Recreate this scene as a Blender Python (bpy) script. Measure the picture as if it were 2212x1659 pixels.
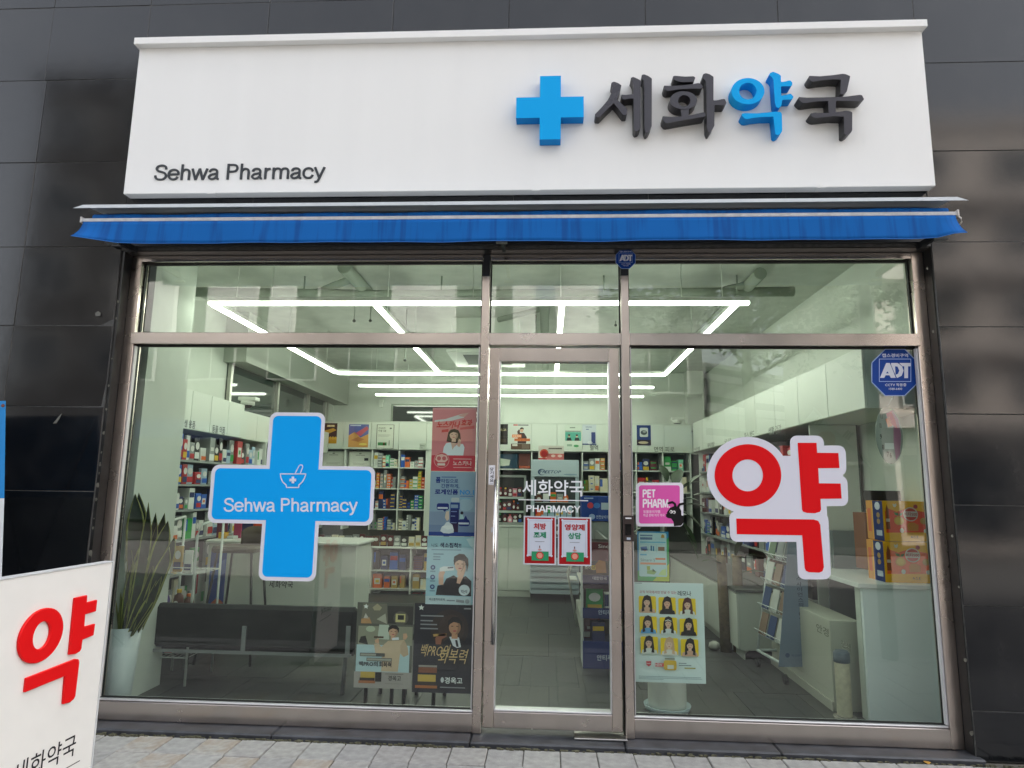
import bpy, bmesh, math, random
from mathutils import Vector, Matrix
from mathutils.geometry import tessellate_polygon

for o in list(bpy.data.objects):
    bpy.data.objects.remove(o)
SC = bpy.context.scene
COL = SC.collection
RNG = random.Random(7)

# ------------------------------------------------------------------ camera
CAM = Vector((0.396, -4.345, 1.5))
F, PITCH, YAW, ROLL = 1431.1, math.radians(9.0), math.radians(-3.171), math.radians(0.847)
_f = Vector((math.sin(YAW) * math.cos(PITCH), math.cos(YAW) * math.cos(PITCH), math.sin(PITCH)))
_r = Vector((math.cos(YAW), -math.sin(YAW), 0))
_u = _r.cross(_f)
AX = _r * math.cos(ROLL) + _u * math.sin(ROLL)
AY = -_r * math.sin(ROLL) + _u * math.cos(ROLL)
cam_d = bpy.data.cameras.new('camera')
cam = bpy.data.objects.new('camera', cam_d)
COL.objects.link(cam)
cam.matrix_world = Matrix(((AX.x, AY.x, -_f.x, CAM.x), (AX.y, AY.y, -_f.y, CAM.y), (AX.z, AY.z, -_f.z, CAM.z), (0, 0, 0, 1)))
cam_d.sensor_width = 36.0
cam_d.lens = F / 2212 * 36.0
cam_d.clip_end = 500
cam_d.clip_start = 0.05
SC.camera = cam

# ------------------------------------------------------------------ sky, sun, exposure
SUN_AZ, SUN_EL = 55.0, 47.0     # the sun stands behind our building: the shop front lies in open shade
sx = math.sin(math.radians(SUN_AZ)) * math.cos(math.radians(SUN_EL))
sy = math.cos(math.radians(SUN_AZ)) * math.cos(math.radians(SUN_EL))
sz = math.sin(math.radians(SUN_EL))
world = bpy.data.worlds.new("World")
SC.world = world
world.use_nodes = True
nt = world.node_tree
bg = nt.nodes['Background']
sky = nt.nodes.new('ShaderNodeTexSky')
sky.sky_type = 'NISHITA'
sky.sun_disc = False
sky.sun_elevation = math.radians(SUN_EL)
sky.sun_rotation = math.atan2(sx, sy)
sky.air_density = 1.0
sky.dust_density = 5.0
sky.ozone_density = 1.0
hs = nt.nodes.new('ShaderNodeHueSaturation')
hs.inputs['Saturation'].default_value = 0.27
nt.links.new(sky.outputs[0], hs.inputs['Color'])
nt.links.new(hs.outputs[0], bg.inputs[0])
bg.inputs[1].default_value = 0.15
sun_d = bpy.data.lights.new('sun', 'SUN')
sun_d.energy = 4.0
sun_d.angle = math.radians(0.6)
sun_d.color = (1.0, 0.94, 0.85)
sun = bpy.data.objects.new('sun', sun_d)
COL.objects.link(sun)
sun.rotation_euler = Vector((sx, sy, sz)).to_track_quat('Z', 'Y').to_euler()
SC.view_settings.view_transform = 'Standard'
SC.view_settings.look = 'None'
SC.view_settings.gamma = 1.0
SC.view_settings.exposure = 2.1
SC.cycles.max_bounces = 8
SC.cycles.transparent_max_bounces = 16
SC.cycles.use_denoising = True
SC.cycles.sample_clamp_indirect = 6.0
SC.cycles.caustics_reflective = False
SC.cycles.caustics_refractive = False
LAMP = 5.8                       # emission of the shop's light tubes

# ------------------------------------------------------------------ picture <-> place
def ray(u, v):
    return _f * F + AX * (u - 1106.0) - AY * (v - 829.5)
def P(u, v, Y=0.0):
    d = ray(u, v); return CAM + d * ((Y - CAM.y) / d.y)
def PX(u, v, X):
    d = ray(u, v); return CAM + d * ((X - CAM.x) / d.x)
def PZ(u, v, Z=0.0):
    d = ray(u, v); return CAM + d * ((Z - CAM.z) / d.z)
def rectp(u0, v0, u1, v1, Y):
    um, vm = (u0 + u1) / 2, (v0 + v1) / 2
    return P(u0, vm, Y).x, P(um, v1, Y).z, P(u1, vm, Y).x, P(um, v0, Y).z   # x0,z0,x1,z1

# ------------------------------------------------------------------ materials
def lin(h):
    if isinstance(h, (tuple, list)): return tuple(h)
    h = h.lstrip('#'); h = h if len(h) == 6 else ''.join(k * 2 for k in h); c = [int(h[i:i + 2], 16) / 255 for i in (0, 2, 4)]
    return tuple(x / 12.92 if x <= 0.04045 else ((x + 0.055) / 1.055) ** 2.4 for x in c)
MATS = {}
def mat(h, rough=0.5, metal=0.0, var=0.0, scale=8.0, bump=0.0, spec=0.5, coat=0.0, bscale=None, aniso=0.0):
    key = (str(h), rough, metal, var, scale, bump, spec, coat, bscale)
    if key in MATS: return MATS[key]
    m = bpy.data.materials.new('material_%03d' % len(MATS)); m.use_nodes = True
    t = m.node_tree; b = t.nodes['Principled BSDF']; c = lin(h)
    b.inputs['Base Color'].default_value = (*c, 1); b.inputs['Roughness'].default_value = rough
    b.inputs['Metallic'].default_value = metal; b.inputs['Specular IOR Level'].default_value = spec
    b.inputs['Coat Weight'].default_value = coat
    if var or bump:
        tc = t.nodes.new('ShaderNodeTexCoord')
        n = t.nodes.new('ShaderNodeTexNoise'); n.inputs['Scale'].default_value = scale; n.inputs['Detail'].default_value = 6
        t.links.new(tc.outputs['Object'], n.inputs['Vector'])
        if var:
            r = t.nodes.new('ShaderNodeValToRGB'); r.color_ramp.elements[0].position = .3; r.color_ramp.elements[1].position = .7
            r.color_ramp.elements[0].color = (*[x * (1 - var) for x in c], 1); r.color_ramp.elements[1].color = (*[min(1, x * (1 + var)) for x in c], 1)
            t.links.new(n.outputs['Fac'], r.inputs[0]); t.links.new(r.outputs[0], b.inputs['Base Color'])
            rr = t.nodes.new('ShaderNodeMapRange'); rr.inputs['To Min'].default_value = max(0.02, rough - .08); rr.inputs['To Max'].default_value = rough + .08
            t.links.new(n.outputs['Fac'], rr.inputs['Value']); t.links.new(rr.outputs[0], b.inputs['Roughness'])
        if bump:
            n2 = n
            if bscale:
                n2 = t.nodes.new('ShaderNodeTexNoise'); n2.inputs['Scale'].default_value = bscale; n2.inputs['Detail'].default_value = 4
                t.links.new(tc.outputs['Object'], n2.inputs['Vector'])
            bp = t.nodes.new('ShaderNodeBump'); bp.inputs['Strength'].default_value = bump; bp.inputs['Distance'].default_value = 0.01
            t.links.new(n2.outputs['Fac'], bp.inputs['Height']); t.links.new(bp.outputs[0], b.inputs['Normal'])
    MATS[key] = m
    return m
def pr(h): return mat(h, 0.5, spec=.25)
def emis(name, c, s):
    m = bpy.data.materials.new(name); m.use_nodes = True; t = m.node_tree; t.nodes.clear()
    o = t.nodes.new('ShaderNodeOutputMaterial'); e = t.nodes.new('ShaderNodeEmission')
    e.inputs[0].default_value = (*c, 1); e.inputs[1].default_value = s; t.links.new(e.outputs[0], o.inputs[0]); return m
def glass_mat(name, tint, ior=1.7, rough=0.0, haze=0.0):
    m = bpy.data.materials.new(name); m.use_nodes = True; t = m.node_tree; t.nodes.clear()
    o = t.nodes.new('ShaderNodeOutputMaterial'); mx = t.nodes.new('ShaderNodeMixShader')
    a = t.nodes.new('ShaderNodeBsdfTransparent'); a.inputs[0].default_value = (*tint, 1)
    g = t.nodes.new('ShaderNodeBsdfGlossy'); g.inputs['Roughness'].default_value = rough
    f = t.nodes.new('ShaderNodeFresnel'); f.inputs[0].default_value = ior
    geo = t.nodes.new('ShaderNodeNewGeometry')
    # a pane is one sheet: use the same Fresnel from both sides
    lw = t.nodes.new('ShaderNodeVectorMath'); lw.operation = 'DOT_PRODUCT'
    ab = t.nodes.new('ShaderNodeMath'); ab.operation = 'ABSOLUTE'
    om = t.nodes.new('ShaderNodeMath'); om.operation = 'SUBTRACT'; om.inputs[0].default_value = 1.0
    pw = t.nodes.new('ShaderNodeMath'); pw.operation = 'POWER'; pw.inputs[1].default_value = 4.0
    ml = t.nodes.new('ShaderNodeMath'); ml.operation = 'MULTIPLY_ADD'; ml.inputs[1].default_value = 0.88; ml.inputs[2].default_value = 0.1
    t.nodes.remove(f)
    t.links.new(geo.outputs['Normal'], lw.inputs[0]); t.links.new(geo.outputs['Incoming'], lw.inputs[1])
    t.links.new(lw.outputs['Value'], ab.inputs[0]); t.links.new(ab.outputs[0], om.inputs[1]); t.links.new(om.outputs[0], pw.inputs[0])
    t.links.new(pw.outputs[0], ml.inputs[0]); t.links.new(ml.outputs[0], mx.inputs[0])
    t.links.new(a.outputs[0], mx.inputs[1]); t.links.new(g.outputs[0], mx.inputs[2]); t.links.new(mx.outputs[0], o.inputs[0])
    return m

# ------------------------------------------------------------------ mesh helpers
def link(o, parent=None):
    COL.objects.link(o)
    if parent is not None: o.parent = parent
    return o
class MB:
    def __init__(s): s.v = []; s.f = []; s.m = []; s.mats = []; s.sm = []
    def mi(s, m):
        if m not in s.mats: s.mats.append(m)
        return s.mats.index(m)
    def face(s, idx, m, smooth=False): s.f.append(idx); s.m.append(s.mi(m)); s.sm.append(smooth)
    def hexa(s, p, m):   # p: 8 points, bottom 4 then top 4 (both counter-clockwise seen from above)
        b = len(s.v); s.v += [tuple(q) for q in p]
        for q in ((3, 2, 1, 0), (4, 5, 6, 7), (0, 1, 5, 4), (1, 2, 6, 5), (2, 3, 7, 6), (3, 0, 4, 7)): s.face([b + i for i in q], m)
        return s
    def box(s, x0, x1, y0, y1, z0, z1, m):
        if x0 > x1: x0, x1 = x1, x0
        if y0 > y1: y0, y1 = y1, y0
        if z0 > z1: z0, z1 = z1, z0
        return s.hexa([(x0, y0, z0), (x1, y0, z0), (x1, y1, z0), (x0, y1, z0), (x0, y0, z1), (x1, y0, z1), (x1, y1, z1), (x0, y1, z1)], m)
    def quad(s, pts, m):
        b = len(s.v); s.v += [tuple(q) for q in pts]; s.face(list(range(b, b + len(pts))), m); return s
    def prism(s, poly, fn, d, m, mside=None):
        """poly: 2-D outline; fn maps 2-D -> 3-D front point; d: 3-D offset vector to the back"""
        n = len(poly); front = [Vector(fn(p)) for p in poly]; b = len(s.v)
        s.v += [tuple(q) for q in front] + [tuple(q + d) for q in front]
        tris = tessellate_polygon([[Vector((p[0], p[1], 0)) for p in poly]])
        for t in tris:
            s.face([b + t[0], b + t[1], b + t[2]], m); s.face([b + n + t[2], b + n + t[1], b + n + t[0]], m)
        for i in range(n):
            j = (i + 1) % n; s.face([b + i, b + n + i, b + n + j, b + j], mside or m)
        return s
    def ringp(s, outer, inner, fn, d, m):
        n = len(outer); b = len(s.v)
        o = [Vector(fn(p)) for p in outer]; q = [Vector(fn(p)) for p in inner]
        s.v += [tuple(x) for x in o] + [tuple(x) for x in q] + [tuple(x + d) for x in o] + [tuple(x + d) for x in q]
        for i in range(n):
            j = (i + 1) % n
            s.face([b + i, b + j, b + n + j, b + n + i], m); s.face([b + 2 * n + i, b + 3 * n + i, b + 3 * n + j, b + 2 * n + j], m)
            s.face([b + i, b + 2 * n + i, b + 2 * n + j, b + j], m); s.face([b + n + i, b + n + j, b + 3 * n + j, b + 3 * n + i], m)
        return s
    def tube(s, pts, r, m, n=8, cap=True):
        pts = [Vector(p) for p in pts]; rs = r if isinstance(r, (list, tuple)) else [r] * len(pts)
        b = len(s.v); up0 = Vector((0, 0, 1))
        for i, p in enumerate(pts):
            t = (pts[min(i + 1, len(pts) - 1)] - pts[max(i - 1, 0)]).normalized()
            a = t.cross(up0 if abs(t.z) < .95 else Vector((0, 1, 0))).normalized(); c = t.cross(a)
            for k in range(n):
                an = 2 * math.pi * k / n; s.v.append(tuple(p + (a * math.cos(an) + c * math.sin(an)) * rs[i]))
        for i in range(len(pts) - 1):
            for k in range(n):
                q = (k + 1) % n; s.face([b + i * n + k, b + i * n + q, b + (i + 1) * n + q, b + (i + 1) * n + k], m, n > 5)
        if cap:
            s.face([b + k for k in range(n)][::-1], m); s.face([b + (len(pts) - 1) * n + k for k in range(n)], m)
        return s
    def lathe(s, c, prof, m, n=24):
        b = len(s.v)
        for (r, z) in prof:
            for k in range(n):
                an = 2 * math.pi * k / n; s.v.append((c[0] + r * math.cos(an), c[1] + r * math.sin(an), c[2] + z))
        for i in range(len(prof) - 1):
            for k in range(n):
                q = (k + 1) % n; s.face([b + i * n + k, b + i * n + q, b + (i + 1) * n + q, b + (i + 1) * n + k], m, True)
        s.face([b + k for k in range(n)][::-1], m); s.face([b + (len(prof) - 1) * n + k for k in range(n)], m)
        return s
    def build(s, name, parent=None, bevel=0.0, recalc=True, seg=1):
        me = bpy.data.meshes.new(name); me.from_pydata(s.v, [], s.f)
        for m in s.mats: me.materials.append(m)
        me.polygons.foreach_set('material_index', s.m); me.polygons.foreach_set('use_smooth', s.sm)
        if recalc or bevel:
            bm = bmesh.new(); bm.from_mesh(me)
            if recalc: bmesh.ops.recalc_face_normals(bm, faces=bm.faces)
            if bevel:
                es = [e for e in bm.edges if len(e.link_faces) == 2 and e.calc_face_angle(0) > 0.6]
                bmesh.ops.bevel(bm, geom=es, offset=bevel, segments=seg, affect='EDGES', profile=0.6, clamp_overlap=True)
            bm.to_mesh(me); bm.free()
        me.update()
        o = bpy.data.objects.new(name, me)
        return link(o, parent)
def boxo(name, x0, x1, y0, y1, z0, z1, m, parent=None, bevel=0.0):
    return MB().box(x0, x1, y0, y1, z0, z1, m).build(name, parent, bevel)
def tag(o, label, cat, group=None, kind=None):
    o['label'] = label; o['category'] = cat
    if group: o['group'] = group
    if kind: o['kind'] = kind
    return o
def thing(name, label, cat, loc=(0, 0, 0), group=None):
    o = bpy.data.objects.new(name, None); o.empty_display_size = .1
    o.location = loc; COL.objects.link(o); return tag(o, label, cat, group)
def struct(o): o['kind'] = 'structure'; return o

# ------------------------------------------------------------------ text
_TC = {}
def _spl(p, n=5):
    """smooth open curve through the points"""
    q = [p[0]] + list(p) + [p[-1]]; out = []
    for i in range(1, len(q) - 2):
        for k in range(n):
            t = k / n
            out.append(tuple(.5 * (2 * q[i][j] + (q[i + 1][j] - q[i - 1][j]) * t + (2 * q[i - 1][j] - 5 * q[i][j] + 4 * q[i + 1][j] - q[i + 2][j]) * t * t + (3 * q[i][j] - q[i - 1][j] - 3 * q[i + 1][j] + q[i + 2][j]) * t ** 3) for j in (0, 1)))
    return out + [tuple(p[-1])]
_arch = lambda x: _spl([(x, .40), (x + .03, .55), (x + .12, .65), (x + .24, .665), (x + .345, .60), (x + .38, .46), (x + .38, .30)]) + [(x + .38, 0)]
GLY = {   # plain grotesque letters as pen lines: (advance, [lines])
 'S': (.70, [_spl([(.605, .70), (.58, .84), (.47, .93), (.33, .945), (.18, .90), (.105, .78), (.13, .66), (.25, .57), (.42, .515), (.56, .43), (.62, .29), (.58, .15), (.46, .06), (.32, .045), (.17, .08), (.08, .19), (.055, .31)])]),
 'e': (.64, [[(.09, .37), (.56, .37)], _spl([(.575, .335), (.56, .50), (.47, .62), (.325, .665), (.17, .62), (.085, .50), (.065, .355), (.09, .21), (.18, .09), (.325, .045), (.46, .09), (.545, .21)])]),
 'h': (.62, [[(.125, 0), (.125, 1.0)], _arch(.125)]),
 'w': (.86, [[(.04, .72), (.24, .0)], [(.24, 0), (.43, .72)], [(.43, .72), (.62, 0)], [(.62, 0), (.82, .72)]]),
 'a': (.64, [_spl([(.10, .49), (.15, .61), (.28, .665), (.42, .63), (.485, .52), (.485, .30), (.49, .13), (.53, .05), (.60, .045)]), _spl([(.485, .40), (.34, .36), (.17, .31), (.085, .19), (.13, .08), (.24, .042), (.38, .09), (.485, .21)])]),
 'P': (.70, [[(.125, 0), (.125, 1.0)], [(.125, .935), (.36, .935)] + _spl([(.37, .935), (.53, .885), (.595, .72), (.53, .555), (.37, .505)]) + [(.125, .505)]]),
 'r': (.42, [[(.125, 0), (.125, .72)], _spl([(.125, .38), (.16, .54), (.25, .635), (.38, .65)])]),
 'm': (.98, [[(.125, 0), (.125, .72)], _arch(.125), _arch(.50)]),
 'c': (.60, [_spl([(.535, .47), (.46, .61), (.32, .665), (.16, .61), (.08, .48), (.065, .35), (.09, .20), (.19, .08), (.32, .045), (.46, .09), (.54, .24)])]),
 'y': (.58, [[(.04, .72), (.285, .04)], [(.53, .72), (.30, .06)] + _spl([(.275, -.02), (.21, -.16), (.13, -.205), (.05, -.195)])]),
 'H': (.76, [[(.125, 0), (.125, 1)], [(.635, 0), (.635, 1)], [(.125, .53), (.635, .53)]]),
 'A': (.72, [[(.05, 0), (.345, .98)], [(.375, .98), (.67, 0)], [(.17, .30), (.55, .30)]]),
 'R': (.74, [[(.125, 0), (.125, 1.0)], [(.125, .935), (.38, .935)] + _spl([(.39, .935), (.55, .885), (.61, .725), (.55, .57), (.39, .515)]) + [(.125, .515)], _spl([(.40, .515), (.55, .45), (.60, .28), (.615, .12), (.655, 0)])]),
 'M': (.90, [[(.125, 0), (.125, 1)], [(.155, .98), (.45, .06)], [(.45, .06), (.745, .98)], [(.775, 0), (.775, 1)]]),
 'C': (.76, [_spl([(.66, .68), (.57, .87), (.38, .945), (.19, .87), (.09, .67), (.07, .49), (.10, .30), (.20, .12), (.39, .045), (.58, .13), (.67, .36)])]),
 'Y': (.70, [[(.05, 1), (.35, .42)], [(.65, 1), (.35, .42)], [(.35, .45), (.35, 0)]]),
 'E': (.66, [[(.125, 0), (.125, 1)], [(.125, .935), (.60, .935)], [(.125, .53), (.56, .53)], [(.125, .065), (.61, .065)]]),
 'T': (.64, [[(.32, 0), (.32, .935)], [(.03, .935), (.61, .935)]]), '.': (.28, [[(.14, 0), (.14, .14)]]), ' ': (.30, []),
}
def pen(body, w):
    """outline polygons (left side + right side) of every pen line"""
    x = 0; out = []
    for ch in body:
        adv, ls = GLY[ch]
        for p in ls:
            p = [(x + q[0], q[1]) for q in p]; L, R_ = [], []
            for i in range(len(p)):
                a, b, c = Vector(p[max(i - 1, 0)]), Vector(p[i]), Vector(p[min(i + 1, len(p) - 1)])
                t = ((b - a).normalized() if i else Vector((0, 0))) + ((c - b).normalized() if i < len(p) - 1 else Vector((0, 0)))
                t.normalize(); n = Vector((-t.y, t.x)); d1 = (c - b).normalized() if i < len(p) - 1 else (b - a).normalized(); k = w / 2 / max(.6, abs(n.dot(Vector((-d1.y, d1.x)))))
                L.append(tuple(b + n * k)); R_.append(tuple(b - n * k))
            out.append((L, R_))
        x += adv
    return out
def textgeo(body, bold=0.0, res=2):
    """unit-box lettering: vertices (x, y, layer) and faces"""
    k = (body, bold, res)
    if k in _TC: return _TC[k]
    vs, fs = [], []
    if len(body) > 2 and all(ch in GLY for ch in body):
        for i, (L, R_) in enumerate(pen(body, .13 + bold)):
            b = len(vs); n = len(L); vs += [(q[0], q[1], i % 4) for q in L + R_]
            fs += [[b + j, b + n + j, b + n + j + 1, b + j + 1] for j in range(n - 1)]
    else:
        c = bpy.data.curves.new('t', 'FONT'); c.body = body; c.resolution_u = res; c.offset = bold; c.fill_mode = 'FRONT'
        o = bpy.data.objects.new('t', c); COL.objects.link(o)
        me = bpy.data.meshes.new_from_object(o)
        vs = [(v.co.x, v.co.y, 0) for v in me.vertices]; fs = [list(p.vertices) for p in me.polygons]
        bpy.data.objects.remove(o); bpy.data.curves.remove(c); bpy.data.meshes.remove(me)
    x0 = min(v[0] for v in vs); x1 = max(v[0] for v in vs); y0 = min(v[1] for v in vs); y1 = max(v[1] for v in vs)
    vs = [((v[0] - x0) / max(1e-6, x1 - x0), (v[1] - y0) / max(1e-6, y1 - y0), v[2]) for v in vs]
    _TC[k] = (vs, fs); return _TC[k]

class Art:
    """flat print: shapes in a picture rectangle (a0,b0)-(a1,b1), y down, laid in thin layers on a real sheet"""
    def __init__(s, a0, b0, a1, b1): s.r = (a0, b0, a1, b1); s.sh = []; s.k = 1
    def up(s): s.k += 1; return s
    def poly(s, pts, c): s.sh.append((s.k, [tuple(p) for p in pts], None, pr(c) if isinstance(c, str) else c)); return s
    def rect(s, x0, y0, x1, y1, c): return s.poly([(x0, y0), (x1, y0), (x1, y1), (x0, y1)], c)
    def ell(s, cx, cy, rx, ry, c, n=20, a0=0, a1=360):
        full = a1 - a0 >= 360
        return s.poly([(cx + rx * math.cos(math.radians(a0 + (a1 - a0) * i / (n if full else n - 1))), cy + ry * math.sin(math.radians(a0 + (a1 - a0) * i / (n if full else n - 1)))) for i in range(n)], c)
    def rrect(s, x0, y0, x1, y1, r, c): return s.poly(rrpts(x0, y0, x1, y1, r), c)
    def line(s, pts, w, c):
        for (a, b) in zip(pts[:-1], pts[1:]):
            dx, dy = b[0] - a[0], b[1] - a[1]; l = math.hypot(dx, dy) or 1; nx, ny = -dy / l * w / 2, dx / l * w / 2
            s.poly([(a[0] + nx, a[1] + ny), (b[0] + nx, b[1] + ny), (b[0] - nx, b[1] - ny), (a[0] - nx, a[1] - ny)], c); s.k += 1
        return s
    def text(s, body, x0, y0, x1, y1, c, bold=0.0, shear=0.0, res=2):
        vs, fs = textgeo(body, bold, res)
        s.sh.append((s.k, [(x0 + v[0] * (x1 - x0) + shear * v[1], y1 - v[1] * (y1 - y0), v[2]) for v in vs], fs, pr(c))); return s
    def build(s, name, parent, org, ux, uz, nrm, eps=0.00025):
        """org: 3-D of the lower-left corner; ux, uz full edge vectors; nrm: unit normal towards the viewer"""
        a0, b0, a1, b1 = s.r; mb = MB()
        org, ux, uz, nrm = Vector(org), Vector(ux), Vector(uz), Vector(nrm)
        for (k, pts, fs, m) in s.sh:
            b = len(mb.v)
            for q in pts: mb.v.append(tuple(org + ux * ((q[0] - a0) / (a1 - a0)) + uz * ((b1 - q[1]) / (b1 - b0)) + nrm * (eps * (k + (.3 * q[2] if len(q) > 2 else 0)))))
            if fs is None: fs = tessellate_polygon([[Vector((p[0], -p[1], 0)) for p in pts]])
            for f in fs: mb.face([b + i for i in f], m)
        return mb.build(name, parent, recalc=False)
def rrpts(x0, y0, x1, y1, r, n=5):
    out = []
    for (cx, cy, a) in ((x1 - r, y1 - r, 0), (x0 + r, y1 - r, 90), (x0 + r, y0 + r, 180), (x1 - r, y0 + r, 270)):
        for i in range(n + 1):
            t = math.radians(a + 90 * i / n); out.append((cx + r * math.cos(t), cy + r * math.sin(t)))
    return out
NY = Vector((0, -1, 0))
def sheet(name, label, cat, u0, v0, u1, v1, Y, art, paper='#e8ecec', th=0.0012, group=None, printname='printed_picture', rad=0.0):
    """a flat poster facing the street at depth Y, art drawn on its front"""
    x0, z0, x1, z1 = rectp(u0, v0, u1, v1, Y)
    o = boxo(name, x0, x1, Y, Y + th, z0, z1, pr(paper))
    tag(o, label, cat, group)
    if art: art.build(printname, o, (x0, Y, z0), (x1 - x0, 0, 0), (0, 0, z1 - z0), NY)
    return o
def copy_tree(o, off, label=None):
    c = o.copy(); COL.objects.link(c); c.location = Vector(o.location) + Vector(off)
    if label: c['label'] = label
    for ch in o.children:
        d = ch.copy(); COL.objects.link(d); d.parent = c
        for g in ch.children:
            e = g.copy(); COL.objects.link(e); e.parent = d
    return c
# ================================================================== large structure
PZT = .5 * (P(640, 1563).z + P(1700, 1604).z) - .004      # top of the plinth
GR_Y = -0.13                                  # face of the granite wall; the shop front stands at y = 0
XL, XR = P(289, 900).x, P(2003, 900).x         # outer edges of the steel frame
def granite_mat(seed):
    m = bpy.data.materials.new('granite_%d' % seed); m.use_nodes = True; t = m.node_tree; b = t.nodes['Principled BSDF']
    tc = t.nodes.new('ShaderNodeTexCoord'); mp = t.nodes.new('ShaderNodeMapping'); mp.inputs['Location'].default_value = (seed * 3.1, seed * 1.7, seed)
    t.links.new(tc.outputs['Object'], mp.inputs[0])
    n = t.nodes.new('ShaderNodeTexNoise'); n.inputs['Scale'].default_value = 260; n.inputs['Detail'].default_value = 3
    n2 = t.nodes.new('ShaderNodeTexNoise'); n2.inputs['Scale'].default_value = 2.6; n2.inputs['Detail'].default_value = 7; n2.inputs['Roughness'].default_value = .65
    n3 = t.nodes.new('ShaderNodeTexNoise'); n3.inputs['Scale'].default_value = 1.2; n3.inputs['Detail'].default_value = 3
    mp3 = t.nodes.new('ShaderNodeMapping'); mp3.inputs['Scale'].default_value = (9, 9, .8)
    for k in (n, n2): t.links.new(mp.outputs[0], k.inputs['Vector'])
    t.links.new(mp.outputs[0], mp3.inputs[0]); t.links.new(mp3.outputs[0], n3.inputs['Vector'])
    r = t.nodes.new('ShaderNodeValToRGB')
    r.color_ramp.elements[0].position = .35; r.color_ramp.elements[0].color = (.004, .0048, .0065, 1)
    r.color_ramp.elements[1].position = .72; r.color_ramp.elements[1].color = (.011, .0125, .0155, 1)
    t.links.new(n.outputs['Fac'], r.inputs[0])
    mx = t.nodes.new('ShaderNodeMixRGB'); mx.blend_type = 'MIX'; mx.inputs[2].default_value = (.034, .034, .034, 1)
    ad = t.nodes.new('ShaderNodeMath'); ad.operation = 'MULTIPLY'
    r2 = t.nodes.new('ShaderNodeMapRange'); r2.inputs['From Min'].default_value = .45; r2.inputs['From Max'].default_value = .75; r2.inputs['To Max'].default_value = .7
    t.links.new(n2.outputs['Fac'], r2.inputs['Value']); t.links.new(r2.outputs[0], ad.inputs[0]); t.links.new(n3.outputs['Fac'], ad.inputs[1])
    t.links.new(ad.outputs[0], mx.inputs[0]); t.links.new(r.outputs[0], mx.inputs[1]); t.links.new(mx.outputs[0], b.inputs['Base Color'])
    rr = t.nodes.new('ShaderNodeMapRange'); rr.inputs['To Min'].default_value = .045; rr.inputs['To Max'].default_value = .17
    t.links.new(n2.outputs['Fac'], rr.inputs['Value']); t.links.new(rr.outputs[0], b.inputs['Roughness'])
    b.inputs['IOR'].default_value = 1.55
    bp = t.nodes.new('ShaderNodeBump'); bp.inputs['Strength'].default_value = .05; bp.inputs['Distance'].default_value = .01
    t.links.new(n2.outputs['Fac'], bp.inputs['Height']); t.links.new(bp.outputs[0], b.inputs['Normal'])
    return m
GRAN = [granite_mat(i) for i in range(4)]
JOINT = mat((.075, .075, .072), .8, var=.3, scale=30)

OPX0, OPX1 = P(229, 837, GR_Y).x, P(2039, 837, GR_Y).x     # opening in the granite
OPZ1 = P(1106, 536, GR_Y).z
wall = thing('granite_wall', 'black polished granite front wall of panels around the shop window', 'wall')
rowsL = [-175, 0, 174, 351, 533, 703, 878, 1060, 1245, 1432, 1640]
# panel courses: heights follow the joints seen in the picture
zs = sorted({round(P(100, v, GR_Y).z, 3) for v in (174, 351, 533, 703, 878, 1060)}, reverse=True)
step = (zs[0] - zs[-1]) / 5
zrows = [zs[0] + step * k for k in (3, 2, 1)] + zs + [zs[-1] - step * k for k in (1, 2)] + [0.0]
zrows = [z for z in zrows if z > -0.01]
# courses stop where the lowest is thinner than a sliver
if len(zrows) > 2 and zrows[-2] - zrows[-1] < .08: zrows.pop(-2)
xj_top = [P(u, 20, GR_Y).x for u in (117, 325, 582, 850, 1100, 1394, 1680, 1973)]
xj_left = [P(102, 174, GR_Y).x]
GAP = .0022
def slab(x0, x1, z0, z1, i):
    if x1 - x0 < .03 or z1 - z0 < .03: return
    dy = RNG.uniform(-.0012, .0012)
    o = boxo('granite_panel', x0 + GAP, x1 - GAP, GR_Y + dy, GR_Y + .028, z0 + GAP, z1 - GAP, GRAN[i % 4], wall, bevel=.0015)
    ta, tb = RNG.gauss(0, .0022), RNG.gauss(0, .003)       # no two slabs are set quite flat
    for v in o.data.vertices: v.co.y += max(-.0024, min(.0024, ta * (v.co.x - (x0 + x1) / 2) + tb * (v.co.z - (z0 + z1) / 2)))
k = 0
for i in range(len(zrows) - 1):
    zt, zb = zrows[i], zrows[i + 1]
    if zb >= P(1106, 174, GR_Y).z - .01:      # above the sign: joints as in the picture
        xs = [-6.6, -5.7, -4.9, -4.1, xj_top[0]] if False else [xj_top[0] - 1.5, xj_top[0] - .75] + xj_top + [xj_top[-1] + .8, xj_top[-1] + 1.6]
    else:
        x0 = xj_left[0]
        xs = [x0 - 1.5, x0 - .75, x0] + [OPX0 + (OPX1 - OPX0) * j / 6 for j in range(0, 7)] + [OPX1 + .82, OPX1 + 1.64]
    for a, b_ in zip(xs[:-1], xs[1:]):
        k += 1
        if a >= OPX0 - .01 and b_ <= OPX1 + .01:
            if zt <= OPZ1 + .02: continue
            slab(a, b_, max(zb, OPZ1), zt, k * 3 + i)
        else: slab(a, b_, zb, zt, k * 3 + i * 5)
XW0, XW1 = xj_top[0] - 1.5, xj_top[-1] + 1.6
ZTOP = zrows[0]
# grout backing, in pieces round the opening
mb = MB()
mb.box(XW0, OPX0, GR_Y + .003, .18, 0.0, ZTOP, JOINT); mb.box(OPX1, XW1, GR_Y + .003, .18, 0.0, ZTOP, JOINT)
mb.box(OPX0, OPX1, GR_Y + .003, .18, OPZ1, ZTOP, JOINT)
mb.build('grout_backing', wall)
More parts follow.
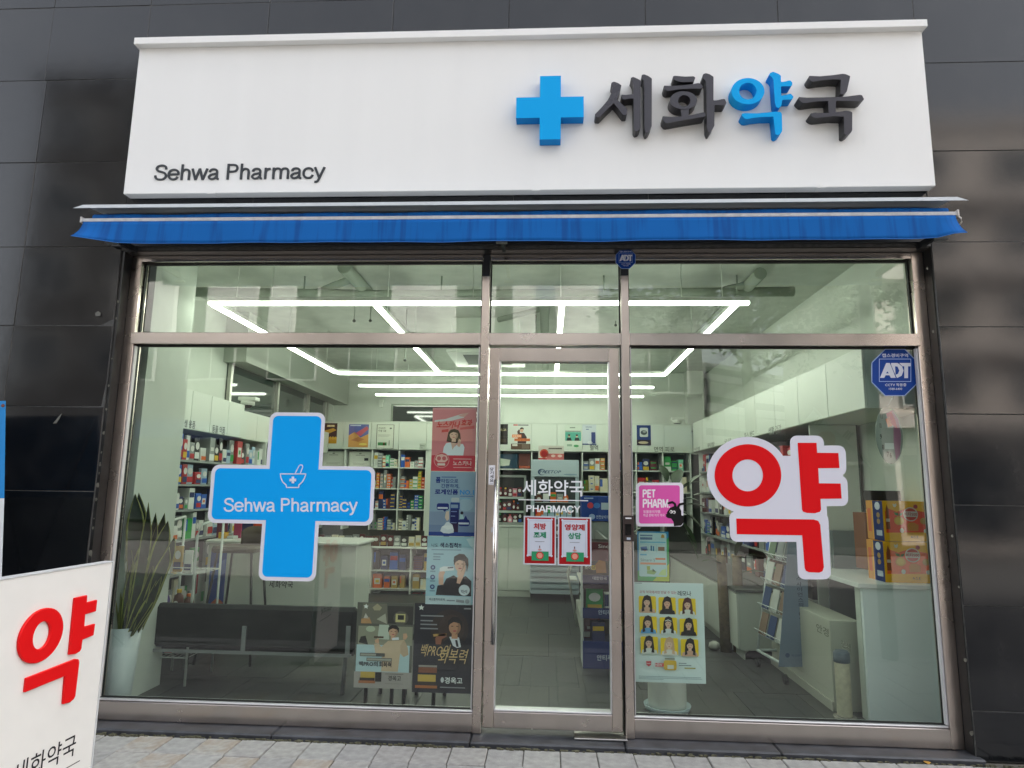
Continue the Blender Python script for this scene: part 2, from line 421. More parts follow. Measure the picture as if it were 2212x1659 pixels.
# unseen upper storeys of our own building, stretched sideways to keep sun off
up = boxo('upper_wall', -24, 24, GR_Y, 7.2, ZTOP + .01, 13.0, GRAN[1], wall)
boxo('unseen_side_wall', -24, XW0 - .002, GR_Y, .4, 0, ZTOP, GRAN[2], wall); boxo('unseen_side_wall', XW1 + .002, 24, GR_Y, .4, 0, ZTOP, GRAN[2], wall)  # plain walls added out of view to stop sun leaking past
# granite returns at the sides and top of the opening
JM = mat((.014, .014, .015), .32, var=.5, scale=14)
FOL, FOR_ = P(252, 900, -.02).x, P(2020, 900, -.02).x
for nm, a, b_ in (('jamb_return', OPX0 + .0015, FOL - .001), ("jamb_return", FOR_ + .001, OPX1 - .0015)):
    boxo(nm, a, b_, GR_Y + .012, .178, PZT + .004, OPZ1 - .002, JM, wall)
FZT = P(1106, 553).z
boxo('lintel_soffit', OPX0 + .0015, OPX1 - .0015, GR_Y + .012, .178, FZT + .001, OPZ1 - .0015, JM, wall)
# blobs of old silicone left along the jambs
SIL = mat('#6d6c63', .6, var=.3)
for (u, v, s) in ((246, 652, 5), (243, 688, 4), (239, 775, 3), (233, 833, 4), (228, 884, 5), (221, 935, 6), (217, 977, 4), (215, 1005, 5), (212, 1022, 4),
                  (209, 1048, 8), (205, 1078, 6), (200, 1120, 3), (199, 1140, 6), (194, 1195, 10), (206, 1000, 3),
                  (2003, 580, 4), (2015, 717, 4), (2056, 1158, 5), (2073, 1268, 4), (2087, 1425, 6), (2098, 1584, 8)):
    p = P(u, v, GR_Y + .012)
    r = s * .0018
    mb = MB(); n = 7
    pts = [(math.cos(6.283 * i / n) * r * RNG.uniform(.4, 1), math.sin(6.283 * i / n) * r * 1.5 * RNG.uniform(.5, 1)) for i in range(n)]
    pp = max(OPX0 + .01, min(OPX1 - .01, p.x))
    mb.prism(pts, lambda q: (pp + q[0], GR_Y + .009, p.z + q[1]), Vector((0, .004, 0)), SIL).build('silicone_blob', wall)
# scrape marks on the left wall
for pts in ([(205, 676), (212, 672), (218, 676), (216, 683), (207, 683)], [(114, 915), (122, 905), (130, 896), (134, 893), (128, 905), (122, 914)]):
    MB().prism(pts, lambda q: P(q[0], q[1], GR_Y - .0046), Vector((0, .0012, 0)), mat('#6a6a64', .7)).build('scuff_mark', wall)

# plinth under the shop front
PLM = mat((.055, .058, .066), .42, var=.45, scale=9, bump=.15)
plinth = thing('granite_plinth', 'low dark granite plinth under the steel shop front', 'plinth')
px = [OPX0 - .05, -1.25, -.055, .86, 1.75, OPX1 + .03]
for a, b_ in zip(px[:-1], px[1:]):
    boxo('plinth_stone', a + .002, b_ - .002, GR_Y - .045, .12, -.02, PZT + RNG.uniform(-.001, .001), PLM, plinth, bevel=.008)

# ---------------------------------------------------------------- ground outside
grd = boxo('ground', -60, 60, -60, 60, -.6, -.012, mat((.16, .155, .15), .9, var=.2, scale=3))
struct(grd)
def paver_mat(seed, c):
    m = mat(tuple(x * (1 + .0001 * seed) for x in c), .82, var=.2, scale=16 + seed, bump=.35, bscale=120); return m
PAV = [paver_mat(i, c) for i, c in enumerate([(.345, .335, .325), (.36, .35, .335), (.335, .325, .315), (.355, .34, .325), (.32, .31, .30), (.365, .35, .33)])]
ST = paver_mat(9, (.39, .37, .345))
_t = ST.node_tree; _b = _t.nodes['Principled BSDF']; _src = _b.inputs['Base Color'].links[0].from_socket
_n = _t.nodes.new('ShaderNodeTexNoise'); _n.inputs['Scale'].default_value = 7; _n.inputs['Detail'].default_value = 5
_tc = _t.nodes.new('ShaderNodeTexCoord'); _t.links.new(_tc.outputs['Object'], _n.inputs['Vector'])
_r = _t.nodes.new('ShaderNodeMapRange'); _r.inputs['From Min'].default_value = .45; _r.inputs['From Max'].default_value = .62; _r.inputs['To Max'].default_value = .38
_m = _t.nodes.new('ShaderNodeMixRGB'); _m.inputs[2].default_value = (.30, .20, .11, 1)
_t.links.new(_n.outputs['Fac'], _r.inputs['Value']); _t.links.new(_r.outputs[0], _m.inputs[0]); _t.links.new(_src, _m.inputs[1]); _t.links.new(_m.outputs[0], _b.inputs['Base Color'])
pave = struct(boxo('pavement', -20, 20, -2.14, GR_Y + .02, -.3, -.011, mat((.13, .12, .10), .95, var=.35, scale=40)))
PW = P(1010, 1625, -.3).x - P(934, 1625, -.3).x
PW = .21; PD = .24
meshes = {}
ry = GR_Y - .075
for j in range(8):
    y1 = ry - j * PD; y0 = y1 - PD
    for i in range(-19, 24):
        x0 = .06 + i * PW + (.006 if j % 2 else 0)
        if len(pave.children) >= 300: break
        if j > 4 and not (-2.2 < x0 < 3.0): continue
        ci = RNG.randrange(6)
        key = (ci,)
        if key not in meshes:
            meshes[key] = MB().box(0, PW - .005, -PD + .005, 0, -.05, 0.0, PAV[ci]).build('paver_shape', None, bevel=.004)
            tmpl = meshes[key]; meshes[key] = tmpl.data; bpy.data.objects.remove(tmpl)
        o = bpy.data.objects.new('paver', meshes[key]); link(o, pave)
        if j in (0, 1) and (-2.05 < x0 < -1.35 or -1.2 < x0 < -.9) and (i + j) % 2 == 0:
            if 'st' not in meshes: st_o = MB().box(0, PW - .005, -PD + .005, 0, -.05, 0.0, ST).build('paver_shape', None, bevel=.004); meshes['st'] = st_o.data; bpy.data.objects.remove(st_o)
            o.data = meshes['st']
        o.location = (x0 + RNG.uniform(-.001, .001), y1, RNG.uniform(-.003, .003) )
        o.rotation_euler = (RNG.uniform(-.008, .008), RNG.uniform(-.008, .008), RNG.uniform(-.004, .004))
mb = MB()
for j in range(5, 8):
    for i in range(-43, 47):
        x0 = .06 + i * PW; y1 = ry - j * PD
        if j <= 7 and -2.2 < x0 < 3.0 : continue
        mb.box(x0, x0 + PW - .005, y1 - PD + .005, y1, -.05, RNG.uniform(-.003, .001), PAV[RNG.randrange(6)])
for j in range(0, 5):
    for i in list(range(-43, -19)) + list(range(24, 45)):
        x0 = .06 + i * PW; y1 = ry - j * PD
        mb.box(x0, x0 + PW - .005, y1 - PD + .005, y1, -.05, RNG.uniform(-.003, .001), PAV[RNG.randrange(6)])
far = mb.build('paver_field', pave); far['kind'] = 'stuff'
# moss and grit in the seam at the plinth
mb = MB()
MOSS = mat((.10, .095, .06), .95, var=.5, scale=60)
for i in range(420):
    x = RNG.uniform(OPX0 - .2, OPX1 + .3); y = ry + .006 + RNG.uniform(-.012, .014); s = RNG.uniform(.004, .013)
    mb.box(x, x + s * 2, y - s * .6, y + s * .6, -.01, RNG.uniform(.002, .007), MOSS)
gr = mb.build('seam_grit', pave); gr['kind'] = 'stuff'
# rust stains on three pavers, fallen leaf
# road and far pavement (reflected in the glass)
struct(boxo('road', -60, 60, -13.0, -2.32, -.4, -.10, mat((.035, .035, .037), .85, var=.3, scale=30)))
struct(boxo('kerb', -20, 20, -2.32, -2.141, -.4, 0.0, mat((.32, .31, .30), .8, var=.15)))
struct(boxo('far_pavement', -60, 60, -16, -13.0, -.4, .02, mat((.05, .048, .045), .85, var=.2, scale=5)))

# ---------------------------------------------------------------- the shop room
FZ = 0.02
WX0, WX1 = P(285, 1000, .15).x - .05, P(1978, 840, .3).x + .10
YB = 6.7
CEIL = 3.45
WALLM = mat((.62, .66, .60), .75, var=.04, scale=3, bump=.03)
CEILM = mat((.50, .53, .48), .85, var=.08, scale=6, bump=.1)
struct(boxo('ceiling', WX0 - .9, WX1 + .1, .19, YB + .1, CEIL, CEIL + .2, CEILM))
struct(boxo('back_wall', WX0 - .9, WX1 + .1, YB, YB + .1, -.1, CEIL, WALLM))
struct(boxo('right_wall', WX1, WX1 + .1, .19, YB, -.1, CEIL, WALLM))
WL = WX0 - .72
struct(boxo('left_wall', WL - .1, WL, .19, YB, -.1, CEIL, WALLM))
fl = struct(boxo('floor', WX0 - .73, WX1, .075, YB, -.12, FZ - .004, mat((.03, .032, .03), .8)))
FT = [mat(c, .42, var=.4, scale=s, bump=.03) for c, s in (((.036, .041, .038), 3.1), ((.044, .049, .044), 2.2), ((.032, .036, .034), 4.2), ((.047, .050, .044), 2.7))]
tw, td = .46, .92
j = 0
tm = {}
y = .08
while y < YB:
    x = WL - (tw * .5 if j % 2 else 0)
    while x < WX1:
        a, b_ = max(x, WL), min(x + tw, WX1)
        if b_ - a > .05:
            ci = RNG.randrange(4)
            boxo('floor_tile', a + .002, b_ - .002, y + .002, min(y + td, YB) - .002, FZ - .01, FZ + RNG.uniform(-.0008, .0008), FT[ci], fl)
        x += tw
    y += td; j += 1
# left pier next to the window and the dropped beam along the left wall
PIER_Y = PX(389, 1000, WX0 + .06).y
pier = boxo('wall_pier', WL, WX0 + .06, .19, PIER_Y, FZ, CEIL, mat((.56, .61, .55), .7, var=.05, scale=2)); struct(pier)
# wall over the front glass, inside
struct(boxo('head_wall', WX0 - .9, WX1 + .1, .181, .3, P(1106, 553).z + .05, CEIL + .2, WALLM))

# a fallen leaf by the plinth
p = PZ(2002, 1648, .006)
lf_ = MB().prism([(0, -.03), (.018, -.012), (.014, .012), (0, .03), (-.014, .012), (-.018, -.012)], lambda q: (p.x + q[0], p.y + q[1] * .8, .008 + abs(q[0]) * .3), Vector((0, 0, -.001)), mat('#b98c3a', .7, var=.3, scale=60)).build('fallen_leaf')
tag(lf_, 'small yellow fallen leaf on the pavers near the right end of the plinth', 'leaf'); lf_['kind'] = 'thing'
# ================================================================== the shop front
STEEL = mat((.56, .505, .47), .24, metal=1.0, var=.06, scale=5)
STEELV = mat((.60, .525, .475), .28, metal=1.0, var=.07, scale=3)
BEAD = mat((.74, .73, .74), .35, metal=.6)
RUB = mat('#141514', .6)
GLASS = glass_mat('window_glass', (.86, .94, .87))
def add_wave(m, s, sc):
    t = m.node_tree; g = [n for n in t.nodes if n.type == 'BSDF_GLOSSY'][0]
    tc = t.nodes.new('ShaderNodeTexCoord'); n = t.nodes.new('ShaderNodeTexNoise'); n.inputs['Scale'].default_value = sc; n.inputs['Detail'].default_value = 1
    b = t.nodes.new('ShaderNodeBump'); b.inputs['Strength'].default_value = s; b.inputs['Distance'].default_value = .01
    t.links.new(tc.outputs['Object'], n.inputs['Vector']); t.links.new(n.outputs['Fac'], b.inputs['Height']); t.links.new(b.outputs[0], g.inputs['Normal'])
add_wave(GLASS, .12, 1.6)
FY0, FY1, GY = -.035, .055, .018
JL0, JL1 = FOL, P(272, 900, -.03).x
JR0, JR1 = P(1996, 900, -.03).x, FOR_
M1a, M1b = P(1035.5, 900, FY0).x, P(1052.5, 900, FY0).x
M2a, M2b = P(1344, 900, FY0).x, P(1361, 900, FY0).x
ZT = P(1106, 566).z; ZFT = P(1106, 553).z
ZU = P(1106, 719.5, FY0).z; ZD = P(1106, 745, FY0).z
ZB = .5 * (P(640, 1516).z + P(1700, 1560).z)
ZRB = PZT + .004
front = thing('glazed_facade', 'brushed steel shop front frame with tall glass panes', 'shop front')
def part(nm, *a, m=STEEL, bev=.002): return boxo(nm, *a, m, front, bev)
part('side_jamb', JL0, JL1, FY0, FY1, ZRB, ZFT - .001, m=STEELV)
part('side_jamb', JR0, JR1, FY0, FY1, ZRB, ZFT - .001, m=STEELV)
zcut = P(1043, 597, FY0).z
for a, b_ in ((M1a, M1b), (M2a, M2b)):
    part('mullion', a, b_, FY0 - .012, FY1, ZRB, zcut, m=STEELV)
    part('mullion_shaded_top', a + .004, b_ - .004, FY0, FY1, zcut + .001, ZFT - .002, m=mat('#24262a', .5))  # shade under the awning, painted as a dark colour on the mullion top
part('top_rail', JL1 + .001, M1a - .001, FY0, FY1, ZT, ZFT - .001); part('top_rail', M1b + .001, M2a - .001, FY0, FY1, ZT, ZFT - .001); part('top_rail', M2b + .001, JR0 - .001, FY0, FY1, ZT, ZFT - .001)
bays = ((JL1, M1a), (M1b, M2a), (M2b, JR0))
for a, b_ in bays: part('transom', a - (.02 if a == JL1 else -.001), b_ + (.012 if b_ == JR0 else -.001), FY0 - .006, FY1, ZD, ZU)
for i, (a, b_) in enumerate(bays):
    # upper panes
    g = .006
    mb = MB().quad([(a + g, GY, ZU + g), (b_ - g, GY, ZU + g), (b_ - g, GY, ZT - g), (a + g, GY, ZT - g)], GLASS); mb.build('window_pane', front, recalc=False)
    gk = MB()
    gk.box(a + .001, a + .009, GY - .012, GY + .012, ZU + .001, ZT - .001, RUB).box(b_ - .009, b_ - .001, GY - .012, GY + .012, ZU + .001, ZT - .001, RUB)
    gk.box(a + .0095, b_ - .0095, GY - .012, GY + .012, ZT - .010, ZT - .001, RUB).box(a + .0095, b_ - .0095, GY - .012, GY + .012, ZU + .001, ZU + .007, RUB)
    gk.build('gasket', front)
    if i == 1: continue
    part('bottom_rail', a + .001, b_ - .001, FY0, FY1, ZRB, ZB - .012)
    boxo('glazing_bead', a + .001, b_ - .001, FY0 + .012, FY1, ZB - .011, ZB, BEAD, front, .003)
    mb = MB().quad([(a + g, GY, ZB), (b_ - g, GY, ZB), (b_ - g, GY, ZD - g), (a + g, GY, ZD - g)], GLASS); mb.build('window_pane', front, recalc=False)
    gk = MB()
    gk.box(a + .001, a + .008, GY - .012, GY + .012, ZB + .001, ZD - .001, RUB).box(b_ - .008, b_ - .001, GY - .012, GY + .012, ZB + .001, ZD - .001, RUB)
    gk.box(a + .0085, b_ - .0085, GY - .012, GY + .012, ZD - .010, ZD - .001, RUB).box(a + .0085, b_ - .0085, GY - .014, GY + .012, ZB + .0005, ZB + .005, RUB)
    gk.build('gasket', front)
    vb = MB(); vb.box(b_ - .016 if i == 0 else a + .0085, b_ - .0085 if i == 0 else a + .014, FY0 + .016, GY - .013, ZB + .001, ZD - .011, BEAD); vb.build('edge_bead', front)
# white bead down the inside of the outer jambs
boxo('edge_bead', JL1 + .001, JL1 + .009, FY0 + .012, GY - .013, ZB + .006, ZD - .011, mat('#d9d4d2', .4), front)
boxo('edge_bead', JR0 - .012, JR0 - .001, FY0 + .012, GY - .013, ZB + .006, ZD - .011, mat('#d0cfd2', .4), front)
# frosted reflection-free details: lock box on the right mullion
LU = rectp(1346, 1114, 1369, 1169, FY0 - .03)
lock = thing('door_lock', 'grey fingerprint lock box on the steel post right of the door', 'lock')
LKM = mat('#4d4442', .35, metal=.7)
boxo('case', LU[0], LU[2], FY0 - .045, FY0 - .0125, LU[1], LU[3], LKM, lock, .004)
r_ = rectp(1350, 1132, 1364, 1156, FY0 - .045); boxo('reader_window', r_[0], r_[2], FY0 - .048, FY0 - .0448, r_[1], r_[3], mat('#050506', .15), lock, .002)
r_ = rectp(1351, 1118, 1364, 1121, FY0 - .045); boxo('indicator', r_[0], r_[2], FY0 - .047, FY0 - .0448, r_[1], r_[3], mat('#e9e9ea', .3), lock)
r_ = rectp(1354, 1161, 1362, 1166, FY0 - .045); boxo('button', r_[0], r_[2], FY0 - .047, FY0 - .0448, r_[1], r_[3], mat('#b9c3d0', .3), lock)

# ------------------------------------------------------------------ door
DX0, DX1 = P(1055.5, 900, FY0).x, P(1338, 900, FY0).x
DZ1 = P(1200, 752, FY0).z; DZ0 = P(1200, 1577, FY0).z
SX0, SX1 = P(1077, 900, FY0).x, P(1317.5, 900, FY0).x
GZ1 = P(1200, 781, FY0).z; GZ0 = P(1200, 1537, FY0).z
door = thing('shop_door', 'steel framed glass door with a long bar handle, closed', 'door')
DY0, DY1 = FY0 - .004, .045
boxo('stile', DX0, SX0, DY0, DY1, DZ0, DZ1, STEELV, door, .003); boxo('stile', SX1, DX1, DY0, DY1, DZ0, DZ1, STEELV, door, .003)
boxo('rail', SX0 + .001, SX1 - .001, DY0 + .001, DY1, GZ1, DZ1, STEEL, door, .002); boxo('rail', SX0 + .001, SX1 - .001, DY0 + .001, DY1, DZ0, GZ0 - .012, STEEL, door, .002)
boxo('glazing_bead', SX0 + .001, SX1 - .001, DY0 + .008, DY1, GZ0 - .011, GZ0, BEAD, door, .003)
boxo('edge_bead', SX0 + .001, SX0 + .008, DY0 + .006, DY1 - .01, GZ0 + .001, GZ1 - .001, BEAD, door); boxo('edge_bead', SX1 - .008, SX1 - .001, DY0 + .006, DY1 - .01, GZ0 + .001, GZ1 - .001, BEAD, door)
MB().quad([(SX0 + .007, GY, GZ0), (SX1 - .007, GY, GZ0), (SX1 - .007, GY, GZ1), (SX0 + .007, GY, GZ1)], GLASS).build('glass_pane', door, recalc=False)
ht, hb = P(1068, 1036, -.09), P(1067, 1392, -.09)
hx = P(1069, 1150, -.09).x
MB().tube([(hx, -.09, hb.z), (hx, -.09, ht.z)], .0135, mat((.75, .72, .69), .16, metal=1), 14).build('bar_handle', door)
mb = MB()
for z in (hb.z + .10, ht.z - .10): mb.tube([(hx, -.08, z), (hx, DY0 + .002, z)], .008, STEEL, 8)
mb.build('handle_post', door)
p = P(1086, 1562, DY0); MB().tube([(p.x, DY0 + .003, p.z), (p.x, DY0 - .007, p.z)], .009, STEEL, 12).build('keyhole', door)
r_ = rectp(1061, 1139, 1070, 1150, DY0); boxo('white_catch', r_[0], r_[2], DY0 - .012, DY0 - .0005, r_[1], r_[3], mat('#c9cad0', .4), door, .002)
boxo('threshold_plate', P(1240, 1580).x, P(1352, 1580).x, -.09, .05, PZT + .002, PZT + .012, mat((.5, .49, .47), .3, metal=1), front, .002)
boxo('door_gap', M2a - .006, M2a - .001, -.01, .05, ZRB, ZD - .002, RUB, front)
# sticker on the stile: pull
A = Art(0, 0, 12, 42); A.text('당', 2.6, 5, 9.4, 12, '#1b1b22', .02); A.text('기', 2.6, 13, 9.4, 20, '#1b1b22', .02); A.text('세', 2.6, 21, 9.4, 28, '#1b1b22', .02); A.text('요', 2.6, 29, 9.4, 35.5, '#1b1b22', .02); A.text('PULL', 3, 38, 9, 39.8, '#777a80', 0)
sheet('pull_sticker', 'white pull sticker with black lettering on the door stile above the handle', 'sticker', 1055.5, 1005, 1069, 1047, DY0 - .0015, A, '#e4e4ea')

# ------------------------------------------------------------------ lettering on the door glass
def glass_text(name, label, body, u0, v0, u1, v1, Y, col, bold=0.0, cat='lettering', depth=.0008):
    x0, z0, x1, z1 = rectp(u0, v0, u1, v1, Y)
    vs, fs = textgeo(body, bold, 3); mb = MB()
    for v in vs: mb.v.append((x0 + v[0] * (x1 - x0), Y - .00008 * v[2], z0 + v[1] * (z1 - z0)))
    for f in fs: mb.face(list(f), pr(col))
    return tag(mb.build(name, None, recalc=False), label, cat)
LETW = '#eef0f4'
# ================================================================== big lettering shapes, traced from the picture
def zA(x, y): return ((2360 + .25316 * x) * .54004, (260 + .25316 * y) * .54004)
def zB(x, y): return ((2900 + .25316 * x) * .54004, (260 + .25316 * y) * .54004)
def chaikin(pts, n=1, keep=.5):
    for _ in range(n):
        out = []; N = len(pts)
        for i in range(N):
            a, b, c = pts[i - 1], pts[i], pts[(i + 1) % N]
            v1 = (b[0] - a[0], b[1] - a[1]); v2 = (c[0] - b[0], c[1] - b[1])
            l1, l2 = math.hypot(*v1), math.hypot(*v2)
            r = min(keep * l1, keep * l2, 16)
            out.append((b[0] - v1[0] / l1 * r * .6, b[1] - v1[1] / l1 * r * .6)); out.append((b[0] + v2[0] / l2 * r * .6, b[1] + v2[1] / l2 * r * .6))
        pts = out
    return pts
SF_Y = -.215                     # face of the sign box
LT_Y = SF_Y - .08                # face of the raised letters
white_m = mat('#ededeb', .5, var=.012, scale=2, spec=.3)
_t = white_m.node_tree; _tc = [n for n in _t.nodes if n.type == 'TEX_COORD'][0]; _n = [n for n in _t.nodes if n.type == 'TEX_NOISE'][0]
_mp = _t.nodes.new('ShaderNodeMapping'); _mp.inputs['Scale'].default_value = (2.5, 1, .25); _t.links.new(_tc.outputs['Object'], _mp.inputs[0]); _t.links.new(_mp.outputs[0], _n.inputs['Vector'])
sx0 = .5 * (P(267.6, 416.6, SF_Y).x + P(300.5, 102.5, SF_Y).x); sx1 = .5 * (P(2020, 404, SF_Y).x + P(1993, 71, SF_Y).x)
sz0 = .5 * (P(267.6, 416.6, SF_Y).z + P(2020, 404, SF_Y).z); sz1 = .5 * (P(293.5, 92.5, SF_Y).z + P(2002, 60, SF_Y).z)
sign = thing('shop_sign', 'long white pharmacy sign box with raised black and blue letters', 'sign')
boxo('sign_box', sx0, sx1, SF_Y, -.137, sz0, sz1 - .002, white_m, sign, .003)
cz1 = .5 * (P(293, 78, SF_Y - .05).z + P(2002, 44, SF_Y - .05).z)
czb = .5 * (P(294, 93, SF_Y - .05).z + P(2002, 58.5, SF_Y - .05).z)
boxo('sign_cap', sx0 - .012, sx1 + .012, SF_Y - .05, -.137, czb, cz1, white_m, sign, .002)
for u, v in ((455, 420), (1158, 419), (1775, 412)):
    p = P(u, v, SF_Y); mb = MB()
    mb.box(p.x - .025, p.x + .025, SF_Y - .003, SF_Y + .05, sz0 - .006, sz0 - .0005, white_m).box(p.x - .006, p.x + .03, SF_Y - .006, SF_Y - .0005, sz0 - .004, sz0 + .012, white_m)
    mb.build('fixing_clip', sign)
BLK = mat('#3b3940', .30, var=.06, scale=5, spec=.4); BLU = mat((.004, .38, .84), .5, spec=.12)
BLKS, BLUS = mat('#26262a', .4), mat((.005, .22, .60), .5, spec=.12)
lay = [0]
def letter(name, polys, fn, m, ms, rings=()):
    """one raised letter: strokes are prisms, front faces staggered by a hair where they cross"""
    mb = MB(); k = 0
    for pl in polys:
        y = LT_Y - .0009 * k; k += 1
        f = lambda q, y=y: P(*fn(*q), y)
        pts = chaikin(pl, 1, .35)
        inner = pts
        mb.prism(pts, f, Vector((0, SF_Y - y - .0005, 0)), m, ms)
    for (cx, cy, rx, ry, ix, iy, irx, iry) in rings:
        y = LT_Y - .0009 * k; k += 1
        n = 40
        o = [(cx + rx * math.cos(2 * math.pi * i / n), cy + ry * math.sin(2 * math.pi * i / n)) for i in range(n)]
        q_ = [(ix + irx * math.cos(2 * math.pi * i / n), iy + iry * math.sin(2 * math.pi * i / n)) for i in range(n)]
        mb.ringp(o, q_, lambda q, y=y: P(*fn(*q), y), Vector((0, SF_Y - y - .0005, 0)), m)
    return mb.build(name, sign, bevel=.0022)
S1 = [(350, 270), (385, 262), (450, 285), (497, 320), (490, 345), (470, 430), (425, 535), (470, 585), (560, 660), (592, 700), (583, 785), (522, 788), (500, 765), (440, 680), (372, 600), (345, 635), (250, 720), (150, 826), (85, 822), (75, 780), (130, 725), (200, 650), (280, 555), (330, 460), (358, 350), (345, 330), (332, 295)]
S2 = [(640, 205), (680, 185), (730, 205), (800, 240), (797, 1000), (770, 1035), (720, 1050), (695, 1010), (688, 530), (610, 530), (545, 548), (510, 535), (492, 465), (560, 470), (620, 465), (688, 455), (690, 310), (675, 260)]
S3 = [(815, 155), (855, 145), (920, 170), (978, 210), (975, 965), (940, 1040), (910, 1068), (885, 1070), (862, 1010), (858, 300), (850, 250), (818, 215)]
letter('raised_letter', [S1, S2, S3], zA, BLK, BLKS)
H1 = [(1310, 180), (1340, 170), (1500, 183), (1640, 178), (1665, 200), (1640, 265), (1480, 270), (1400, 262), (1320, 228)]
H2 = [(1165, 325), (1280, 330), (1450, 322), (1600, 305), (1710, 285), (1755, 295), (1785, 345), (1760, 372), (1600, 372), (1400, 385), (1280, 402), (1215, 408), (1180, 385)]
H3 = [(1430, 680), (1565, 680), (1558, 815), (1448, 815)]
H4 = [(1145, 808), (1300, 820), (1450, 812), (1600, 790), (1800, 745), (1830, 785), (1810, 815), (1600, 850), (1400, 885), (1220, 918), (1190, 910), (1150, 865)]
H5 = [(1785, 145), (1830, 128), (1890, 145), (1952, 185), (1950, 560), (2010, 558), (2080, 540), (2130, 535), (2160, 600), (2130, 632), (1968, 632), (1965, 960), (1900, 1065), (1875, 1065), (1850, 1000), (1838, 300), (1830, 250), (1778, 205)]
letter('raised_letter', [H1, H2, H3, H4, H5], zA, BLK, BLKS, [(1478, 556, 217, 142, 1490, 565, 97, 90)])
Y1 = [(710, 125), (760, 105), (830, 130), (885, 165), (885, 268), (940, 262), (1030, 240), (1065, 275), (1065, 310), (1045, 335), (885, 337), (890, 485), (960, 470), (1040, 450), (1085, 500), (1060, 545), (905, 550), (890, 650), (850, 680), (810, 665), (790, 600), (765, 230), (740, 190), (697, 160)]
Y2 = [(270, 765), (320, 758), (500, 762), (700, 745), (800, 735), (880, 742), (900, 775), (905, 1040), (880, 1085), (830, 1110), (795, 1090), (765, 815), (600, 820), (450, 835), (350, 855), (310, 845), (265, 800)]
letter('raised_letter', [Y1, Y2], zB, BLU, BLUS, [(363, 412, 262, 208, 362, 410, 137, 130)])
K1 = [(1330, 170), (1500, 178), (1700, 160), (1860, 138), (1910, 145), (1980, 175), (1925, 420), (1870, 465), (1825, 460), (1830, 230), (1700, 225), (1500, 245), (1390, 265), (1350, 250), (1325, 205)]
K2 = [(1165, 505), (1300, 515), (1600, 510), (1900, 500), (2130, 470), (2165, 475), (2200, 545), (2140, 572), (1755, 565), (1750, 760), (1640, 765), (1630, 568), (1450, 575), (1280, 600), (1230, 600), (1190, 570), (1160, 535)]
K3 = [(1350, 765), (1420, 750), (1640, 760), (1750, 745), (1900, 722), (1960, 725), (2012, 745), (2010, 1030), (1990, 1070), (1920, 1110), (1885, 1090), (1880, 815), (1700, 810), (1550, 825), (1440, 838), (1395, 825), (1355, 795)]
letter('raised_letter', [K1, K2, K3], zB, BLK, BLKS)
# raised blue cross
cxa, cxb = P(1115, 232, LT_Y).x, P(1261, 232, LT_Y).x
cva, cvb = P(1166, 232, LT_Y).x, P(1211.5, 232, LT_Y).x
cz = [P(1188, v, LT_Y).z for v in (164, 209.5, 254, 301)]
CR = [(cva, cz[0]), (cvb, cz[0]), (cvb, cz[1]), (cxb, cz[1]), (cxb, cz[2]), (cvb, cz[2]), (cvb, cz[3]), (cva, cz[3]), (cva, cz[2]), (cxa, cz[2]), (cxa, cz[1]), (cva, cz[1])]
MB().prism(CR, lambda q: (q[0], LT_Y, q[1]), Vector((0, SF_Y - LT_Y - .0005, 0)), BLU, BLUS).build('raised_cross', sign, bevel=.005, seg=2)
# flat cut letters
def text3d(name, parent, body, x0, z0, x1, z1, y, depth, m, bold=0.0):
    """cut letters: every pen line is a prism standing proud of the plate"""
    pl = pen(body, .13 + bold); A_ = [q for L, R_ in pl for q in L + R_]
    a, b_, c_, d = min(q[0] for q in A_), max(q[0] for q in A_), min(q[1] for q in A_), max(q[1] for q in A_)
    mb = MB(); X = lambda q: x0 + (q[0] - a) / (b_ - a) * (x1 - x0); Z = lambda q: z0 + (q[1] - c_) / (d - c_) * (z1 - z0)
    for i, (L, R_) in enumerate(pl):
        f = y - depth - .0003 * (i % 4); b = len(mb.v); n = len(L)
        for yy in (f, y): mb.v += [(X(q), yy, Z(q)) for q in L + R_]
        for j in range(n - 1):
            mb.face([b + j, b + n + j, b + n + j + 1, b + j + 1], m); mb.face([b + j, b + j + 1, b + 2 * n + j + 1, b + 2 * n + j], m); mb.face([b + n + j, b + 3 * n + j, b + 3 * n + j + 1, b + n + j + 1], m)
        for j in (0, n - 1): mb.face([b + j, b + n + j, b + 3 * n + j, b + 2 * n + j], m)
    return mb.build(name, parent)
r_ = rectp(334, 354, 703, 397, SF_Y)
text3d('cut_lettering', sign, 'Sehwa Pharmacy', r_[0], r_[1], r_[2], r_[3], SF_Y - .0003, .005, mat('#2e3338', .5), -.010)

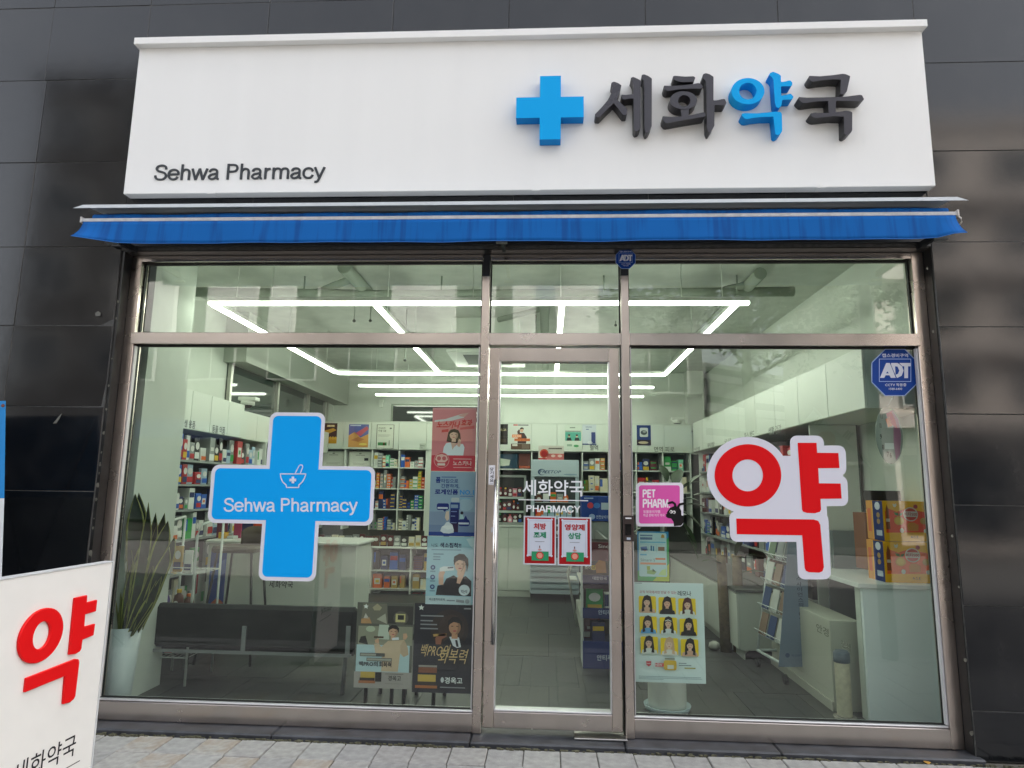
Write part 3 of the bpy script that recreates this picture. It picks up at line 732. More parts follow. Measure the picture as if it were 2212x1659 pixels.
# ================================================================== awning
AWB = -.42
awn = thing('awning', 'rolled up blue fabric awning with hanging valance over the window', 'awning')
def awn_fabric():
    m = bpy.data.materials.new('awning_fabric'); m.use_nodes = True; t = m.node_tree; b = t.nodes['Principled BSDF']
    tc = t.nodes.new('ShaderNodeTexCoord'); mp = t.nodes.new('ShaderNodeMapping'); mp.inputs['Scale'].default_value = (14, 1, .9)
    n = t.nodes.new('ShaderNodeTexNoise'); n.inputs['Scale'].default_value = 1.6; n.inputs['Detail'].default_value = 6
    n2 = t.nodes.new('ShaderNodeTexNoise'); n2.inputs['Scale'].default_value = 300
    t.links.new(tc.outputs['Object'], mp.inputs[0]); t.links.new(mp.outputs[0], n.inputs['Vector']); t.links.new(tc.outputs['Object'], n2.inputs['Vector'])
    r = t.nodes.new('ShaderNodeValToRGB')
    r.color_ramp.elements[0].position = .34; r.color_ramp.elements[0].color = (.010, .085, .31, 1)
    r.color_ramp.elements[1].position = .50; r.color_ramp.elements[1].color = (.009, .125, .43, 1)
    t.links.new(n.outputs['Fac'], r.inputs[0]); t.links.new(r.outputs[0], b.inputs['Base Color']); b.inputs['Roughness'].default_value = .85; b.inputs['Specular IOR Level'].default_value = .15
    bp = t.nodes.new('ShaderNodeBump'); bp.inputs['Strength'].default_value = .12; bp.inputs['Distance'].default_value = .002
    t.links.new(n2.outputs['Fac'], bp.inputs['Height']); t.links.new(bp.outputs[0], b.inputs['Normal'])
    return m
AF = awn_fabric()
axl, axr = P(178, 475, AWB).x, P(2066, 462, AWB).x
def az(vl, vr): return .5 * (P(180, vl, AWB).z + P(2066, vr, AWB).z)
zb1, zb0 = az(471.5, 458.5), az(478.5, 466.5)       # front bar
MB().box(axl, axr, AWB - .006, AWB + .02, zb0, zb1, mat('#bfc0c2', .45, var=.15, scale=20)).build('front_bar', awn, .002)
# valance: a wavy sheet with thickness
vz0 = az(525, 520); n = 90
mb = MB(); rows = 6
def vy(x, t): return AWB - .004 - .010 * t - .006 * t * math.sin(x * 5.1 + 1) - .004 * t * math.sin(x * 13 + 2) - (.05 * t * t if x > axr - .1 else 0) - (.06 * t * t * max(0, 1 - (x - axl) / .25) )
for i in range(n + 1):
    x = axl + .01 + (axr - axl - .02) * i / n
    fl_ = -.018 * max(0, 1 - i / 3.0) + .018 * max(0, 1 - (n - i) / 2.0)
    for j in range(rows + 1):
        t = j / rows
        lift = .030 * max(0, 1 - i / 5.0) ** 1.5 * t + .016 * max(0, 1 - (n - i) / 5.0) ** 1.5 * t
        mb.v.append((x + fl_ * t * t, vy(x, t), zb0 - .001 + (vz0 - zb0) * t + lift + .002 * math.sin(x * 7) * t))
N = rows + 1
for i in range(n):
    for j in range(rows): mb.face([i * N + j, i * N + j + 1, (i + 1) * N + j + 1, (i + 1) * N + j], AF, True)
val = mb.build('valance', awn)
sm = val.modifiers.new('thickness', 'SOLIDIFY'); sm.thickness = .0015; sm.offset = 1
# hem line
hm = MB()
pts = [(mb.v[i * N + rows][0], mb.v[i * N + rows][1] - .001, mb.v[i * N + rows][2]) for i in range(n + 1)]
hm.tube(pts, .0022, mat('#2b76c9', .7), 5); hm.build('hem', awn)
# roll
pts = []; n2 = 60
zr = az(463, 451.5); 
mbr = MB()
for i in range(n2 + 1):
    x = axl + .05 + (axr - axl - .08) * i / n2
    w = 1 + .22 * max(0, math.sin(x * 1.9 + .6)) * (.5 + .5 * math.sin(x * .9))
    pts.append((x, AWB + .045, zb1 + .012 + .006 * w))
mbr.tube(pts, [.026 + .003 * math.sin(i * .8) for i in range(n2 + 1)], AF, 12); mbr.build('fabric_roll', awn)
# rain cover with its bright front lip
cx0, cx1 = P(158, 447, AWB - .03).x, P(2092, 428, AWB - .03).x
cz0 = .5 * (P(163, 449, AWB - .03).z + P(2085, 433, AWB - .03).z); cz1 = .5 * (P(170, 441, AWB - .03).z + P(2085, 425.5, AWB - .03).z)
AL = mat('#c5cbcf', .4, var=.05)
mb = MB()
mb.hexa([(cx0, AWB - .03, cz0), (cx1, AWB - .03, cz0), (cx1, AWB - .028, cz0), (cx0, AWB - .028, cz0), (cx0 + .06, AWB - .026, cz1), (cx1 - .06, AWB - .026, cz1), (cx1 - .06, AWB - .024, cz1), (cx0 + .06, AWB - .024, cz1)], AL)
mb.hexa([(cx0 + .06, AWB - .0235, cz1 - .003), (cx1 - .06, AWB - .0235, cz1 - .003), (cx1 - .1, -.14, cz1 + .02), (cx0 + .1, -.14, cz1 + .02), (cx0 + .06, AWB - .0235, cz1), (cx1 - .06, AWB - .0235, cz1), (cx1 - .1, -.14, cz1 + .024), (cx0 + .1, -.14, cz1 + .024)], AL)
mb.build('rain_cover', awn)
# brackets, arms and end caps
DK = mat('#2a2c30', .5)
for u, v in ((245, 527), (1084, 525), (2030, 518)):
    p = P(u, v - 4, AWB + .05); mb = MB()
    mb.box(p.x - .011, p.x + .011, AWB + .05, -.134, p.z + .01, p.z + .05, DK); mb.box(p.x - .035, p.x + .035, AWB + .02, AWB + .05, p.z - .018, p.z - .004, mat('#6c6f70', .5)); mb.build('bracket', awn)
for x in (axl - .012, axr + .002):
    mb = MB(); mb.box(x, x + .012, AWB - .008, AWB + .03, zb0 - .006, zb1 + .012, mat('#c9c6c2', .5)); mb.build('end_cap', awn, .002)
p = P(2067, 480, AWB)
MB().tube([(axr + .008, AWB, zb0 - .005), (axr + .018, AWB - .01, zb0 - .02), (axr + .020, AWB - .01, zb0 - .045), (axr + .012, AWB, zb0 - .06)], .0045, mat('#cfcac4', .5), 8).build('crank_loop', awn)
boxo('torsion_tube', axl + .06, axr - .06, -.30, -.26, az(455, 443), az(446, 434), DK, awn)
boxo('back_plate', axl + .03, axr - .03, -.16, -.1325, az(500, 488), az(440, 428) + .03, DK, awn)

# ================================================================== stickers on the windows
SY = -.006 + GY - .012 + .0105     # just outside the glass
SY = GY - .0035
STW = '#e2e2ee'
def union_outline(name, parent, shapes, Y, th, m):
    """white border pieces: each its own convex-ish prism, staggered by a hair"""
    mb = MB()
    for i, s in enumerate(shapes):
        y = Y - .00012 * i
        mb.prism(s, lambda q, y=y: (q[0], y, q[1]), Vector((0, th, 0)), m)
    return mb.build(name, parent)
# blue cross
def cx_(u, v, Y=SY): p = P(u, v, Y); return (p.x, p.z)
x_l, x_r = cx_(453, 1070)[0], cx_(808, 1070)[0]
z_t, z_b = cx_(643, 891)[1], cx_(619, 1255)[1]
va, vb_ = .5 * (cx_(582, 950)[0] + cx_(559, 1195)[0]), .5 * (cx_(701, 950)[0] + cx_(683.5, 1195)[0])
ha, hb_ = .5 * (cx_(520, 1005)[1] + cx_(750, 1006.5)[1]), .5 * (cx_(505, 1131)[1] + cx_(745, 1134)[1])
def cross_pts(i, r):
    X0, X1, Z0, Z1 = x_l + i, x_r - i, z_b + i, z_t - i; A_, B_ = va + i, vb_ - i; H0, H1 = hb_ + i, ha - i
    def arc(cx, cz, a): return [(cx + r * math.cos(math.radians(a + 90 * k / 6)), cz + r * math.sin(math.radians(a + 90 * k / 6))) for k in range(7)]
    return (arc(B_ - r, Z1 - r, 0) + arc(A_ + r, Z1 - r, 90) + [(A_, H1)] + arc(X0 + r, H1 - r, 90) + arc(X0 + r, H0 + r, 180) + [(A_, H0)] +
            arc(A_ + r, Z0 + r, 180) + arc(B_ - r, Z0 + r, 270) + [(B_, H0)] + arc(X1 - r, H0 + r, 270) + arc(X1 - r, H1 - r, 0) + [(B_, H1)])
cross = MB().prism(cross_pts(0, .05), lambda q: (q[0], SY, q[1]), Vector((0, .002, 0)), pr(STW)).build('cross_sticker')
tag(cross, 'large blue cross sticker with white rim and mortar emblem on the left window', 'sticker')
MB().prism(cross_pts(.024, .035), lambda q: (q[0], SY - .0007, q[1]), Vector((0, .0005, 0)), mat((.003, .40, .98), .5, spec=.12)).build('blue_field', cross)
A = Art(453, 891, 808, 1255)
A.text('Sehwa Pharmacy', 483, 1075.5, 773, 1113, '#dfe4f4', .0)
r0, r1 = P(453, 1070, SY), P(808, 1070, SY)
def cart(name, art, parent, Y):      # art given directly in picture pixels, laid on the plane y = Y
    mb = MB()
    for (k, pts, fs, m) in art.sh:
        b = len(mb.v)
        for q in pts: mb.v.append(tuple(P(q[0], q[1], Y - .00025 * (k + (.3 * q[2] if len(q) > 2 else 0)))))
        for f in (fs or tessellate_polygon([[Vector((p[0], -p[1], 0)) for p in pts]])): mb.face([b + i for i in f], m)
    return mb.build(name, parent, recalc=False)
mw = '#dfe4f4'
bowl = [(605, 1021.5), (661, 1023)]
A2 = Art(0, 0, 1, 1)
def stroke(a, pts, w, c):
    for i in range(len(pts) - 1):
        a.line([pts[i], pts[i + 1]], w, c)
    for p in pts: a.up().ell(p[0], p[1], w / 2, w / 2, c, 10)
    return a
q = lambda x, y: (486 + .2441 * x, 837 + .2441 * y)
ocl = [q(490, 765), q(715, 765), q(705, 800), q(685, 835), q(655, 862), q(652, 885), q(545, 885), q(540, 862), q(510, 835), q(495, 800), q(490, 765)]
A.up(); stroke(A, ocl, 2.4, mw)
A.up(); stroke(A, [q(620, 762), q(655, 695), q(668, 684), q(685, 688), q(688, 705), q(668, 757)], 2.2, mw)
A.up(); A.rect(*q(590, 788), *q(612, 848), mw); A.up(); A.rect(*q(571, 807), *q(630, 830), mw)
cart('lettering', A, cross, SY - .0012)
for o in list(cross.children):
    pass

# red sticker "yak"
R4 = lambda x, y: (1296.1 + .2441 * x, 837 + .2441 * y)
def w4(x, y): p = P(*R4(x, y), SY); return (p.x, p.z)
def ell4(cx, cy, rx, ry, n=48): return [w4(cx + rx * math.cos(2 * math.pi * i / n), cy + ry * math.sin(2 * math.pi * i / n)) for i in range(n)]
def round_rect_w(pts, off):
    """offset of a rectangle-like box in sticker pixels with rounded corners"""
    x0, y0, x1, y1 = pts; return [w4(*p) for p in rrpts(x0 - off, y0 - off, x1 + off, y1 + off, off, 6)]
def rot4(pts): return pts
OFF = 66
shp = [ell4(1308, 778, 295 + OFF, 276 + OFF)]
sk = lambda x0, y0, x1, y1: [w4(p[0] + (p[1] - 490) * .045, p[1]) for p in rrpts(x0 - OFF, y0 - OFF, x1 + OFF, y1 + OFF, OFF * .95, 6)]
shp += [sk(1748, 492, 1915, 1105), sk(1800, 580, 2104, 713), sk(1800, 848, 2108, 983), sk(1180, 1162, 1905, 1300), sk(1765, 1175, 1925, 1632)]
shp += [[w4(*p) for p in ((1600, 605), (1700, 605), (1720, 1100), (1300, 1120), (1180, 1090), (1300, 1000), (1560, 900))], [w4(*p) for p in ((1880, 650), (2150, 760), (2150, 800), (1900, 900))], [w4(*p) for p in ((1600, 1000), (1990, 1050), (2010, 1140), (1990, 1180), (1500, 1180))]]
yak = union_outline('red_letter_sticker', None, shp, SY, .0016, pr(STW))
tag(yak, 'large red Korean letter sticker with white rim on the right window', 'sticker')
RED = mat((.78, .008, .012), .5, spec=.12)
mb = MB(); ys = SY - .0022
n = 56
mb.ringp(ell4(1308, 778, 295, 276, n), ell4(1306, 778, 135, 141, n), lambda q_: (q_[0], ys, q_[1]), Vector((0, .0007, 0)), RED)
L1 = [(1748, 490), (1915, 490), (1920, 578), (2108, 580), (2118, 713), (1930, 715), (1937, 848), (2128, 850), (2137, 983), (1950, 985), (1955, 1080), (1945, 1100), (1900, 1113), (1830, 1110), (1795, 1098), (1787, 1080)]
L2 = [(1205, 1160), (1890, 1168), (1930, 1180), (1948, 1215), (1980, 1590), (1968, 1625), (1940, 1638), (1850, 1635), (1822, 1622), (1810, 1595), (1788, 1308), (1210, 1298)]
for L in (L1, L2): mb.prism([w4(*p) for p in L], lambda q_: (q_[0], ys, q_[1]), Vector((0, .0007, 0)), RED)
mb.build('red_letter', yak)

# pink pet pharmacy sticker
q = lambda x, y: (1296.1 + .2441 * x, 837 + .2441 * y)
pet = MB().prism([(lambda p: (p.x, p.z))(P(*q(*c), SY)) for c in rrpts(318, 842, 738, 1230, 36)], lambda c: (c[0], SY, c[1]), Vector((0, .0018, 0)), pr('#e9e6f0')).build('pet_sticker')
tag(pet, 'square pink pet pharmacy sticker with black dog on the right window', 'sticker')
A = Art(0, 0, 1, 1)
def padd(pts, c): A.poly([q(*p) for p in pts], c)
padd(rrpts(345, 866, 706, 1204, 22), '#e25db0'); A.up()
A.text('PET', *q(377, 902), *q(490, 976), '#f3eaf2', .07); A.text('PHARM.', *q(378, 986), *q(620, 1066), '#f3eaf2', .07)
A.text('동물용의약품', *q(383, 1086), *q(535, 1112), '#f3d5e9', .01); A.text('취급 판매 허가 약국', *q(383, 1118), *q(572, 1144), '#f3d5e9', .01)
A.up(); dogc = '#161214'
padd([(583, 1120), (605, 1085), (620, 1065), (660, 1048), (700, 1060), (718, 1090), (720, 1130), (738, 1136), (738, 1195), (720, 1222), (655, 1228), (650, 1190), (630, 1160), (600, 1155), (585, 1145)], dogc)
A.up(); stroke(A, [q(607, 1024), q(640, 1015), q(662, 1030), q(668, 1055)], 5, dogc); A.up(); stroke(A, [q(738, 1028), q(705, 1035), q(690, 1060)], 5, dogc)
A.up(); A.ell(*q(630, 1100), 3.2, 3.6, '#e9e6e4'); A.ell(*q(656, 1104), 3.2, 3.6, '#e9e6e4'); A.ell(*q(586, 1114), 1.8, 1.4, '#e25db0'); A.up(); A.ell(*q(627, 1101), 1.5, 2.2, dogc); A.ell(*q(653, 1106), 1.5, 2.2, dogc)
cart('printed_picture', A, pet, SY - .0004)

# octagonal blue security stickers
def octo(name, label, c0, s, Y, seed, full=True, parent_mats=('#0d3f93', '#a8bfe8', '#d7dbe6')):
    """c0: pixel centre, s: picture pixels per sticker unit (unit = half width 100)"""
    fldc, rim, wht = parent_mats
    def g(x, y): return (c0[0] + x * s, c0[1] + y * s)
    oc = [(-42, -100), (42, -100), (100, -42), (100, 42), (42, 100), (-42, 100), (-100, 42), (-100, -42)]
    m = MB().prism([(lambda p: (p.x, p.z))(P(*g(*p), Y)) for p in oc], lambda c: (c[0], Y, c[1]), Vector((0, .0018, 0)), pr(rim)).build(name)
    tag(m, label, 'sticker')
    A = Art(0, 0, 1, 1); A.poly([g(x * .965, y * .965) for x, y in oc], fldc); A.up()
    A.text('캡스경비구역', *g(-55, -80), *g(55, -64), wht, .015)
    for (a, b, c, d) in ((-68, -58, 68, -55.5), (-68, 37, 68, 39.5), (-68, -55.5, -65.5, 37), (65.5, -55.5, 68, 37)): A.rect(*g(a, b), *g(c, d), rim)
    A.up()
    A.poly([g(*p) for p in ((-64, 23), (-38, -40), (-22, -40), (3, 23), (-18, 23), (-24, 12), (-40, 12), (-46, 23))], wht)
    A.poly([g(*p) for p in ((-17, -40), (10, -40), (28, -30), (36, -8), (28, 14), (10, 23), (6, 23), (-17, -33))], wht)
    A.poly([g(*p) for p in ((18, -40), (66, -40), (66, -26), (55, -26), (55, 24), (39, 24), (39, -26), (30, -26))], wht)
    A.up(); A.poly([g(*p) for p in ((-33, -4), (-26, 4), (-38, 4))], fldc); A.poly([g(*p) for p in ((0, -26), (10, -25), (18, -8), (12, 6), (2, 10))], fldc)
    A.line([g(14, -40), g(30, -26)], 2 * s, fldc); A.up(); A.line([g(-22, -40), g(8, 26)], 1.6 * s, fldc)
    A.text('CCTV 작동중', *g(-42, 46), *g(48, 59), wht, .015); A.text('1588-6400', *g(-26, 65), *g(30, 74), wht, .01)
    cart('printed_picture', A, m, Y - .0004); return m
octo('security_sticker', 'bright blue octagonal security sticker in upper right corner of the window', (1933.5, 804.5), .51, SY, 1)
ad = octo('security_plate', 'small dark blue octagonal security plate on the post above the door', (1351.5, 559), .215, FY0 - .06, 2)
boxo('mount', P(1347, 560, FY0 - .03).x, P(1357, 560, FY0 - .03).x, FY0 - .0575, FY0 + .001, P(1352, 566, FY0 - .03).z, P(1352, 552, FY0 - .03).z, DK, ad)

# lettering on the door glass
qd = lambda x, y: (1069.3 + .2344 * x, 907.3 + .2344 * y)
DG = GY - .0012
glass_text('door_lettering', 'white Korean shop name lettering on the door glass', '세화약국', *qd(252, 552), *qd(818, 700), DG, LETW, .012)
glass_text('door_lettering', 'white English word PHARMACY lettering on the door glass', 'PHARMACY', *qd(288, 786), *qd(788, 852), DG, LETW, .03)
r_ = rectp(*qd(214, 733), *qd(858, 743), DG)
tag(boxo('door_rule', r_[0], r_[2], DG, DG + .0006, r_[1], r_[1] + .006, pr(LETW)), 'thin white line under the shop name on the door glass', 'line')

# ================================================================== signboard standing on the pavement, edge on to the shop
BA = P(243, 1214, -1.38); BZT = BA.z                       # far top corner
BN_ = PZ(0, 1253, BZT)                                     # a nearer point of the same top edge
BE = Vector((BN_.x - BA.x, BN_.y - BA.y, 0)); BE.normalize()
BNRM = Vector((-BE.y, BE.x, 0))                            # the board's face normal
if BNRM.x < 0: BNRM = -BNRM
BLEN = .66
def bpix(u, v):
    d = ray(u, v); t = (BA - CAM).dot(BNRM) / d.dot(BNRM); p = CAM + d * t
    return ((p - BA).dot(BE), p.z)                         # (distance from the far edge, height)
def b3(c, off=0.0): return BA * 1 + BE * c[0] + BNRM * off + Vector((0, 0, c[1] - BA.z))
bd = thing('signboard', 'white standing signboard with raised red Korean letters at left', 'sign')
MB().prism([(0, .03), (BLEN, .03), (BLEN, BZT), (0, BZT)], b3, BNRM * -.03, mat('#f0ece6', .5, var=.02)).build('panel', bd, .003)
def bbox(name, s0, s1, z0, z1, o0, o1, m, bev=0): return MB().prism([(s0, z0), (s1, z0), (s1, z1), (s0, z1)], lambda c: b3(c, o1), BNRM * (o0 - o1), m).build(name, bd, bev)
ET = mat('#dadbdc', .35)
bbox('edge_trim', -.004, -.0005, .02, BZT + .004, -.034, .004, ET); bbox('edge_trim', BLEN + .0005, BLEN + .004, .02, BZT + .004, -.034, .004, ET); bbox('edge_trim', 0, BLEN, BZT + .0005, BZT + .005, -.034, .004, ET)
for s_ in (.08, BLEN - .08): bbox('foot', s_ - .025, s_ + .025, 0.0, .0295, -.22, .19, mat('#8d9092', .45), .004)
BR = mat((.80, .006, .008), .45, spec=.2)
g = lambda x, y: (.26855 * x, 1215 + .26855 * y)
def bp(x, y): return bpix(*g(x, y))
def ring_b(l, r_, t, b_, n=40):
    y0, y1, z1, z0 = bp(*l)[0], bp(*r_)[0], bp(*t)[1], bp(*b_)[1]
    return [((y0 + y1) / 2 + (y1 - y0) / 2 * math.cos(2 * math.pi * i / n), (z0 + z1) / 2 + (z1 - z0) / 2 * math.sin(2 * math.pi * i / n)) for i in range(n)]
mb = MB(); d = BNRM * -.011; f = lambda c: b3(c, .0115)
mb.ringp(ring_b((125, 680), (495, 490), (400, 355), (240, 822)), ring_b((245, 615), (390, 530), (345, 470), (285, 702)), f, d, BR)
mb.prism([bp(*p) for p in ((585, 285), (685, 262), (680, 322), (765, 300), (755, 392), (668, 418), (660, 518), (748, 492), (735, 585), (645, 622), (638, 690), (625, 715), (590, 735), (540, 742))], f, d, BR)
mb.prism([bp(*p) for p in ((193, 930), (590, 775), (615, 778), (621, 800), (588, 1075), (575, 1100), (545, 1125), (490, 1140), (507, 912), (180, 1045))], f, d, BR)
mb.build('red_letter', bd, bevel=.002)
g7 = lambda x, y: (.15367 * x, 1404 + .15367 * y)
def b7(x, y): return bpix(*g7(x, y))
yr = b7(1065, 1300)[0]; yl3 = b7(640, 1560)[0]; zt7 = b7(1040, 1185)[1]; zb7 = b7(990, 1505)[1]
pit = (yl3 - yr) / 1.96
vs, fs = textgeo('세화약국', .004, 3); mb = MB()
for v in vs: mb.v.append(tuple(b3((yr + pit * 3.93 * (1 - v[0]), zb7 + (zt7 - zb7) * v[1]), .0012)))
for f_ in fs: mb.face(list(f_), pr('#17151a'))
mb.build('black_lettering', bd, recalc=False)
p0 = b7(1120, 1550); bbox('rule', p0[0], p0[0] + pit * 4.1, p0[1] - .003, p0[1], .0003, .0012, pr('#3a383c'))

# blue and white pull-up banner at the left edge
bn = thing('street_banner', 'blue and white fabric banner on a thin stand at far left edge', 'banner')
BY2 = -.55
def bq(u, v): return tuple(P(u, v, BY2))
mb = MB()
tl, tr, ml, mr, bl, br = P(-260, 868, BY2), P(11.5, 866, BY2), P(-262, 1077, BY2), P(8.5, 1076, BY2), P(-265, 1500, BY2), P(-6, 1500, BY2)
mb.hexa([ml, mr, mr + Vector((0, .003, 0)), ml + Vector((0, .003, 0)), tl, tr, tr + Vector((0, .003, 0)), tl + Vector((0, .003, 0))], mat('#0b86cf', .6)); mb.build('blue_print', bn)
mb = MB(); mb.hexa([bl, br, br + Vector((0, .003, 0)), bl + Vector((0, .003, 0)), ml - Vector((0, 0, .001)), mr - Vector((0, 0, .001)), mr + Vector((0, .003, -.001)), ml + Vector((0, .003, -.001))], mat('#dfe3e6', .6)); mb.build('white_print', bn)
p = P(6, 876, BY2 - .003); MB().tube([(p.x, BY2 - .004, p.z), (p.x, BY2 + .0, p.z)], .010, mat('#7a3b2c', .5), 12).build('grommet', bn)
ctr = (P(-125, 1000, BY2).x, BY2 + .05)
mb = MB()
for c in (tl, tr): mb.tube([(ctr[0], ctr[1], .75), (c.x * .98 + ctr[0] * .02, BY2 + .01, c.z - .02)], .006, DK, 6)
for c in (bl, br): mb.tube([(ctr[0], ctr[1], .75), (c.x, BY2 + .01, c.z + .02)], .006, DK, 6)
mb.tube([(ctr[0], ctr[1], .75), (ctr[0], ctr[1] + .12, 0.02)], .008, DK, 8); mb.box(ctr[0] - .18, ctr[0] + .18, ctr[1] + .06, ctr[1] + .18, 0.0, .02, DK)
mb.build('stand', bn)
# ================================================================== inside the shop
CABM = mat('#cfd6cc', .42, var=.02, scale=2)
CABE = mat('#c4ccc2', .5)
SHLF = mat('#d4d9d2', .5)
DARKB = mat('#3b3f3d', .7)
# ---- light tubes
TUBE = emis('light_tube', (.97, 1.0, .88), LAMP)
HOUS = mat('#c9cec6', .5)
def tube_light(parent, a, b, w=.045, name='light_tube'):
    a, b = Vector(a), Vector(b); d = (b - a).normalized(); s = Vector((0, 0, 1)).cross(d).normalized() * w / 2; h = Vector((0, 0, .026))
    lo = [a - s, a + s, b + s, b - s]
    MB().hexa([*(p for p in lo), *(p + h for p in lo)], TUBE).build(name, parent, .006)
    h2 = Vector((0, 0, .0265)); h3 = Vector((0, 0, .06)); s2 = s * .9
    lo = [a - s2, a + s2, b + s2, b - s2]
    MB().hexa([*(p + h2 for p in lo), *(p + h3 for p in lo)], HOUS).build('tube_housing', parent)
    for t in (.12, .5, .88):
        p = a + (b - a) * t; MB().tube([p + h3, (p.x, p.y, CEIL - .001)], .004, HOUS, 5).build('suspension_rod', parent)
LY0, LY1 = .78, 4.1
g0, g1 = P(452, 653, LY0), P(1618, 657, LY0); h0, h1 = P(730, 811, LY1), P(1437, 815, LY1)
lz = (g0.z + g1.z + h0.z + h1.z) / 4
xa, xb = (g0.x + h0.x) / 2, (g1.x + h1.x) / 2
grid = thing('ceiling_light', 'white square grid of light tubes hung over the sales floor', 'ceiling light', group='lit tube lights under the ceiling')
tube_light(grid, (g0.x, LY0, lz), (g1.x, LY0, lz)); tube_light(grid, (h0.x, LY1, lz), (h1.x, LY1, lz))
tube_light(grid, (xa, LY0 + .05, lz), (xa, LY1 - .05, lz)); tube_light(grid, (xb - .05, LY0 + .05, lz), (xb - .05, LY1 - .05, lz))
m1 = .5 * (PX(815, 660, -.9).x * 0 + P(812, 658, LY0).x + P(948, 808, LY1).x); m2 = .5 * (P(1222, 658, LY0).x + P(1197, 812, LY1).x)
for m_ in (m1, m2): tube_light(grid, (m_, LY0 + .05, lz), (m_, LY1 - .05, lz))
for i, (a, b, Y, lb) in enumerate((((775, 834), (1412, 840), 5.0, 'single long light tube hung just behind the light grid'), ((812, 855), (1390, 858), 6.0, 'single long light tube hung nearest the back wall'))):
    t = thing('ceiling_light', lb, 'ceiling light', group='lit tube lights under the ceiling')
    p0, p1 = P(*a, Y), P(*b, Y); tube_light(t, (p0.x, Y, (p0.z + p1.z) / 2), (p1.x, Y, (p0.z + p1.z) / 2))
# ---- pipes, sprinklers, cassette, beam
PIPE = mat('#8d968a', .6)
pz = CEIL - .16
pp = thing('ceiling_pipe', 'thick painted pipe running along the ceiling behind the upper panes', 'pipe', group='painted pipes under the ceiling')
MB().tube([(WL + .02, 1.5, pz), (-1.2, 1.55, pz - .02), (.8, 1.6, pz), (WX1 - .4, 1.6, pz + .02)], .045, PIPE, 10).build('pipe_run', pp)
for x in (-1.9, -.6, .9, 2.1):
    mb = MB(); mb.tube([(x, 1.55, pz), (x, 1.55, CEIL - .001)], .008, PIPE, 6).box(x - .03, x + .03, 1.49, 1.61, pz - .055, pz - .046, PIPE)
    mb.build('pipe_hanger', pp)
for (x, y0, y1, r, lb) in ((-1.35, 1.0, 5.4, .06, 'painted duct running back from the window at left'), (.35, 2.0, 5.8, .05, 'painted duct running back above the door'), (2.2, 1.2, 5.0, .055, 'painted duct running back at right')):
    t = thing('ceiling_duct', lb, 'duct', group='painted pipes under the ceiling')
    MB().tube([(x, y0, CEIL - .1), (x, y1, CEIL - .1)], r, PIPE, 12).build('duct_run', t)
    MB().tube([(x, y0 + .3, CEIL - .1), (x - .5, y0 + .7, CEIL - .12)], r * .6, PIPE, 10).build('duct_branch', t)
for i, (u, v) in enumerate(((765, 690), (800, 690), (875, 775), (1157, 745), (1330, 700), (1500, 690), (1600, 690), (1190, 780))):
    p = P(u, v, 2.2 + .25 * i)
    t = thing('sprinkler', 'small sprinkler head on a drop rod, %s of eight from left' % ('first', 'second', 'third', 'fifth', 'sixth', 'seventh', 'eighth', 'fourth')[i], 'sprinkler', group='sprinkler heads under the ceiling')
    MB().tube([(p.x, p.y, CEIL - .001), (p.x, p.y, p.z)], .007, PIPE, 6).build('drop_rod', t)
    MB().lathe((p.x, p.y, p.z - .03), [(.006, 0), (.016, .006), (.018, .02), (.008, .03)], mat('#3c423c', .4), 10).build('head', t)
ac = thing('air_conditioner', 'white square ceiling cassette air conditioner beyond the left mullion', 'air conditioner')
AY0, AY1 = 3.0, 3.95
ax0, ax1 = P(975, 772, 3.4).x, P(1132, 772, 3.4).x; azz = P(1050, 775, 3.4).z
boxo('cassette_body', ax0 + .05, ax1 - .05, AY0 + .05, AY1 - .05, azz + .031, CEIL - .002, CABM, ac)
mb = MB(); w = .16; W = mat('#d9ded6', .4)
mb.box(ax0, ax1, AY0, AY0 + w, azz, azz + .03, W).box(ax0, ax1, AY1 - w, AY1, azz, azz + .03, W).box(ax0, ax0 + w, AY0 + w + .0005, AY1 - w - .0005, azz, azz + .03, W).box(ax1 - w, ax1, AY0 + w + .0005, AY1 - w - .0005, azz, azz + .03, W)
mb.build('fascia', ac); boxo('grille', ax0 + w + .001, ax1 - w - .001, AY0 + w + .001, AY1 - w - .001, azz + .008, azz + .02, mat('#5b645c', .6), ac)
# dropped beam along left wall and left windows
bz = PX(600, 800, WL + .25).z
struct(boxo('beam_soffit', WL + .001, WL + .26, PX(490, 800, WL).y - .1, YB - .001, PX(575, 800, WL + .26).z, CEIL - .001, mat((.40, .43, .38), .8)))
wy0 = PX(490, 800, WL).y
lw = thing('side_window', 'dark interior window band with steel posts on the left wall', 'window')
wz1 = PX(560, 806, WL + .03).z; wz0 = 2.2
boxo('dark_glass', WL + .002, WL + .01, wy0, YB - .4, wz0, wz1, mat((.018, .04, .032), .06, spec=.7), lw)
for y in (wy0 + .01, wy0 + 1.35, wy0 + 2.5, YB - .42): boxo('window_post', WL + .0102, WL + .05, y, y + .05, wz0, wz1 + .0, mat((.5, .5, .45), .3, metal=.8), lw)
boxo('head_rail', WL + .0102, WL + .05, wy0, YB - .37, wz1 + .001, wz1 + .05, mat('#59655a', .4), lw)

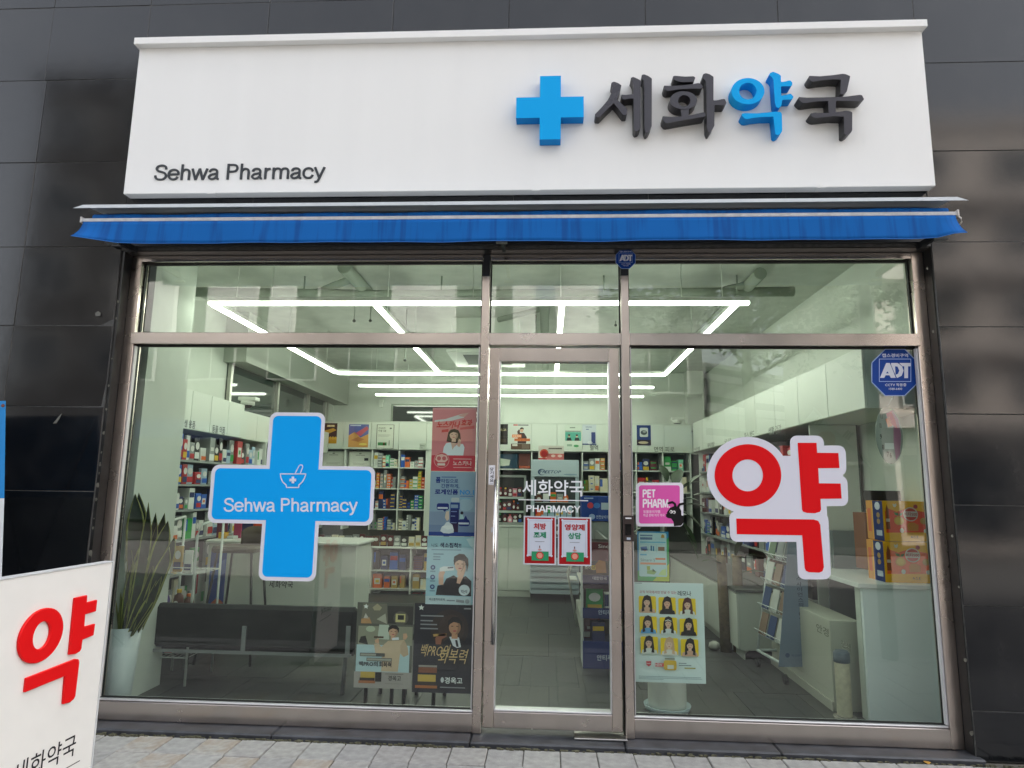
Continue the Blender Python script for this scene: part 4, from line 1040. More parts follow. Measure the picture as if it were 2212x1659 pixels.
# ---- left cabinets over the product wall
XC = WX0 - .34
def wall_cabinet(name, label, y0, y1, x_face, x_back, z0, z1, nd, sgn):
    t = thing(name, label, 'cabinet')
    boxo('carcass', min(x_face - sgn * .019, x_back), max(x_face - sgn * .019, x_back), y0, y1, z0, z1, CABE, t)
    for i in range(nd):
        a = y0 + (y1 - y0) * i / nd; b = y0 + (y1 - y0) * (i + 1) / nd
        boxo('cabinet_door', min(x_face, x_face - sgn * .018), max(x_face, x_face - sgn * .018), a + .003, b - .003, z0 + .002, z1 - .004, CABM, t, .002)
    return t
LYA = .85
Z1L = PX(388, 835, XC).z; Z0L = PX(388, 924, XC).z
LYB = PX(530, 868, XC).y
wall_cabinet('wall_cabinet', 'white wall cabinets above the hygiene goods on the left wall', LYA, LYB, XC, WL + .002, Z0L, Z1L, 5, 1)
Z1M = PX(560, 895, XC - .04).z; Z0M = PX(552, 953, XC - .04).z
wall_cabinet('wall_cabinet', 'lower set back white wall cabinets beyond the hygiene goods', LYB + .004, 5.55, XC - .04, WL + .002, Z0M, Z1M, 7, 1)
def side_text(name, label, body, u0, v0, u1, v1, X, col, sgn, bold=.01):
    """lettering on a wall that runs back along x = X; facing +x if sgn>0"""
    a, b = PX(u0, (v0 + v1) / 2, X), PX(u1, (v0 + v1) / 2, X)
    zt = .5 * (PX(u0, v0, X).z + PX(u1, v0, X).z); zb = .5 * (PX(u0, v1, X).z + PX(u1, v1, X).z)
    vs, fs = textgeo(body, bold); mb = MB()
    for v in vs: mb.v.append((X + sgn * .0012, a.y + (b.y - a.y) * v[0], zb + (zt - zb) * v[1]))
    for f in fs: mb.face(list(f), pr(col))
    return tag(mb.build(name, None, recalc=False), label, 'lettering')
side_text('shelf_lettering', 'dark Korean lettering on first cabinets above the hygiene goods', '위생 용품', 390, 907, 422, 924, XC, '#3d423e', 1)
side_text('shelf_lettering', 'dark Korean lettering on the cabinets above the animal goods', '동물 약품', 458, 920, 486, 937, XC, '#3d423e', 1)

# ---- goods
NAMED = {'white': '#d9ddd8', 'pale blue': '#9fb9cc', 'blue': '#1f57b0', 'navy': '#1d2c5e', 'red': '#b3262a', 'orange': '#d8692a', 'yellow': '#d9b32b', 'green': '#2f9a4c',
         'mint': '#7fd0ab', 'black': '#1c1c1f', 'brown': '#5b3522', 'purple': '#5a4688', 'cream': '#ddd6bb', 'pink': '#d98fa0', 'grey': '#8e9492', 'gold': '#b1924a', 'maroon': '#5b1f28', 'olive': '#7c7a2c', 'teal': '#2a6b72'}
_PM = {}
def product_mesh(kind, c, accent, var):
    key = (kind, c, accent, var)
    if key in _PM: return _PM[key]
    m, a, w = mat(NAMED[c], .4), mat(NAMED[accent], .4), mat('#d6d6d2', .4)
    mb = MB()
    if kind == 'box':
        mb.box(0, 1, 0, 1, 0, 1, m)
        if var == 0: mb.quad([(.06, -.004, .55), (.94, -.004, .55), (.94, -.004, .8), (.06, -.004, .8)], a)
        elif var == 1: mb.quad([(.0, -.004, .05), (1, -.004, .05), (1, -.004, .32), (.0, -.004, .32)], a); mb.quad([(.2, -.004, .45), (.8, -.004, .45), (.8, -.004, .6), (.2, -.004, .6)], w)
        elif var == 2: mb.quad([(.18, -.004, .3), (.82, -.004, .3), (.82, -.004, .72), (.18, -.004, .72)], w); mb.quad([(.3, -.007, .42), (.7, -.007, .42), (.7, -.007, .6), (.3, -.007, .6)], a)
        elif var == 3: mb.quad([(0, -.004, .4), (.35, -.004, .4), (.35, -.004, .95), (0, -.004, .95)], a)
    elif kind == 'pouch':
        pts = [(0.04, 0), (.96, 0), (1, .08), (.97, .9), (1, .96), (.98, 1), (.02, 1), (0, .96), (.03, .9), (0, .08)]
        mb.prism(pts, lambda q: (q[0], 0.25 + .25 * abs(q[1] - .45), q[1]), Vector((0, .5, 0)), m)
        n = 14; mb.quad([(.5 + .34 * math.cos(6.283 * i / n), .10 + .12, .66 + .17 * math.sin(6.283 * i / n)) for i in range(n)], w)
        mb.quad([(.1, .2, .1), (.9, .2, .1), (.9, .2, .38), (.1, .2, .38)], a)
    elif kind == 'bottle':
        mb.lathe((.5, .5, 0), [(.42, 0), (.48, .03), (.48, .55), (.40, .70), (.2, .80), (.2, .84)], m, 12)
        mb.lathe((.5, .5, .841), [(.24, 0), (.24, .14), (.18, .155)], a, 10)
        n = 10; mb.quad([(.5 + .3 * math.cos(6.283 * i / n), .0, .35 + .16 * math.sin(6.283 * i / n)) for i in range(n)], w)
    o = mb.build('goods', None, recalc=True); me = o.data; bpy.data.objects.remove(o); _PM[key] = me
    return me
NAMES = {'box': ('medicine_box', 'box'), 'pouch': ('goods_pouch', 'pouch'), 'bottle': ('medicine_bottle', 'bottle')}
def goods(kind, c, accent, var, loc, size, rz, where, name=None, label=None, group=None):
    nm, cat = NAMES[kind]
    o = bpy.data.objects.new(name or nm, product_mesh(kind, c, accent, var)); link(o)
    o.location = loc; o.scale = size; o.rotation_euler = (0, 0, rz)
    lb = label or ('%s %s %s' % (c, {'box': 'medicine carton', 'pouch': 'packet', 'bottle': 'bottle'}[kind], where))
    return tag(o, lb, cat, group or lb)
STK = ('lowest', 'second', 'third', 'fourth', 'fifth', 'sixth', 'seventh', 'eighth', 'ninth', 'tenth')
def run_fill(length, depth, place, z0, z1, where, pal, kinds, rng, stack=.5, wr=(.05, .09), hr=(.5, .92), gap=.006, thin=(.028, .05)):
    """fill one shelf bay: place(s) -> (x,y,rz) at distance s along the bay"""
    s = .008
    while True:
        w = rng.uniform(*wr)
        if s + w > length: break
        kd = rng.choice(kinds); c = rng.choice(pal); a = rng.choice([k for k in ('white', 'blue', 'red', 'green', 'orange', 'navy', 'yellow') if k != c]); H = (z1 - z0) * rng.uniform(*hr)
        x, y, rz = place(s)
        if kd == 'box' and rng.random() < stack:
            h = rng.uniform(*thin); n = max(1, int(H / h)); var = rng.randrange(4)
            for i in range(n):
                lb = '%s carton%s, %s in stack, %s' % (c, (' %s banded' % a) if var != 2 else '', STK[min(i, len(STK) - 1)] if i < n - 1 or n == 1 else 'top', where)
                jx = rng.uniform(-.003, .003)
                goods('box', c, a, var, (x + jx, y, z0 + i * h + .0005), (w, depth, h - .0012), rz, where, label=lb)
        else:
            vr = rng.randrange(4)
            goods(kd, c, a, vr, (x, y, z0 + .0005), (w, depth if kd == 'box' else min(depth, w * (1 if kd == 'bottle' else .5)), H), rz, where, name={'box': 'goods_carton', 'pouch': None, 'bottle': None}[kd], label='%s %s%s %s' % (c, {'box': 'upright carton', 'pouch': 'packet', 'bottle': 'bottle'}[kd], (' with %s %s' % (a, 'band' if kd != 'bottle' else 'cap')) if (kd != 'box' or vr != 2) else ' with white panel', where))
        s += w + gap * rng.uniform(.5, 3)

# left product wall
def shelf_wall(name, label, y0, y1, xf, xb, levels, sgn, lip='#8f9693'):
    t = thing(name, label, 'shelving')
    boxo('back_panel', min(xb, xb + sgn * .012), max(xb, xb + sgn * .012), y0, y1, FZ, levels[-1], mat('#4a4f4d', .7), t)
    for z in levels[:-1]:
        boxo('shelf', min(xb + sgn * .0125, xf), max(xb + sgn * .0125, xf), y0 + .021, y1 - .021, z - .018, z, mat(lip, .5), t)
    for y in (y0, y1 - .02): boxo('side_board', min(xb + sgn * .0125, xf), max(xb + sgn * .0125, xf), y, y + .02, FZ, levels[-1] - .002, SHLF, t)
    return t
LZ = [.35, .70, 1.0, 1.27, 1.50, 1.72, Z0L - .002]
xb = WL + .03
shelf_wall('product_shelving', 'white shelving packed with hygiene goods on the left wall', LYA, 3.3, XC - .02, xb, LZ, 1)
lr = random.Random(11)
nm = ('lowest', 'second', 'third', 'fourth', 'fifth', 'top')
pals = [('white', 'red', 'green', 'cream'), ('orange', 'green', 'white', 'yellow'), ('white', 'pale blue', 'green', 'grey'), ('navy', 'red', 'purple', 'blue'), ('pale blue', 'white', 'blue', 'red'), ('blue', 'white', 'black', 'red', 'pale blue')]
for i in range(6):
    for (ya, yb_, tx) in ((1.15, 2.1, 'of left wall near window'), (2.11, 3.27, 'of left wall further in')):
        run_fill(yb_ - ya, .11, lambda s, ya=ya: (XC - .03 + lr.uniform(-.02, .012), ya + s, math.pi / 2), LZ[i], LZ[i + 1] - .02, 'on the %s shelf %s' % (nm[i], tx), pals[i] + ('white', 'grey'), ('pouch', 'pouch', 'pouch', 'box'), lr, .12, (.055, .125), (.5, 1.0), .003)
# back unit: upper doors and open shelves
YC = 5.6
XRC = P(1495, 915, YC).x
def px_(u, v=1000, Y=YC): return P(u, v, Y).x
def pz_(v, u=1000, Y=YC): return P(u, v, Y).z
CZ1, CZ0 = P(1110, 915.5, YC).z, P(1110, 974, YC).z
bu = thing('back_shelving', 'white wall of shelves and upper doors along the back of the shop', 'shelving')
ux = [px_(u, 945) for u in (566, 618, 682, 743, 802, 862, 922, 1030, 1080, 1148.5, 1203, 1257, 1316, 1376, 1434, 1494)]
for a, b in zip(ux[:-1], ux[1:]): boxo('upper_door', a + .003, b - .003, YC - .02, YC - .002, CZ0, CZ1, CABM, bu, .002)
boxo('upper_carcass', ux[0], ux[-1], YC - .0015, YC + .36, CZ0 + .002, CZ1 - .002, CABE, bu)
boxo('top_board', ux[0], ux[-1], YC - .025, YC + .37, CZ1 + .001, CZ1 + .018, CABE, bu)
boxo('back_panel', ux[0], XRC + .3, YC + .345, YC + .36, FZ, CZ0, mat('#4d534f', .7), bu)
sh_z = [P(1110, v, YC).z for v in (1012.5, 1058.6, 1104)]
ux2 = [px_(u, 1040) for u in (560, 620, 684, 742, 801, 860, 919)]
for x in ux2 + [px_(u, 1040) for u in (1030, 1078, 1148, 1258, 1317, 1375, 1433, 1493)]: boxo('upright', x - .009, x + .009, YC, YC + .344, P(1110, 1150, YC).z, CZ0 - .001, SHLF, bu)
for z in sh_z:
    for a, b in zip(ux2[:-1], ux2[1:]): boxo('shelf', a + .0095, b - .0095, YC + .004, YC + .344, z - .016, z, SHLF, bu)
    xs = [px_(u, 1040) for u in (1258, 1317, 1375, 1433, 1493)]
    for a, b in zip(xs[:-1], xs[1:]): boxo('shelf', a + .0095, b - .0095, YC + .004, YC + .344, z - .016, z, SHLF, bu)
boxo('shelf', px_(1030, 1040) + .01, px_(1078, 1040) - .01, YC + .004, YC + .344, sh_z[0] - .016, sh_z[0], SHLF, bu); boxo('shelf', px_(1078, 1040) + .01, px_(1148, 1040) - .01, YC + .004, YC + .344, sh_z[0] - .016, sh_z[0], SHLF, bu)
boxo('filler_panel', ux2[-1] + .01, px_(1030, 1040) - .01, YC + .001, YC + .02, FZ, CZ0 - .001, CABM, bu)
br = random.Random(5)
zz = [CZ0] + sh_z + [P(1110, 1150, YC).z]
bays = [(2, 'behind the top of the blue cross'), (3, 'behind the cross'), (4, 'right of cross'), (5, 'beside pink poster')]
rown = ('top', 'second', 'third', 'lowest')
palb = [('white', 'cream', 'orange', 'blue', 'mint', 'grey', 'white'), ('white', 'pink', 'grey', 'orange', 'yellow', 'white', 'black'), ('green', 'white', 'red', 'navy', 'blue', 'maroon', 'white'), ('blue', 'white', 'blue', 'grey', 'brown', 'cream')]
for r in range(4):
    for b, tx in bays:
        if b in (2, 3) and r > 0: continue
        a, c = ux2[b] + .012, ux2[b + 1] - .012
        if b in (2, 3): continue
        run_fill(c - a, .09, lambda s, a=a: (a + s, YC + .03 + br.uniform(-.015, .03), 0), zz[r + 1], zz[r] - .018, 'on %s back shelf %s' % (rown[r], tx), palb[r], ('box',), br, .66, (.042, .07), (.45, .92), .003, (.036, .06))
for b, lb in ((2, 'white certificate standing on the back shelf next to the blue cross'), (3, 'white certificate with small photo standing on the back shelf')):
    a, c = ux2[b] + .03, ux2[b + 1] - .03
    A = Art(0, 0, 10, 14); A.rect(.4, .4, 9.6, 13.6, '#c2c6b8'); A.up(); A.rect(.7, .7, 9.3, 13.3, '#dadcd2'); A.up(); A.rect(3, 3.2, 7, 3.7, '#8a8d84'); A.ell(5, 2, .6, .6, '#8a8d84'); A.rect(2, 10.5, 8, 10.8, '#9a9d94'); A.rect(2, 11.5, 7, 11.8, '#9a9d94')
    if b == 3: A.rect(6.8, 6, 8.6, 8.4, '#33363a')
    o = boxo('certificate', a, c, YC + .1, YC + .106, sh_z[0] + .001, CZ0 - .03, pr('#b9bdb0')); tag(o, lb, 'certificate'); A.build('printed_picture', o, (a, YC + .1, sh_z[0] + .001), (c - a, 0, 0), (0, 0, CZ0 - .031 - sh_z[0]), NY)
# lower counter units at the back left
YL = 5.2
lu = thing('low_shelving', 'low white open shelf unit under the back shelves', 'shelving')
lx = [P(u, 1240, YL).x for u in (640, 713, 800, 886, 950, 1030)]
lzs = [P(850, v, YL).z for v in (1185, 1232, 1273, 1305)]
boxo('counter_top', lx[0], lx[-1], YL - .02, YC + .34, lzs[0] - .0, lzs[0] + .022, SHLF, lu, .003)
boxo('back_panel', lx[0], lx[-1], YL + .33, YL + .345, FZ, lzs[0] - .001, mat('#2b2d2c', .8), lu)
for x in lx: boxo('upright', x - .012, x + .012, YL, YL + .329, FZ, lzs[0] - .001, SHLF, lu)
for z in lzs[1:] + [FZ + .07]:
    for a, b in zip(lx[:-1], lx[1:]): boxo('shelf', a + .0125, b - .0125, YL + .004, YL + .329, z - .018, z, SHLF, lu)
pl = [('black', 'navy', 'blue', 'maroon', 'gold'), ('gold', 'grey', 'red', 'orange', 'cream'), ('red', 'white', 'brown')]
for r in range(3):
    for bi, (a, b) in enumerate(zip(lx[:-1], lx[1:])):
        if r == 2: z0 = FZ + .07
        else: z0 = lzs[r + 1]
        top = lzs[r] - .03 if r < 2 else lzs[2] - .03
        if r == 2: z0 = lzs[3]; top = lzs[2] - .03
        run_fill(b - a - .03, .1, lambda s, a=a: (a + .018 + s, YL + .05 + br.uniform(0, .05), 0), z0, top, 'on %s low shelf %s' % (('upper', 'middle', 'bottom')[r], ('behind cross', 'below cross arm', 'right of cross', 'beside blue poster', 'behind blue poster')[bi]), pl[r], ('box',), br, .1, (.07, .13), (.6, .95), .012)
# pouches in a row on the counter top
x = lx[0] + .05
while x < lx[-1] - .1:
    w = br.uniform(.075, .10); c = br.choice(('grey', 'maroon', 'maroon', 'black', 'cream', 'brown', 'red'))
    goods('pouch', c, br.choice(('white', 'gold', 'brown')), 0, (x, YL + .06 + br.uniform(0, .03), lzs[0] + .0225), (w, .06, br.uniform(.13, .17)), br.uniform(-.15, .15), 'standing in a row on the low back counter')
    x += w + .012
# back wall above: window into the back room
bw = thing('inner_window', 'dark window into the back room above the back shelves', 'window')
r_ = rectp(848, 877, 1032, 918, YB - .03)
boxo('dark_glass', r_[0], r_[2], YB - .02, YB - .012, r_[1] - .05, r_[3], mat((.02, .03, .03), .05, spec=.8), bw)
boxo('window_frame', r_[0] - .03, r_[2] + .03, YB - .03, YB - .0205, r_[3] + .001, r_[3] + .03, mat('#8d9888', .5), bw); boxo('window_frame', r_[0] - .03, r_[0] - .001, YB - .03, YB - .0205, r_[1], r_[3], mat('#8d9888', .5), bw)
r_ = rectp(820, 864, 828, 880, YB - .02); t = boxo('motion_sensor', r_[0], r_[2], YB - .06, YB - .001, r_[1], r_[3], mat('#d8dcd4', .4)); tag(t, 'small white motion sensor on the back wall left of the inner window', 'sensor')
struct(boxo('wall_column', P(1478, 860, YB).x, P(1500, 860, YB).x + .1, YB - .25, YB - .001, CZ1, CEIL - .001, WALLM))

# small posters on the upper doors
def small(name, label, u0, v0, u1, v1, art, paper='#d5d8cf'): return sheet(name, label, 'poster', u0, v0, u1, v1, YC - .024, art, paper)
A = Art(0, 0, 100, 160); A.rect(0, 0, 100, 160, '#14120f'); A.up(); A.poly([(0, 60), (70, 40), (95, 55), (0, 100)], '#c79a22'); A.rect(20, 14, 80, 30, '#b9a468'); A.rect(0, 120, 100, 160, '#c58f1c'); A.up()
for i in range(5): A.ell(10 + 20 * i, 118, 10, 12, '#d8a92c')
A.text('효과', 24, 16, 76, 28, '#f0ead0', .02); small('cabinet_poster', 'black and yellow poster on a back cabinet door right of the blue cross top', 700, 914, 728, 958, A)
A = Art(0, 0, 100, 120); A.rect(0, 0, 100, 120, '#5a65a8'); A.up(); A.poly([(0, 60), (30, 40), (60, 70), (100, 50), (100, 120), (0, 120)], '#d39a55'); A.poly([(30, 50), (60, 30), (90, 10), (100, 24), (60, 62)], '#c0586a'); A.up(); A.poly([(10, 84), (50, 66), (80, 80), (50, 92)], '#b9784a'); A.ell(74, 104, 20, 6, '#e2cb6a'); A.rect(6, 4, 60, 9, '#c8d0e8')
small('cabinet_poster', 'purple and orange desert poster on a back cabinet door', 753, 916.5, 796, 966, A)
A = Art(0, 0, 100, 140); A.rect(0, 0, 100, 140, '#6e726a'); A.up(); A.rect(4, 3, 96, 137, '#d3d8cc'); A.up(); A.text('건강한', 10, 16, 50, 27, '#4a4f4a', .01); A.text('약국', 10, 32, 56, 44, '#4a4f4a', .01); A.rect(10, 60, 80, 62, '#8a8f88'); A.rect(10, 67, 70, 69, '#8a8f88'); A.rect(10, 104, 60, 122, '#4e8a55'); A.rect(40, 104, 50, 122, '#b4583c'); A.rect(72, 92, 76, 122, '#6a6f6a'); A.ell(80, 22, 7, 5, '#70756f')
small('cabinet_poster', 'white notice with a green picture strip on a back cabinet door', 813, 917, 851, 969, A)
A = Art(0, 0, 60, 60); A.rect(0, 0, 60, 60, '#b9c0b4'); A.up(); A.poly([(6, 10), (54, 20), (54, 26), (6, 30)], '#8e978c'); A.rect(8, 38, 30, 44, '#767c74'); small('door_label', 'small grey label at the corner of an empty back cabinet door', 906, 958, 920, 972, A)
A = Art(0, 0, 90, 180); A.rect(0, 0, 90, 180, '#15130f'); A.up(); A.text('경옥고', 6, 40, 80, 62, '#b9ad84', .02); A.rect(0, 110, 90, 116, '#38342c'); A.rect(8, 130, 80, 160, '#3a3226')
small('cabinet_poster', 'narrow black poster on a back cabinet door behind the door stile', 1068, 916, 1097, 960, A)
A = Art(0, 0, 180, 235); A.rect(0, 0, 180, 235, '#cfd3cc'); A.up(); A.rect(20, 5, 60, 16, '#c03a2e'); A.rect(62, 5, 160, 16, '#777'); A.poly([(60, 180), (62, 110), (80, 82), (120, 82), (145, 120), (140, 180)], '#3a2420'); A.poly([(82, 84), (62, 100), (56, 70), (72, 50), (80, 54)], '#4a2e28'); A.up(); A.ell(98, 58, 16, 20, '#d0a58c'); A.up(); A.poly([(80, 52), (84, 36), (100, 30), (116, 38), (116, 54), (106, 44)], '#1c1514'); A.rect(10, 98, 96, 126, '#d8702a'); A.rect(30, 134, 176, 158, '#d8702a'); A.rect(0, 182, 180, 235, '#5b4538'); A.up(); A.rect(12, 186, 60, 204, '#d8d0c8'); A.rect(100, 186, 172, 230, '#77655a')
A.text('피로회복', 16, 101, 90, 123, '#f0dcc8', .01); A.text('비타민케어', 36, 137, 170, 156, '#5a1c10', .01)
small('cabinet_poster', 'white poster of a man in dark shirt with orange bands on a back cabinet door', 1104, 915.8, 1146, 971, A)
A = Art(0, 0, 160, 225); A.rect(0, 0, 160, 225, '#cbd5c8'); A.up(); A.rect(8, 55, 150, 62, '#4a5a52'); A.rect(8, 66, 152, 148, '#4fa08e'); A.rect(50, 22, 100, 30, '#6a726a'); A.up(); A.poly([(20, 148), (26, 120), (60, 120), (68, 148)], '#1d2624'); A.poly([(92, 148), (98, 120), (132, 120), (140, 148)], '#1d2624'); A.up(); A.ell(44, 104, 10, 13, '#c7a48c'); A.ell(114, 104, 10, 13, '#c7a48c'); A.ell(108, 196, 24, 12, '#4f9a64'); A.rect(24, 180, 70, 200, '#8fa894'); A.up(); A.ell(44, 95, 11, 8, '#181614'); A.ell(114, 95, 11, 8, '#181614')
small('cabinet_poster', 'white poster of two people on teal on a back cabinet door', 1219, 918, 1257, 970, A)
A = Art(0, 0, 130, 185); A.rect(0, 0, 130, 185, '#c3cbd2'); A.up(); A.rect(84, 70, 122, 172, '#2b3c74'); A.ell(70, 165, 24, 14, '#dcdfe2'); A.rect(0, 174, 130, 185, '#2b3c74'); A.rect(30, 20, 90, 26, '#6f7a94'); A.rect(35, 40, 60, 48, '#5f6a90'); A.up(); A.rect(90, 56, 116, 70, '#c3c7cd')
small('cabinet_poster', 'grey blue poster of a navy spray can on a back cabinet door', 1258, 917, 1288, 961, A)
A = Art(0, 0, 130, 185); A.rect(0, 0, 130, 185, '#1d3570'); A.up(); A.rrect(28, 24, 104, 108, 12, '#c8cdc9'); A.rect(0, 134, 130, 185, '#2a1a14'); A.up(); A.ell(66, 68, 30, 22, '#4c5250'); A.ell(60, 160, 46, 12, '#c0b08e'); A.up(); A.ell(70, 60, 16, 10, '#9aa09c')
small('cabinet_poster', 'dark blue poster with white square on a back cabinet door', 1375.5, 918.5, 1406, 962, A)
def door_text(body, label, u0, v0, u1, v1): return glass_text('shelf_lettering', label, body, u0, v0, u1, v1, YC - .0225, '#4a4f4b', .008)
door_text('면역 피로', 'dark Korean lettering on the back cabinets above the fatigue goods', 1413, 965, 1457, 976)
door_text('혈액', 'dark Korean lettering on the back cabinets seen at the door edge', 1274, 961, 1292, 973)
# right wall cabinets
Z1R = P(1495, 915, YC).z; Z0R = P(1495, 977, YC).z
RYE = PX(1870, 893, XRC).y
rc = wall_cabinet('wall_cabinet', 'long row of white wall cabinets along the right wall', RYE, YC - .03, XRC, WX1 - .002, Z0R, Z1R, 9, -1)
for (body, u0, v0, u1, v1, what) in (('생활 건강', 1660, 922, 1688, 939, 'household goods'), ('파스 밴드', 1608, 934, 1630, 950, 'plasters'), ('구강', 1564, 950, 1580, 958, 'mouth care'), ('위장', 1528, 958, 1544, 968, 'stomach goods'), ('비염', 1500, 968, 1512, 977, 'cold goods')):
    side_text('shelf_lettering', 'grey Korean lettering on the right wall cabinets for %s' % what, body, u0, v0 - 8 + 6, u1, v1 - 2, XRC, '#6b736b', -1)
# right wall shelving
RZ = [.62, .92, 1.22, 1.5, 1.78, Z0R - .002]
shelf_wall('product_shelving', 'dark filled shelving along the right wall behind the red letter', 1.35, YC - .1, XRC + .06, WX1 - .03, RZ, -1)
rr_ = random.Random(3)
for i in range(5):
    run_fill(4.0, .1, lambda s: (XRC + .09 + rr_.uniform(-.02, .02), YC - .15 - s, -math.pi / 2), RZ[i], RZ[i + 1] - .02, 'on the %s shelf of the right wall' % ('lowest', 'second', 'third', 'fourth', 'top')[i], [('black', 'brown', 'grey'), ('navy', 'blue', 'grey', 'black'), ('grey', 'maroon', 'black', 'white'), ('navy', 'purple', 'grey', 'white'), ('black', 'red', 'white', 'black')][i], ('box', 'box', 'pouch'), rr_, .1, (.10, .2), (.5, .9), .02)
base = thing('base_cabinet', 'low white base cabinets along the right wall', 'cabinet')
bx0 = XRC - .42
boxo('carcass', bx0 + .02, WX1 - .002, 2.0, YC - .1, FZ + .08, .60, CABE, base)
for i in range(6): boxo('cabinet_door', bx0, bx0 + .018, 2.0 + i * .57 + .003, 2.0 + (i + 1) * .57 - .003, FZ + .09, .585, CABM, base, .002)
boxo('worktop', bx0 - .01, WX1 - .002, 1.99, YC - .1, .601, .625, mat('#5c605c', .4), base, .002)
boxo('kick_board', bx0 + .05, bx0 + .06, 2.0, YC - .1, FZ, FZ + .079, mat('#b9beb4', .5), base)
# cctv domes
def cctv(label, u, v, X, sgn):
    p = PX(u, v, X); t = thing('dome_camera', label, 'camera')
    boxo('mount', min(p.x, p.x - sgn * .2), max(p.x, p.x - sgn * .2), p.y - .06, p.y + .06, p.z + .03, p.z + .07, mat('#d9ddd5', .4), t, .006)
    MB().lathe((p.x - sgn * .11, p.y, p.z - .02), [(.02, -.035), (.045, -.02), (.055, 0)], mat('#151617', .15), 16).build('dome', t); MB().lathe((p.x - sgn * .11, p.y, p.z - .0195), [(.075, 0), (.075, .05)], mat('#d9ddd5', .4), 16).build('housing', t)
cctv('white dome camera above the right end of the back cabinets', 1478, 912, XRC - .02, 1)
cctv('white dome camera where the left wall cabinets step down', 556, 872, XC + .04, 1)
# ================================================================== things standing just behind the glass
PY = .035
def face(A, cx, cy, w, h, hair, skin='#d6ab92', long=True, top='#dfe3e6', tilt=0):
    """a small printed portrait: hair behind, neck, head, fringe, shoulders"""
    if long: A.poly([(cx - w * .66, cy - h * .35), (cx - w * .4, cy - h * .75), (cx + w * .05, cy - h * .86), (cx + w * .5, cy - h * .7), (cx + w * .72, cy - h * .2), (cx + w * .85, cy + h * 1.0), (cx + w * .3, cy + h * 1.1), (cx - w * .4, cy + h * 1.0), (cx - w * .85, cy + h * .9)], hair)
    else: A.poly([(cx - w * .58, cy), (cx - w * .58, cy - h * .5), (cx - w * .2, cy - h * .84), (cx + w * .3, cy - h * .82), (cx + w * .62, cy - h * .45), (cx + w * .58, cy + h * .05)], hair)
    A.up(); A.poly([(cx - w * .22, cy + h * .3), (cx + w * .22, cy + h * .3), (cx + w * .26, cy + h * .95), (cx - w * .26, cy + h * .95)], skin)
    if top: A.up(); A.poly([(cx - w * 1.3, cy + h * 1.75), (cx - w * 1.15, cy + h * 1.05), (cx - w * .4, cy + h * .75), (cx, cy + h * 1.15), (cx + w * .4, cy + h * .75), (cx + w * 1.15, cy + h * 1.05), (cx + w * 1.3, cy + h * 1.75)], top)
    c_ = lin(skin); dk_ = mat(tuple(x * .62 for x in c_), .5, spec=.25)
    A.up(); A.ell(cx, cy, w * .5, h * .62, skin, 22)
    A.up(); A.sh.append((A.k, [(cx + w * .5 * math.cos(t), cy + h * .62 * math.sin(t)) for t in [(-1.4 + 2.9 * i / 12) for i in range(13)]] + [(cx + w * .22, cy + h * .3), (cx + w * .26, cy - h * .2)], None, dk_))
    A.up(); A.poly([(cx - w * .54, cy - h * .02), (cx - w * .5, cy - h * .5), (cx - w * .1, cy - h * .72), (cx + w * .4, cy - h * .6), (cx + w * .55, cy - h * .02), (cx + w * .38, cy - h * .32), (cx - w * .1, cy - h * .42), (cx - w * .4, cy - h * .25)], hair)
    A.rect(cx - w * .3, cy - h * .10, cx - w * .12, cy - h * .04, '#2a2020'); A.rect(cx + w * .12, cy - h * .10, cx + w * .3, cy - h * .04, '#2a2020')
    A.poly([(cx - w * .05, cy + h * .14), (cx + w * .06, cy + h * .14), (cx, cy + h * .04)], '#b88a74'); A.ell(cx, cy + h * .32, w * .16, h * .06, '#b0505a', 10)
    return A
# pink poster (pixels of its own close-up)
A = Art(92, 36, 625, 812)
A.rect(92, 36, 625, 812, '#d8858b'); A.up(); A.rect(92, 620, 625, 812, '#cf3d4e'); A.rect(92, 36, 625, 60, '#dc979b')
A.up(); A.poly([(118, 192), (118, 214), (320, 196), (470, 158), (540, 92), (470, 104), (300, 158), (250, 176)], '#d9d4d6'); A.up(); A.poly([(400, 135), (470, 104), (540, 92), (478, 150)], '#d9a79d')
A.text('노스카나', 138, 198, 418, 290, '#c8202c', .035, 24); A.text('효과', 440, 178, 572, 258, '#c8202c', .035, 10)
A.poly([(208, 310), (290, 298), (290, 332), (208, 342)], '#c93843'); A.poly([(430, 282), (602, 252), (602, 292), (430, 306)], '#cf5560')
A.up(); face(A, 358, 372, 104, 88, '#1b1718', '#dcb5a4', True, None)
A.up(); A.poly([(225, 620), (240, 520), (268, 472), (322, 462), (345, 540), (402, 482), (470, 480), (490, 520), (478, 620)], '#dfe6ee'); A.up(); A.poly([(324, 462), (396, 470), (345, 552)], '#dcb5a4'); A.poly([(398, 500), (408, 446), (424, 418), (448, 432), (440, 500), (428, 520)], '#dcb5a4')
A.ell(218, 680, 94, 94, '#dc8f92', 30); A.up(); A.ell(218, 680, 86, 86, '#c64651', 30); A.up(); A.poly([(140, 672), (160, 620), (218, 606), (276, 622), (296, 672), (260, 706), (176, 706)], '#e6b7b0'); A.up(); A.ell(186, 658, 25, 25, '#c9656b'); A.ell(248, 658, 25, 25, '#c9656b'); A.rect(170, 718, 262, 744, '#e2cfc8')
A.text('노스카나', 358, 684, 582, 742, '#f1e4e4', .0); A.rect(358, 658, 580, 668, '#e6a9ab'); A.rect(362, 762, 580, 770, '#e6a9ab')
sheet('window_poster', 'pink poster of a dark haired person in white blouse with red footer', 'poster', 933, 881, 1028, 1018, PY, A, '#d8858b', group=None)
A = Art(50, 816, 615, 1604)
